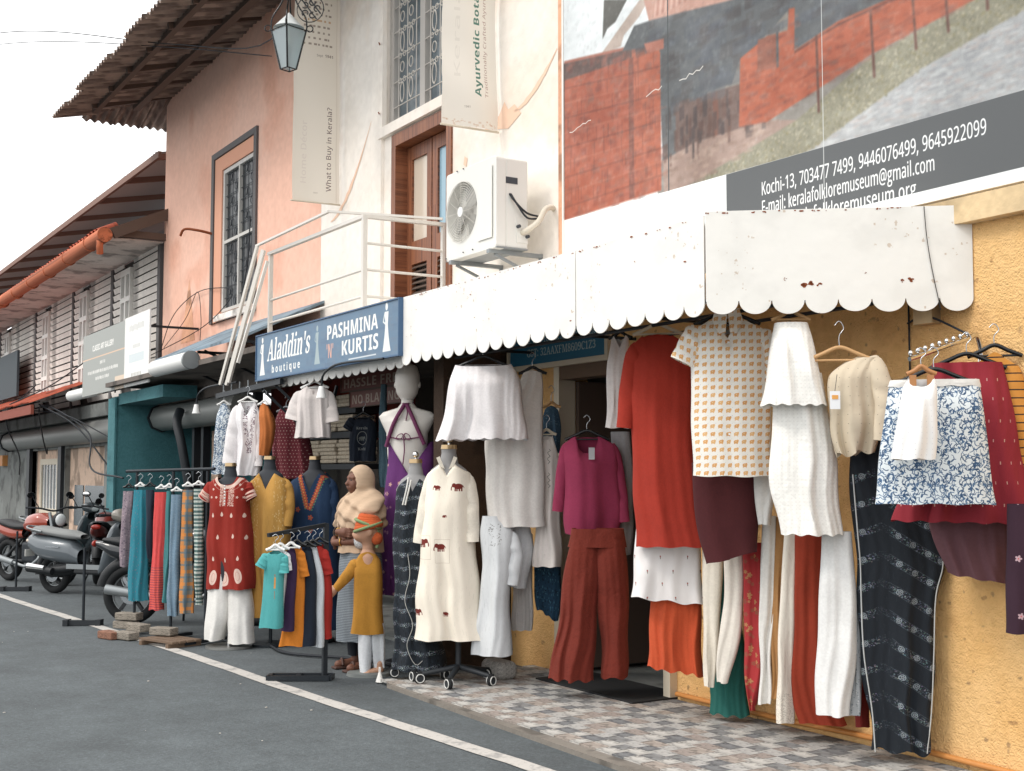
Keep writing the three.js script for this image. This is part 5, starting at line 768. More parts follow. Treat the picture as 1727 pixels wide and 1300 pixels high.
wear('emb_tunic', 'embroidered_tunic', 'pale tunic with a stitched vine next to the door frame', 'tunic', fitted(GD.emb_tunic, 256, '#e2dad4', (c, w, h) => { c.strokeStyle = '#5a5a50'; c.lineWidth = 4; for (const y of [.12, .3]) { c.beginPath(); c.moveTo(w * .6, h * y); for (let i = 1; i < 9; i++) c.lineTo(w * (.6 + .06 * Math.sin(i * 2)), h * (y + i * .014)); c.stroke(); } }), { d: .05, f1: .018, sh: .02, neck: { w: .04, f: .05, b: .02 }, hang: M.paleWood, hw: .14 });
wear('blue_batik', 'blue_batik_skirt', 'dark blue batik skirt with uneven hem above the ochre wall', 'skirt', tile(256, .2, '#1f4058', (c) => { for (let i = 0; i < 130; i++) { c.fillStyle = i % 2 ? '#12283c' : '#3f6a80'; c.fillRect(rnd() * 256, rnd() * 256, rr(3, 10), rr(6, 26)); } }), { d: .05, dt: 1, f1: .02, fr: 14, slope: -.5, hem: .02 });
wear('pale_kurta', 'grey_white_kurta', 'pale grey kurta with a stitched branch and tasselled hem', 'kurta', fitted(GD.pale_kurta, 256, '#cfd2d4', (c, w, h) => { c.strokeStyle = '#6a6a68'; for (let i = 0; i < 40; i++) { c.lineWidth = rr(2, 4); const x = w * rr(.45, .75), y = h * rr(.05, .22); c.beginPath(); c.moveTo(x, y); c.lineTo(x + rr(-14, 14), y + rr(-12, 12)); c.stroke(); } }), { d: .08, f1: .02, fr: 7, dt: .7 });
wear('white_blouse', 'white_blouse', 'white blouse with a slanted hem behind the grey kurta', 'blouse', whiteCool, { d: .06, dt: .9, f1: .02, slope: -.2 });
wear('pale_stripe', 'pale_striped_trousers', 'pale pleated trousers hanging in the corner by the ochre wall', 'trousers', solid('#c9c6c4', 8), { d: .045, dt: 1, f0: .012, f1: .016, fr: 18 });
// hung over the left stalls
wear('floral_top', 'blue_floral_top', 'white top with blue flowers on the stall rail', 'top', floralBlue, { d: .05, sh: .04, hang: HP, hw: .16 });
{
  const k = GD.white_emb, m = fitted(k, 256, '#e9e7e8', (c, w, h) => { for (let i = 0; i < 300; i++) { const t = rnd(), s = rnd() > .5 ? 1 : -1; c.fillStyle = rnd() > .5 ? '#3d2a38' : '#5a3448'; const y = h * (.08 + t * .62), x = w * (.62 + s * .2 * (1 - t) + rr(-.07, .07)); c.fillRect(x, y, rr(3, 8), rr(3, 8)); } });
  wear('white_emb', 'white_embroidered_blouse', 'sheer white blouse with dark embroidery down the neck', 'blouse', m, { d: .06, sh: .03, neck: { w: .07, f: .16, b: .02, v: true }, smat: gauze, hang: HP, hw: .2 });
}
wear('orange_jacket', 'orange_jacket', 'orange jacket squeezed at the end of the stall rail', 'jacket', solid('#c07038', 8), { d: .06, sh: .05, hang: HP, hw: .14 });
{ const g = wear('ivory_kurta', 'sheer_ivory_top', 'sheer ivory top with wide sleeves hung under the blue sign', 'top', solid('#dcd4d0', 6), { d: .06, sh: .03, neck: { w: .06, f: .04, b: .01 }, hang: HP, hw: .26, sf: .35 }); const c = (GD.ivory_kurta.r[0][1] + GD.ivory_kurta.r[0][2]) / 2; part('placket', cb(.006, .09, .004, c, 2.2, .045), std('#9a8f8c', .9), g); }
wear('maroon_dress', 'maroon_block_print_dress', 'maroon dress with small white block prints behind the stall', 'dress', tile(256, .13, '#6e2a34', (c) => { for (let i = 0; i < 16; i++) flower(c, (i % 4) * 64 + 32 + (i % 8 > 3 ? 32 : 0), Math.floor(i / 4) * 64 + 32, 12, '#c4a39a'); }), { d: .12, f1: .03, fr: 6, dt: .6, hang: std('#8f9499', .5), hw: .22 });
wear('navy_tee', 'printed_navy_tee', 'navy T-shirt with a pale round print hung inside the shop', 'T-shirt', fitted(GD.navy_tee, 256, '#141d2b', (c, w, h) => { c.strokeStyle = '#8d8f8c'; c.lineWidth = 5; c.beginPath(); c.ellipse(w * .55, h * .5, w * .17, h * .14, 0, 0, 7); c.stroke(); elephant(c, w * .52, h * .5, w * .17, '#6f7472'); c.fillStyle = '#8d8f8c'; c.font = `bold ${w * .12}px serif`; c.textAlign = 'center'; c.fillText('Kerala', w * .55, h * .31); c.fillText('Kochi', w * .55, h * .76); }), { d: .05, sh: .04, neck: { w: .06, f: .04, b: .01 }, hang: HB, hw: .22 });
wear('teal_scarf', 'teal_scarf', 'narrow teal scarf hanging beside the purple halter dress', 'scarf', tile(128, .1, '#4d6672', (c) => { for (let i = 0; i < 60; i++) { c.fillStyle = '#37505e'; c.fillRect(rnd() * 128, rnd() * 128, 5, 5); } }), { d: .03, dt: .8 });
// scarves on the street rack
{
  const rack = thing('scarf_rack', 'dark metal scarf rail on brick-weighted feet at the road edge', 'rack');
  part('rail', rod([-12.1, 1.53, 2.14], [-10.85, 1.55, 1.69], .014), M.darkMetal, rack);
  for (const [x, z] of [[-11.95, 2.08], [-11.42, 1.89], [-10.95, 1.72]]) { part('post', rod([x, .03, z], [x, 1.53, z], .014), x < -11.5 && x > -11.8 ? M.steel : M.darkMetal, rack); part('foot', bar([x - .1, .03, z - .22], [x + .1, .03, z + .22], .05, .03), M.darkMetal, rack); }
  const nm = { scarf_grey: ['printed_scarf', 'grey and pink printed scarf at the scooter end of the rack', () => tile(256, .2, '#8a7c84', c => { for (let i = 0; i < 90; i++) { c.fillStyle = i % 3 ? '#5c5160' : '#b7a4a4'; c.fillRect(rnd() * 256, rnd() * 256, rr(4, 16), rr(4, 16)); } })], scarf_teal: ['teal_scarf', 'bright teal scarf with red flecks on the street rack', () => tile(256, .2, '#2c7a8a', c => { for (let i = 0; i < 30; i++) { c.fillStyle = i % 2 ? '#5a7f8c' : '#7a6a7c'; c.fillRect(rnd() * 256, rnd() * 256, 5, 16); } })], scarf_dark: ['navy_scarf', 'dark navy scarf behind the coral one', () => solid('#232c3a', 8)], scarf_coral: ['coral_scarf', 'bright coral scarf with woven end on the street rack', k => fitted(GD[k], 128, '#cf4a48', (c, w, h) => { for (let y = h * .64; y < h; y += 9) { c.fillStyle = y % 18 > 9 ? 'rgba(90,70,90,.5)' : 'rgba(220,120,90,.5)'; c.fillRect(0, y, w, 5); } })], scarf_green: ['sea_green_scarf', 'narrow sea green scarf between the coral and grey-blue ones', () => solid('#3f7a7c', 8)], scarf_blue: ['grey_blue_scarf', 'grey-blue woven scarf with fine speckles', () => tile(256, .12, '#6f8799', c => { for (let i = 0; i < 160; i++) { c.fillStyle = i % 2 ? '#9aa7ad' : '#56708a'; c.fillRect(rnd() * 256, rnd() * 256, 8, 6); } })], scarf_plaid: ['plaid_scarf', 'orange and grey checked scarf on the street rack', () => tile(256, .11, '#7f7a72', c => { c.fillStyle = 'rgba(210,130,60,.75)'; c.fillRect(60, 0, 90, 256); c.fillRect(0, 40, 256, 70); c.fillStyle = 'rgba(80,110,130,.6)'; c.fillRect(180, 0, 40, 256); c.fillRect(0, 170, 256, 40); })], scarf_stripe: ['striped_scarf', 'grey-green scarf with white stripes next to the red mannequin', () => tile(128, .07, '#b9c2ba', c => { c.fillStyle = '#4f6866'; c.fillRect(0, 20, 128, 40); c.fillRect(0, 84, 128, 30); })] };
  for (const k in nm) { const [n, l, f] = nm[k]; wear(k, n, l, 'scarf', f(k), { d: .03, dt: .7, f0: .006, f1: .014, fr: 12, m: 64, hang: k === 'scarf_dark' || k === 'scarf_grey' ? HB : HP, hw: .1, hy: .05, hook: .1, hem: .01 }); }
  const br = (x, z, w, d, h, y, m, r, l) => { const b = part('brick', rb(w, h, d, .012, 0, 0, 0, 1), m); b.position.set(x, y, z); b.rotation.y = r; tag(b, l, 'brick', 'bricks weighing down the rack feet'); };
  
  for (const [x, z, y, m, r, l] of [[-12.0, 2.14, .09, M.concrete, .5, 'grey block under the red brick beside the alloy wheel'], [-11.98, 2.12, .17, M.concrete, .7, 'rounded brick on top of the stack beside the alloy wheel'], [-11.65, 2.12, .1, M.concrete, .3, 'pale block standing on a flat slab under the coral scarf'], [-11.6, 2.24, .04, M.concrete, .35, 'flat pale slab lying on the road under the coral scarf'], [-11.25, 2.0, .1, M.concrete, .6, 'worn block on the wooden pallet under the checked scarf'], [-11.75, 2.35, .036, M.brickRed, .3, 'reddish brick lying flat next to the painted line']]) br(x, z, .24, .12, .07, y, m, r, l);
  const pal = thing('wooden_pallet', 'low wooden slat pallet under the scarf rack', 'pallet', [-11.05, 0, 2.0], 18); for (let i = 0; i < 4; i++) part('slat', cb(.5, .018, .06, 0, .05, -.12 + i * .08), M.oldWood, pal); part('bearer', [cb(.04, .038, .34, -.2, .02, 0), cb(.04, .038, .34, .2, .02, 0)], M.oldWood, pal);
}

// ---------- mannequins ----------
const charcoal = std('#2b2f35', .75), greyForm = std('#8b8a8a', .6), skinForm = std('#b58a70', .55);
function busts(o, x, y, mat, s = 1, cap = true, ball = true) { // torso form, y = height of the neckline
  part('torso', form([[y - .95 * s, .13 * s, .1 * s, x], [y - .75 * s, .155 * s, .11 * s, x], [y - .5 * s, .115 * s, .09 * s, x], [y - .28 * s, .15 * s, .115 * s, x], [y - .12 * s, .16 * s, .1 * s, x], [y - .04 * s, .12 * s, .075 * s, x], [y + .0 * s, .065 * s, .06 * s, x], [y + .07 * s, .05 * s, .05 * s, x], [y + .1 * s, .052 * s, .052 * s, x]]), mat, o);
  if (cap) part('neck_cap', cyl(.056 * s, .052 * s, .03, x, y + .112 * s, 0), metal('#b59c78', .3, .8), o);
  if (ball) part('finial', [sph(.026 * s, x, y + .165 * s, 0), cyl(.008, .008, .04, x, y + .13 * s, 0)], M.chrome, o);
}
function casters(o, x, r = .26) {
  for (let i = 0; i < 5; i++) { const a = i / 5 * 6.2832 + .4, c = Math.cos(a), s = Math.sin(a); part('base_leg', rod([x, .17, 0], [x + c * r, .12, s * r], .022, .016, 8), M.black, o);
    const w = part('caster', [new THREE.TorusGeometry(.026, .016, 10, 18).rotateY(a + .6).translate(x + c * r, .093, s * r), cyl(.02, .02, .03, x + c * r, .12, s * r)], M.rubber, o); part('hub', cyl(.028, .028, .036, 0, 0, 0, 16).rotateX(Math.PI / 2).rotateY(a + .6).translate(x + c * r, .093, s * r), M.black, w); part('ring', [-1, 1].map(k => new THREE.TorusGeometry(.029, .004, 5, 20).translate(0, 0, k * .018).rotateY(a + .6).translate(x + c * r, .093, s * r)), std('#d6d6d2', .4), w); }
  part('stand_pole', cyl(.02, .02, 1.0, x, .66, 0), M.black, o);
}
{
  const k = GD.ele_kurta, g = thing('dress_form', 'dress form on black casters wearing a cream kurta with red elephants', 'mannequin', [k.o[0], -.02, k.o[1]], k.a, 'dress forms outside the shops'), cx = (k.r[0][1] + k.r[0][2]) / 2;
  const m = fitted(k, 512, '#efe6d6', (c, w, h) => { for (const [x, y, s, f] of [[.34, .15, .055, -1], [.62, .145, .085, -1], [.44, .31, .03, 1], [.14, .455, .09, 1], [.4, .48, .085, -1], [.07, .84, .07, 1], [.48, .85, .05, -1]]) { c.save(); c.translate(w * x, h * y); c.scale(f, 1); elephant(c, 0, 0, w * s * 1.35, '#6e241c'); c.restore(); } c.strokeStyle = 'rgba(150,130,110,.5)'; c.lineWidth = 2; c.strokeRect(w * .06, h * .42, w * .2, h * .13); c.strokeRect(w * .32, h * .44, w * .2, h * .13); });
  busts(g, cx, k.r[0][0] - .02, greyForm, 1.05);
  const kt = part('kurta', cloth(k.r, { d: .15, dt: .7, sh: .05, f0: .003, f1: .028, fr: 5, neck: { w: .055, f: .1, b: .01, v: true } }), m, g); for (const s of k.s) part('sleeve', sleeve(s, .8, .02, .05), ivory, kt);
  for (const s of [-1, 1]) part('collar', new THREE.ExtrudeGeometry(shapeOf([[s * .015, -.06], [s * .05, .03], [s * .075, .02], [s * .05, -.04]]), { depth: .008, bevelEnabled: false }).translate(cx, k.r[0][0], .085), ivory, kt);
  casters(g, .02, .27);
}
{
  const k = GD.maxi_dress, g = thing('dress_form', 'dress form on casters wearing a long black and grey batik dress', 'mannequin', [k.o[0], -.02, k.o[1]], k.a, 'dress forms outside the shops'), cx = (k.r[0][1] + k.r[0][2]) / 2;
  busts(g, cx - .0, k.r[0][0], greyForm, .9);
  const kt = part('dress', cloth(k.r, { d: .15, dt: .6, sh: .03, f0: .004, f1: .03, fr: 7, min: .12, neck: { w: .045, f: .1, b: .02, v: true } }), batik, g); part('neck_piping', [tube([[cx - .03, 1.5, .1], [cx - .035, 1.42, .135], [cx - .06, 1.3, .15]], .006, 14, 5), tube([[cx - .01, 1.48, .1], [cx - .02, 1.4, .14], [cx - .04, 1.3, .155]], .006, 14, 5)], std('#d4d2cc', .8), kt);
  part('drawstring', tube([[cx - .02, .95, .15], [cx + .0, .8, .17], [cx - .03, .62, .19], [cx + .03, .45, .2], [cx - .01, .3, .2], [cx + .06, .17, .2], [cx + .1, .2, .19]], .0022, 40, 5), std('#b9b9b4', .8), kt);
  casters(g, 0, .2);
}
{
  const k = GD.halter_dress, b = GD.halter_body, g = thing('mannequin_torso', 'white mannequin seen from behind in a purple halter dress', 'mannequin', [k.o[0], 0, k.o[1]], k.a), wm = std('#d8d3cc', .35), cx = (b.r[0][1] + b.r[0][2]) / 2;
  part('torso', form([[1.3, .15, .1, .0], [1.5, .14, .1, cx], [1.66, .16, .11, cx], [1.83, .17, .105, cx], [1.92, .215, .085, cx], [1.965, .235, .06, cx], [2.0, .2, .05, cx], [2.035, .08, .05, cx], [2.07, .05, .05, cx], [2.15, .048, .05, cx]]), wm, g);
  const hd = part('head', form([[2.1, .05, .055, cx], [2.15, .085, .075, cx, .01], [2.22, .1, .1, cx, .005], [2.3, .1, .105, cx], [2.37, .075, .08, cx], [2.4, .02, .02, cx]]), wm, g); part('ear', [sph(.02, cx - .1, 2.22, 0, .5, 1.3, 1), sph(.02, cx + .1, 2.22, 0, .5, 1.3, 1)], wm, hd);
  const pm = fitted(k, 512, '#5f2c68', (c, w, h) => { for (let i = 0; i < 46; i++) { const y = h * Math.pow(rnd(), .45), x = w * rr(.05, .75); flower(c, x, y, rr(8, 22), i % 2 ? '#b88f8c' : '#8f5f86', '#d0b098'); } });
  const d = part('dress', cloth(k.r, { d: .14, dt: .85, f0: .004, f1: .026, fr: 6, neck: { w: .17, f: .26, b: .02, v: true } }), pm, g);
  const st = std('#6a2c52', .8); part('strap', [tube([[cx - .01, 2.06, .06], [cx - .09, 1.9, .1], [cx - .15, 1.72, .09]], .016, 16, 8), tube([[cx + .01, 2.06, .06], [cx + .09, 1.9, .1], [cx + .16, 1.74, .085]], .016, 16, 8), tube([[cx - .15, 1.8, .08], [cx, 1.78, .118], [cx + .15, 1.8, .08]], .005, 16, 5), tube([[cx - .055, 2.075, 0], [cx, 2.065, .06], [cx + .055, 2.075, 0]], .006, 12, 5)], st, d);
  part('bow', [new THREE.TorusGeometry(.03, .005, 5, 14).scale(1, .6, 1).rotateZ(.6).translate(cx - .03, 1.8, .125), new THREE.TorusGeometry(.03, .005, 5, 14).scale(1, .6, 1).rotateZ(-.8).translate(cx + .03, 1.8, .125), tube([[cx, 1.8, .125], [cx + .01, 1.7, .135], [cx + .0, 1.58, .14]], .005, 14, 5), tube([[cx, 2.06, .07], [cx + .02, 2.0, .08], [cx + .01, 1.93, .085]], .005, 10, 5)], st, d);
  part('stand_pole', cyl(.02, .02, 1.3, 0, .68, 0), M.darkMetal, g); part('base', cyl(.18, .17, .03, 0, .015, 0, 28), M.darkMetal, g);
}
{
  const k = GD.anarkali, g = thing('mannequin', 'charcoal mannequin in an embroidered red kurta and white flared trousers', 'mannequin', [k.o[0], 0, k.o[1]], k.a, 'dress forms outside the shops'), cx = (k.r[0][1] + k.r[0][2]) / 2;
  const m = fitted(k, 512, '#8c2418', (c, w, h) => {
    const e = '#dcc0b2'; c.strokeStyle = e; c.lineWidth = 34; c.beginPath(); c.arc(w * .5, h * .0, w * .26, .15, 3.0); c.stroke(); c.lineWidth = 5; c.setLineDash([4, 5]); c.beginPath(); c.arc(w * .5, 0, w * .35, .2, 2.94); c.stroke(); c.setLineDash([]);
    for (const s of [-1, 1]) for (let i = 0; i < 420; i++) { c.fillStyle = e; c.fillRect(w * (.5 + s * rr(.03, .15)), h * rr(.1, .275), rr(3, 7), rr(3, 6)); }
    for (const [x, y] of [[.2, .13], [.28, .2], [.16, .2], [.8, .13], [.72, .2], [.84, .2], [.24, .09], [.76, .09]]) { flower(c, w * x, h * y, 14, e); }
    for (const [x, y] of [[.2, .36], [.4, .35], [.62, .36], [.85, .36], [.32, .55], [.66, .54], [.2, .74], [.5, .75], [.8, .73], [.9, .55]]) { paisley(c, w * x, h * y, 42, e); }
    for (const [x, y] of [[.22, .9], [.46, .91], [.78, .88]]) { c.fillStyle = e; c.beginPath(); c.ellipse(w * x, h * y, w * .085, h * .065, 0, 0, 7); c.fill(); c.strokeStyle = '#b86a58'; c.lineWidth = 3; c.beginPath(); c.ellipse(w * x, h * y, w * .04, h * .038, 0, 0, 7); c.stroke(); }
  });
  busts(g, cx, k.r[0][0] - .02, charcoal, .95, true, false);
  const kt = part('kurta', cloth(k.r, { d: .14, dt: .75, sh: .03, f0: .002, f1: .024, fr: 7, neck: { w: .085, f: .09, b: .02 } }), m, g); for (const s of k.s) { const sl = part('sleeve', sleeve(s, .85, 0, .03), solid('#8c2418', 8), kt); part('cuff', sleeve([s[1], s[2]].map(p => [p[0], p[1], p[2] * 1.05]), .87, .015, .015), solid('#d2b0a2', 30), sl); }
  for (let i = 0; i < 7; i++) part('button', sph(.008, cx + .005, k.r[0][0] - .1 - i * .026, .145), HP, kt);
  for (const q of ['palL', 'palR']) part('trouser_leg', cloth(GD[q].r, { d: .1, dt: 1, f0: .006, f1: .018, fr: 6 }), white1, g);
  part('stand_pole', cyl(.014, .014, .7, .0, .36, 0), M.chrome, g); part('base', [cyl(.2, .2, .02, 0, .012, 0, 36)], metal('#a8a8a4', .3, .7), g);
}
for (const [key, lab, mat, neck] of [['yellow_kurta', 'charcoal mannequin in a mustard yellow kurta', fitted(GD.yellow_kurta, 256, '#bd8f48', (c, w, h) => { for (let i = 0; i < 260; i++) { c.fillStyle = 'rgba(226,206,160,.6)'; c.fillRect(w * (rnd() > .5 ? rr(.08, .3) : rr(.7, .95)), h * rr(.05, .7), rr(2, 5), rr(4, 12)); } }), { w: .07, f: .17, b: .02, v: true }], ['navy_kurta', 'charcoal mannequin in a navy kurta with orange flowers along the neck', fitted(GD.navy_kurta, 512, '#16304e', (c, w, h) => { for (let i = 0; i < 26; i++) { const t = i / 25, s = i % 2 ? 1 : -1; const y = h * (.02 + t * .22), x = w * (.52 + s * .24 * (1 - t * .9)); flower(c, x, y, 24, '#a8503a', '#c9a050'); c.fillStyle = '#5a7a56'; c.fillRect(x + 16 * s, y + 10, 12, 14); } for (const [x, y] of [[.32, .25], [.56, .3], [.56, .38]]) flower(c, w * x, h * y, 26, '#a8503a', '#5a7a56'); }), { w: .09, f: .2, b: .02, v: true }]]) {
  const k = GD[key], g = thing('mannequin', lab, 'mannequin', [k.o[0], 0, k.o[1]], k.a, 'dress forms outside the shops'), cx = (k.r[0][1] + k.r[0][2]) / 2;
  busts(g, cx, k.r[0][0], charcoal, .95, true, false);
  const kt = part('kurta', cloth(k.r, { d: .15, dt: .7, sh: .05, f0: .003, f1: .03, fr: 6, neck }), mat, g);
  const w = k.r[1]; for (const [s, x] of [[-1, w[1]], [1, w[2]]]) part('sleeve', sleeve([[x - s * .04, w[0] - .01, .06], [x + s * .015, w[0] - .2, .06], [x + s * .01, w[0] - .42, .05]], .8, 0, .05), key === 'navy_kurta' ? solid('#16304e', 6) : solid('#bd8f48', 6), kt);
  part('stand_pole', cyl(.016, .016, .6, 0, .3, 0), M.darkMetal, g); part('base', cyl(.18, .18, .02, 0, .012, 0, 30), M.darkMetal, g);
}
// ---------- signed distance bodies ----------
const sub3 = (a, b) => [a[0] - b[0], a[1] - b[1], a[2] - b[2]], dot3 = (a, b) => a[0] * b[0] + a[1] * b[1] + a[2] * b[2];
const sCap = (a, b, r0, r1) => p => { const ba = sub3(b, a), pa = sub3(p, a), h = clamp(dot3(pa, ba) / dot3(ba, ba)); return Math.hypot(pa[0] - ba[0] * h, pa[1] - ba[1] * h, pa[2] - ba[2] * h) - lerp(r0, r1, h); };
const sEll = (c, r) => p => (Math.hypot((p[0] - c[0]) / r[0], (p[1] - c[1]) / r[1], (p[2] - c[2]) / r[2]) - 1) * Math.min(...r);
const smin = (a, b, k) => { const h = clamp(.5 + .5 * (b - a) / k); return lerp(b, a, h) - k * h * (1 - h); };
const sU = (list, k) => p => { let d = list[0](p); for (let i = 1; i < list.length; i++) d = smin(d, list[i](p), k); return d; };
function solidOf(fn, c, half, res) {
  const mc = new MarchingCubes(res, M.white, false, false, 200000), h = res / 2; mc.isolation = 0; mc.reset();
  for (let k = 0; k < res; k++) for (let j = 0; j < res; j++) for (let i = 0; i < res; i++) mc.field[i + j * res + k * res * res] = -fn([c[0] + (i - h) / h * half, c[1] + (j - h) / h * half, c[2] + (k - h) / h * half]);
  mc.update(); const n = mc.count, pos = new Float32Array(n * 3), nor = new Float32Array(n * 3);
  for (let i = 0; i < n; i++) for (let q = 0; q < 3; q++) pos[i * 3 + q] = c[q] + mc.positionArray[i * 3 + q] * half;
  nor.set(mc.normalArray.subarray(0, n * 3)); const g = new THREE.BufferGeometry(); g.setAttribute('position', new THREE.BufferAttribute(pos, 3)); g.setAttribute('normal', new THREE.BufferAttribute(nor, 3)); g.setAttribute('uv', new THREE.BufferAttribute(new Float32Array(n * 2).map((v, i) => pos[(i >> 1) * 3 + (i & 1)]), 2)); return g;
}
function hand(w, dir, up, k) { // five fingers rooted in the palm
  const D = V(...dir).normalize(), U = V(...up).normalize(), S = D.clone().cross(U), P = (a, b, c) => { const q = V(...w).addScaledVector(D, a).addScaledVector(S, b * k).addScaledVector(U, c); return [q.x, q.y, q.z]; };
  const f = [sCap(P(0, 0, 0), P(.07, 0, 0), .024, .026), sCap(P(.04, .012, 0), P(.075, .02, 0), .02, .018), sCap(P(.04, -.012, 0), P(.075, -.02, 0), .02, .018)];
  [[.027, .07], [.009, .078], [-.009, .074], [-.026, .06]].forEach(([b, L]) => f.push(sCap(P(.08, b, 0), P(.08 + L * .5, b * 1.05, -.006), .0095, .009), sCap(P(.08 + L * .5, b * 1.05, -.006), P(.08 + L * .85, b * 1.02, -.03), .009, .0075)));
  f.push(sCap(P(.02, .026, 0), P(.055, .05, -.008), .012, .0105), sCap(P(.055, .05, -.008), P(.085, .052, -.02), .0105, .009)); return f;
}
{
  const g = thing('person', 'woman in a beige headscarf and grey printed skirt with folded arms', 'person', [-8.93, 0, 1.15], 2);
  const skin = std('#6b4433', .6);
  const armR = [sCap([-.19, 1.22, 0], [-.215, 1.04, .05], .045, .04), sCap([-.215, 1.04, .05], [.02, 1.06, .2], .04, .026)], armL = [sCap([.19, 1.22, 0], [.215, 1.0, .05], .045, .04), sCap([.215, 1.0, .05], [-.03, .975, .205], .04, .026)];
  const body = sU([sEll([0, 1.1, 0], [.15, .22, .1]), sEll([0, .86, 0], [.15, .16, .11]), sCap([0, 1.25, 0], [0, 1.36, 0], .06, .05), sCap([-.15, 1.23, 0], [.15, 1.23, 0], .06, .06), ...armR, ...armL, sCap([-.075, .85, 0], [-.08, .45, .01], .08, .055), sCap([-.08, .45, .01], [-.085, .08, -.02], .052, .035), sCap([.075, .85, 0], [.09, .45, .02], .08, .055), sCap([.09, .45, .02], [.1, .08, .0], .052, .035), sCap([-.085, .045, -.03], [-.1, .035, .13], .035, .03), sCap([.1, .045, -.02], [.13, .035, .14], .035, .03)], .03);
  const face = sU([sEll([0, 1.445, .02], [.07, .1, .085]), sEll([0, 1.385, .065], [.04, .035, .035]), sCap([0, 1.455, .1], [0, 1.428, .12], .009, .014), sEll([-.03, 1.42, .085], [.025, .03, .02]), sEll([.03, 1.42, .085], [.025, .03, .02]), sCap([-.018, 1.398, .098], [.018, 1.398, .098], .008, .008), sCap([-.045, 1.475, .085], [-.015, 1.478, .1], .009, .009), sCap([.045, 1.475, .085], [.015, 1.478, .1], .009, .009), sCap([0, 1.36, 0], [0, 1.3, 0], .05, .05)], .018);
  part('body', [solidOf(body, [0, .74, .05], .8, 116), solidOf(face, [0, 1.42, .03], .16, 70), solidOf(sU(hand([.02, 1.06, .2], [.9, -.05, -.35], [.35, 0, .9], 1), .01), [.09, 1.05, .17], .14, 84), solidOf(sU(hand([-.03, .975, .205], [-.9, .1, -.35], [-.35, 0, .9], -1), .01), [-.1, .98, .175], .14, 84)], skin, g);
  part('eyes', [sph(.009, -.03, 1.456, .094), sph(.009, .03, 1.456, .094)], std('#1c1412', .3), g);
  const fold = p => .009 * (Math.sin(p[1] * 58 + p[0] * 34 * Math.sign(p[0] + .03) + p[2] * 14) + .6 * Math.sin(p[1] * 31 - p[0] * 47 + p[2] * 22)) * clamp((1.44 - p[1]) * 8);
  const hij = p => { let d = sU([sEll([0, 1.455, -.005], [.09, .122, .112]), sCap([0, 1.37, -.015], [0, 1.27, .02], .085, .125), sCap([-.16, 1.235, -.01], [.16, 1.235, -.01], .08, .08), sEll([0, 1.17, .04], [.2, .15, .145]), sCap([-.17, 1.2, .02], [-.2, 1.1, .06], .075, .06), sCap([.17, 1.2, .02], [.2, 1.1, .05], .08, .06), sCap([.1, 1.3, -.06], [.13, 1.15, -.1], .08, .06)], .05)(p) + fold(p); const cut = Math.max(sEll([0, 1.43, .13], [.07, .1, .135])(p), -(p[2] - .02)); return Math.max(d, -cut); };
  part('headscarf', solidOf(hij, [0, 1.29, .02], .33, 96), solid('#c8ad92', 8, { b: .004 }), g);
  const printed = tile(256, .09, '#d9dcdc', c => { for (let i = 0; i < 40; i++) { c.fillStyle = i % 2 ? '#5f6f80' : '#8a98a2'; c.beginPath(); c.ellipse(rnd() * 256, rnd() * 256, rr(8, 24), rr(5, 12), rnd() * 3, 0, 7); c.fill(); } });
  part('sleeve', [tube([[-.18, 1.2, 0], [-.21, 1.1, .03], [-.218, 1.04, .05], [-.15, 1.045, .1]], .058, 20, 14), tube([[.18, 1.2, 0], [.21, 1.08, .03], [.218, 1.0, .05], [.15, .992, .1]], .058, 20, 14)], printed, g);
  part('bangle', [new THREE.TorusGeometry(.03, .005, 6, 20).rotateY(1.0).translate(-.04, 1.055, .16), new THREE.TorusGeometry(.03, .005, 6, 20).rotateY(-1.0).translate(.03, .983, .175)], metal('#c79a4a', .3, .9), g);
  const sk = tile(256, .05, '#6f7880', c => { for (let y = 0; y < 256; y += 64) { c.fillStyle = '#a9aeb0'; for (let x = 0; x < 256; x += 32) c.fillRect(x + (y % 128 ? 16 : 0), y, 18, 16); c.fillStyle = '#4a525a'; c.fillRect(0, y + 34, 256, 10); } });
  part('tunic', cloth([[1.18, -.19, .19], [1.02, -.18, .18], [.9, -.18, .18]], { d: .16, dt: 1, f1: .01 }), solid('#c8ad92', 8), g);
  part('skirt', cloth([[.99, -.165, .165], [.85, -.185, .185], [.5, -.18, .185], [.22, -.175, .185]], { d: .15, dt: .9, f0: .006, f1: .02, fr: 6 }), sk, g);
  part('leggings', [cloth([[.4, -.14, -.02], [.1, -.13, -.04]], { d: .055, dt: 1, f1: .004, m: 32 }), cloth([[.4, .03, .16], [.1, .055, .15]], { d: .055, dt: 1, f1: .004, m: 32 })], solid('#1b1f27', 4), g);
  for (const [x, z] of [[-.095, .05], [.115, .06]]) part('sandal', [rb(.085, .02, .25, .009, x, .012, z), tube([[x - .04, .03, z + .06], [x, .075, z + .05], [x + .04, .03, z + .06]], .011, 12, 6)], std('#4a322a', .7), g);
}
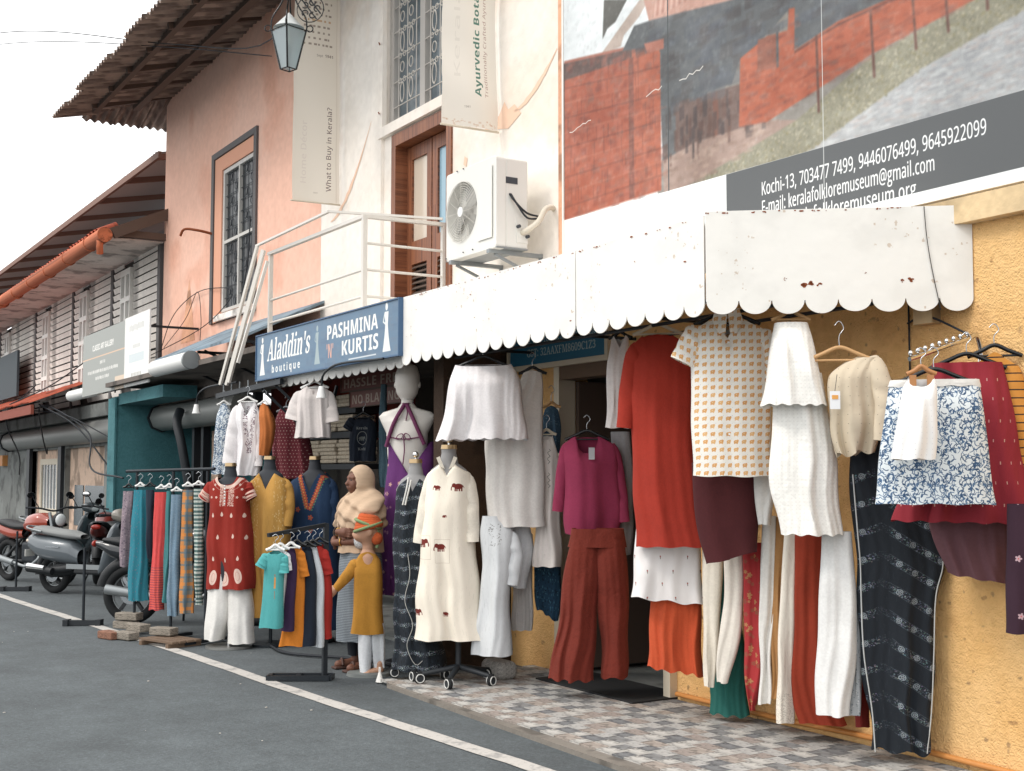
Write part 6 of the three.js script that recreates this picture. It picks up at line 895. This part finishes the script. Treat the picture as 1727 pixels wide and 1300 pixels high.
{
  const k = GD.child_kurta, g = thing('child_mannequin', 'child mannequin in a mustard kurta and white trousers with one arm out', 'mannequin', [k.o[0], 0, k.o[1]], k.a), ny = k.r[0][0], cx = (k.r[0][1] + k.r[0][2]) / 2, hx = k.s[0][2];
  part('body', [form([[ny - .5, .07, .06, cx], [ny - .2, .09, .07, cx], [ny - .04, .07, .06, cx], [ny + .02, .04, .04, cx], [ny + .06, .038, .04, cx]]), solidOf(sU([sEll([cx - .005, ny + .16, 0], [.088, .105, .085]), sEll([cx - .06, ny + .12, .01], [.05, .045, .05]), sCap([cx - .09, ny + .15, .01], [cx - .105, ny + .13, .01], .01, .013), sEll([cx + .02, ny + .15, .083], [.02, .028, .012]), sCap([cx, ny + .1, 0], [cx, ny + .0, 0], .045, .04)], .02), [cx, ny + .13, 0], .2, 72), solidOf(sU(hand([hx[0] + .01, hx[1] + .008, .02], [-.75, -.55, .1], [0, .1, 1], 1), .01), [hx[0] - .05, hx[1] - .03, .02], .13, 80)], skinForm, g);
  const tb = []; for (let i = 0; i < 5; i++) tb.push(new THREE.TorusGeometry(.088 - i * .008, .026, 10, 28).rotateX(Math.PI / 2).rotateZ(.2 - i * .1).translate(cx + .005, ny + .19 + i * .016, 0)); part('turban', [...tb, sph(.07, cx, ny + .24, 0, 1, .6, 1), sph(.045, cx + .07, ny + .1, .03, 1, 1.1, .9)], solid('#c2592c', 20), g);
  part('turban_trim', [new THREE.TorusGeometry(.108, .012, 8, 30).rotateX(Math.PI / 2).rotateZ(.32).translate(cx, ny + .185, 0), new THREE.TorusGeometry(.1, .012, 8, 30).rotateX(Math.PI / 2).rotateZ(-.35).translate(cx, ny + .21, 0), tube([[cx + .07, ny + .18, .02], [cx + .085, ny + .1, .03], [cx + .07, ny + .03, .03]], .012, 12, 8)], solid('#7f9468', 12), g);
  const km = solid('#b5802e', 10), kt = part('kurta', cloth(k.r, { d: .1, dt: .6, sh: .02, f1: .016, fr: 5 }), km, g); for (const s of k.s) part('sleeve', sleeve(s, .9, 0, .02), km, kt);
  for (const q of ['child_legL', 'child_legR']) part('trouser_leg', cloth(GD[q].r, { d: .055, dt: 1, f1: .008, m: 40 }), whiteCool, g);
  for (const q of ['child_legL', 'child_legR']) { const r = GD[q].r, l = r[r.length - 1], x = (l[1] + l[2]) / 2, y = l[0]; part('foot', solidOf(sU([sCap([x, y + .03, 0], [x, y - .01, 0], .028, .028), sCap([x, y - .015, 0], [x - .08, y - .03, .03], .028, .02), ...[0, 1, 2].map(i => sCap([x - .08, y - .032, .015 + i * .015], [x - .105, y - .034, .018 + i * .016], .011, .009))], .015), [x - .03, y - .01, .015], .13, 56), skinForm, g); }
  part('base', cyl(.17, .165, .022, .02, .012, 0, 32), std('#6d716f', .6), g); part('stand_pole', cyl(.01, .01, .5, .06, .26, -.04), M.steel, g);
  tag(part('small_figurine', [cyl(.03, .008, .07, -8.25, .045, 1.3, 10), cb(.09, .012, .016, -8.25, .016, 1.3), cb(.016, .05, .01, -8.25, .09, 1.3)], M.white), 'small white plastic stand on the ground beside the child mannequin', 'stand');
}
{ // T-shirt rail
  const k = GD.tee_teal.o, e = GD.tee_red.o, y = 1.13, r = thing('tshirt_stand', 'dark square-tube stand holding small T-shirts at the road edge', 'rack');
  const A = [k[0] - .05, 1.07, k[1] + .03], B = [e[0] - .02, y, e[1]];
  part('rail', bar(A, B, .028), M.darkMetal, r); part('post', bar([B[0], .02, B[2]], [B[0], y + .01, B[2]], .034), M.darkMetal, r);
  const P = (t, s) => [B[0] - (1 - t) * .24 + s * .05, .022, B[2] + (1 - t) * .4 + s * .035]; part('base_frame', [bar(P(.15, -1), P(1.1, -1), .035), bar(P(.15, 1), P(1.1, 1), .035), bar(P(.15, -1), P(.15, 1), .035), bar(P(1.1, -1), P(1.1, 1), .035), bar(P(.6, -1), P(.6, 1), .035)], M.darkMetal, r);
  for (const [q, n, l, hex] of [['tee_teal', 'teal_tshirt', 'small teal T-shirt with an orange print at the free end of the stand', '#4b9c9c'], ['tee_white', 'white_tshirt', 'small white T-shirt between the teal and purple ones', '#dcdee0'], ['tee_purple', 'purple_tshirt', 'small dark purple T-shirt on the road-edge stand', '#3a2648'], ['tee_orange', 'orange_tshirt', 'long bright orange T-shirt on the road-edge stand', '#d07c26'], ['tee_navy', 'navy_tshirt', 'small navy T-shirt between the orange and pale ones', '#1a2433'], ['tee_pale', 'pale_blue_tshirt', 'pale blue-white T-shirt next to the red one', '#d3d9de'], ['tee_red', 'red_tshirt', 'small red T-shirt against the post of the stand', '#a2261e']]) {
    const m = q === 'tee_teal' ? fitted(GD[q], 256, hex, (c, w, h) => { c.fillStyle = '#c98a4a'; c.fillRect(w * .6, h * .36, w * .07, h * .14); c.fillStyle = '#8a7a6a'; c.fillRect(w * .6, h * .32, w * .05, h * .03); c.fillRect(w * .62, h * .53, w * .03, h * .1); }) : solid(hex, 7);
    wear(q, n, l, 'T-shirt', m, { d: .04, dt: .6, sh: .025, neck: { w: .04, f: .035, b: .01 }, f1: .012, fr: 7, m: 64, hang: q === 'tee_teal' || q === 'tee_white' || q === 'tee_purple' ? HP : HB, hw: .13, hy: .01, hook: .09 });
  }
}
for (const [x, z, l] of [[-12.9, 2.33, 'thin black metal post on a flat T-shaped foot beside the painted line'], [-17.15, 2.22, 'thin black metal post on a flat foot behind the grey scooter']]) { const p = thing('metal_post', l, 'post', [x, 0, z], 60); part('pole', cyl(.014, .014, .74, 0, .4, 0), M.darkMetal, p); part('foot', [cb(.34, .05, .06, 0, .03, 0), cb(.05, .06, .12, -.16, .032, 0), cb(.05, .06, .12, .16, .032, 0)], M.black, p); }
// rails, lamps and small fittings
{
  const r = thing('stall_rail', 'dark slotted metal clothes rail jutting from the stall with triangular braces', 'rail');
  part('rail', bar([-12.9, 2.33, 1.0], [-10.9, 2.36, 1.05], .04, .05), M.darkMetal, r); for (const x of [-11.5, -11.1]) part('brace', [bar([x, 2.34, 1.04], [x + .15, 1.9, .6], .025), bar([x + .15, 1.9, .6], [x + .2, 2.34, .5], .025)], M.darkMetal, r); part('pegs', [0, 1, 2, 3, 4].map(i => rod([-12.7 + i * .25, 2.34, 1.0], [-12.7 + i * .25, 2.44, 1.0], .008)), M.greyMetal, r);
  for (const [A, B, l] of [[[-12.0, 2.42, 1.1], [-13.25, 2.4, 1.1], 'white lamp on a bent black arm at the dark shop front'], [[-8.6, 2.385, 1.12], [-9.75, 2.385, 1.12], 'white lamp on a bent black arm below the blue sign']]) { const o = thing('arm_lamp', l, 'lamp'); part('arm', tube([A, [lerp(A[0], B[0], .85), B[1] + .01, A[2]], [B[0] - .03, B[1] - .06, A[2]], [B[0] - .05, B[1] - .14, A[2]]], .01, 30, 6), M.black, o); part('shade', new THREE.CylinderGeometry(.022, .045, .1, 16, 1).translate(B[0] - .05, B[1] - .19, A[2]), M.plasticWhite, o); }
  const c = thing('display_arm', 'chrome display arm with steel balls on the ochre wall', 'rail');
  part('arm', [tube([[-4.04, 2.0, .02], [-4.04, 2.14, .03], [-4.04, 2.19, .06], [-4.035, 2.17, .12]], .013, 20, 8), rod([-4.035, 2.17, .12], [-4.02, 2.045, .57], .011)], M.chrome, c); const bl = []; for (let i = 0; i < 9; i++) bl.push(sph(.013, lerp(-4.035, -4.02, i / 8), lerp(2.168, 2.05, i / 8) + .024, lerp(.13, .56, i / 8))); part('balls', bl, M.chrome, c); part('plate', cb(.05, .14, .015, -4.04, 2.02, .01), M.chrome, c);
  tag(part('wall_box', [bx(-4.42, -4.3, 2.28, 2.42, .002, .07)], M.beige), 'small beige junction box on the ochre wall under the awning', 'box');
  tag(part('white_bundle', rb(.3, .13, .16, .05, -7.83, .1, .55, 3), plaster([214, 210, 204], [222, 218, 212], [180, 176, 170], .2, .5, 81, .01, .15)), 'white plastic bundle on the paving behind the caster base', 'bundle');
  tag(part('wall_conduit', [rod([-4.5, 2.75, .01], [-4.5, 1.2, .01], .005), tube([[-4.5, 2.3, .02], [-4.35, 2.32, .06], [-4.1, 2.2, .03]], .006, 16, 5)], M.wire), 'thin dark conduit running down the ochre wall', 'conduit');
  tag(part('floor_cable', tube([[-10.5, .02, 1.3], [-9.9, .02, 1.35], [-9.3, .02, 1.0], [-8.8, .02, .9]], .012, 30, 6), M.wire), 'black cable lying on the road behind the T-shirt stand', 'cable');
}
// ---------- two-wheelers ----------
function loftX(secs, m = 22, e = .8) { // sections [x, cy, half height, half width]
  const rows = []; for (let i = 0; i < secs.length - 1; i++) for (let k = 0; k < 5; k++) { const t = k / 5, p = secs[Math.max(0, i - 1)], a = secs[i], b = secs[i + 1], n = secs[Math.min(secs.length - 1, i + 2)]; rows.push(a.map((v, q) => { const m0 = (b[q] - p[q]) / 2, m1 = (n[q] - v) / 2, t2 = t * t, t3 = t2 * t; return q === 0 ? lerp(v, b[q], t) : (2 * t3 - 3 * t2 + 1) * v + (t3 - 2 * t2 + t) * m0 + (3 * t2 - 2 * t3) * b[q] + (t3 - t2) * m1; })); } rows.push(secs[secs.length - 1]);
  const pos = [], ix = []; rows.forEach((r, j) => { for (let i = 0; i <= m; i++) { const a = i / m * 6.2832, c = Math.cos(a), s = Math.sin(a); pos.push(r[0], r[1] + Math.sign(s) * Math.pow(Math.abs(s), e) * Math.max(.002, r[2]), Math.sign(c) * Math.pow(Math.abs(c), e) * Math.max(.002, r[3])); if (i && j) { const k = j * (m + 1) + i; ix.push(k - m - 2, k - 1, k - m - 1, k - m - 1, k - 1, k); } } });
  const g = new THREE.BufferGeometry(); g.setAttribute('position', new THREE.Float32BufferAttribute(pos, 3)); g.setIndex(ix); g.computeVertexNormals(); return plain(g);
}
function wheel(o, name, x, R, w, sp) {
  const t = part(name, new THREE.TorusGeometry(R - w * .5, w * .5, 14, 36).scale(1, 1, 1.15).translate(x, R, 0), M.rubber, o);
  part('rim', [new THREE.TorusGeometry(R - w * .95, .014, 8, 32).translate(x, R, 0), cyl(.05, .05, .1, 0, 0, 0, 16).rotateX(Math.PI / 2).translate(x, R, 0)], M.greyMetal, t);
  const s = []; for (let i = 0; i < sp; i++) { const a = i / sp * 6.2832 + .3; s.push(bar([x + Math.cos(a) * .03, R + Math.sin(a) * .03, 0], [x + Math.cos(a) * (R - w), R + Math.sin(a) * (R - w), 0], .035, .03)); } part('spokes', s, std('#2a2d30', .4), t);
  part('brake_disc', new THREE.RingGeometry(.05, .1, 24).translate(x, R, .055), dbl(M.steel), t); return t;
}
function mirrors(o, x, y) { for (const s of [-1, 1]) { part('mirror', [sph(.055, x - .04, y + .17, s * .3, .25, .75, 1.1)], M.blackGloss, o); part('mirror_glass', sph(.048, x - .05, y + .17, s * .3, .18, .7, 1.05), M.chrome, o); part('mirror_stem', rod([x, y, s * .2], [x - .03, y + .15, s * .28], .007), M.black, o); } }
function scooter(label, pos, turn, color, o2 = {}) {
  const o = thing('scooter', label, 'scooter', pos, turn, 'scooters and motorcycles parked along the road edge'), paint = new THREE.MeshPhysicalMaterial({ color, roughness: .35, clearcoat: .5, metalness: .1 }), dark = std('#1b1e21', .6);
  wheel(o, 'rear_wheel', 0, .245, .095, 5); wheel(o, 'front_wheel', 1.24, .245, .085, 5);
  part('body_panel', loftX([[-.42, .66, .03, .05], [-.36, .64, .1, .12], [-.15, .58, .15, .17], [.1, .55, .16, .18], [.32, .52, .15, .15], [.45, .46, .1, .1]]), paint, o); part('badge', bx(.0, .22, .585, .6, .178, .182), M.steel, o);
  part('tail_light', sph(.06, -.4, .66, 0, .5, .6, 1.6), std('#a03020', .25), o); part('indicator', [sph(.04, -.36, .66, .1, 1, .6, .6), sph(.04, -.36, .66, -.1, 1, .6, .6)], std('#d8c8b8', .2), o);
  part('seat', loftX([[-.38, .79, .02, .06], [-.25, .8, .05, .13], [0, .77, .05, .14], [.3, .74, .055, .13], [.48, .72, .03, .08]]), o2.cover ? plaster([196, 200, 200], [206, 210, 208], [96, 102, 104], .25, .7, 66, .012, .2) : dark, o);
  part('grab_rail', tube([[-.1, .78, .15], [-.35, .82, .13], [-.46, .84, 0], [-.35, .82, -.13], [-.1, .78, -.15]], .012, 20, 6), M.greyMetal, o);
  part('engine', [loftX([[-.12, .25, .06, .06], [.1, .3, .1, .1], [.35, .33, .08, .09], [.45, .36, .04, .06]]), rod([.05, .3, .1], [.4, .34, .1], .05)], dark, o); part('exhaust', [rod([-.28, .33, .17], [.12, .29, .17], .06, .045, 14)], dark, o); part('heat_shield', rod([-.26, .35, .2], [.02, .33, .2], .04, .035, 12), M.chrome, o);
  part('floorboard', rb(.5, .07, .34, .03, .7, .3, 0), dark, o); part('side_trim', bx(.35, .9, .33, .39, .172, .18), M.greyMetal, o);
  part('apron', loftX([[.86, .32, .08, .18], [.93, .45, .18, .2], [1.0, .62, .24, .2], [1.06, .76, .16, .17], [1.1, .86, .05, .1]]), paint, o); part('front_mudguard', new THREE.TorusGeometry(.27, .06, 10, 24, 2.2).scale(1, 1, 1.1).rotateZ(.55).translate(1.24, .245, 0), paint, o);
  part('fork', [rod([1.22, .25, .07], [1.06, .8, .05], .02), rod([1.22, .25, -.07], [1.06, .8, -.05], .02)], M.darkMetal, o);
  part('handlebar_cowl', loftX([[.96, .98, .03, .06], [1.02, 1.0, .07, .14], [1.1, .99, .08, .13], [1.16, .96, .05, .08]]), o2.cowl ? new THREE.MeshPhysicalMaterial({ color: o2.cowl, roughness: .4, clearcoat: .4 }) : paint, o); part('headlight', sph(.06, 1.14, .98, 0, .5, .8, 1.4), std('#d8dcdc', .1), o);
  part('handlebar', [rod([1.0, 1.0, -.32], [1.0, 1.0, .32], .014), rod([.99, 1.0, .22], [.96, 1.0, .35], .02), rod([.99, 1.0, -.22], [.96, 1.0, -.35], .02)], M.black, o); mirrors(o, 1.0, 1.0);
  part('number_plate', rb(.01, .09, .16, .003, -.44, .5, 0), std('#d8d8d2', .5), o); part('rear_mudguard', new THREE.TorusGeometry(.27, .05, 8, 20, 1.6).rotateZ(1.6).translate(0, .245, 0), dark, o); part('kick_stand', rod([.35, .28, -.12], [.3, .012, -.2], .012), M.darkMetal, o);
}
function motorcycle(label, pos, turn, color) {
  const o = thing('motorcycle', label, 'motorcycle', pos, turn, 'scooters and motorcycles parked along the road edge'), paint = new THREE.MeshPhysicalMaterial({ color, roughness: .3, clearcoat: .6 }), dark = std('#191c1f', .6);
  wheel(o, 'rear_wheel', 0, .3, .1, 5); wheel(o, 'front_wheel', 1.28, .3, .09, 5);
  part('tank', loftX([[.42, .78, .05, .08], [.55, .82, .12, .13], [.8, .84, .13, .15], [.98, .84, .06, .07]]), paint, o); part('seat', loftX([[-.3, .84, .02, .06], [-.1, .82, .05, .12], [.25, .77, .05, .13], [.46, .77, .04, .09]]), dark, o); part('tail_panel', loftX([[-.38, .8, .03, .04], [-.2, .74, .08, .1], [.15, .68, .09, .11], [.4, .68, .06, .08]]), paint, o);
  part('engine', [rb(.36, .3, .24, .05, .62, .42, 0), rod([.68, .5, 0], [.78, .7, 0], .09, .08, 12)], M.darkMetal, o); part('frame', [rod([.98, .82, 0], [.5, .3, 0], .025), rod([.45, .72, 0], [.0, .3, .09], .02), rod([.45, .72, 0], [.0, .3, -.09], .02), rod([.5, .3, .08], [0, .3, .09], .022)], dark, o);
  part('exhaust', [rod([-.2, .36, .17], [.35, .28, .16], .05, .04, 12), tube([[.35, .28, .16], [.65, .24, .14], [.85, .35, .1], [.82, .45, .05]], .022, 16, 8)], M.greyMetal, o); part('fork', [rod([1.28, .3, .08], [1.04, .98, .07], .022), rod([1.28, .3, -.08], [1.04, .98, -.07], .022)], M.greyMetal, o);
  part('handlebar', tube([[.92, 1.05, -.36], [1.0, 1.04, -.2], [1.03, 1.0, 0], [1.0, 1.04, .2], [.92, 1.05, .36]], .013, 24, 7), M.black, o); part('headlight', [sph(.1, 1.16, .88, 0, .7, 1, 1)], dark, o); part('headlight_lens', sph(.085, 1.19, .88, 0, .6, 1, 1), std('#d4d8d8', .1), o); part('front_mudguard', new THREE.TorusGeometry(.325, .05, 8, 22, 1.7).rotateZ(.6).translate(1.28, .3, 0), paint, o); part('rear_mudguard', new THREE.TorusGeometry(.325, .06, 8, 22, 1.5).rotateZ(1.4).translate(0, .3, 0), dark, o); part('tail_light', sph(.05, -.4, .8, 0, .5, .7, 1.3), std('#9a2c20', .25), o); mirrors(o, .98, 1.05); part('kick_stand', rod([.5, .3, -.12], [.45, .012, -.24], .012), M.darkMetal, o);
}
scooter('grey scooter with a covered seat parked beside the thin black post', [-16.6, 0, 1.85], 34, '#5f666b', { cover: true, cowl: '#8a857c' });
motorcycle('black motorcycle with five-spoke wheels half hidden by the scarf rack', [-12.8, 0, 1.88], 52, '#23262a');
motorcycle('orange and black motorcycle parked before the grey shop wall', [-18.9, 0, 2.0], 22, '#9a3f2a');
scooter('black scooter with mirrors raised near the peach doors', [-17.6, 0, .75], 28, '#24282c');
motorcycle('black motorcycle with red tank in front of the peach door', [-17.5, 0, 1.1], 160, '#6a2a24');
scooter('dark scooter with a pale screen behind the orange motorcycle', [-20.6, 0, 1.25], 30, '#3c4448');

scene.traverse(o => { if (o.isMesh) { o.castShadow = true; o.receiveShadow = true; } });
renderer.render(scene, camera);
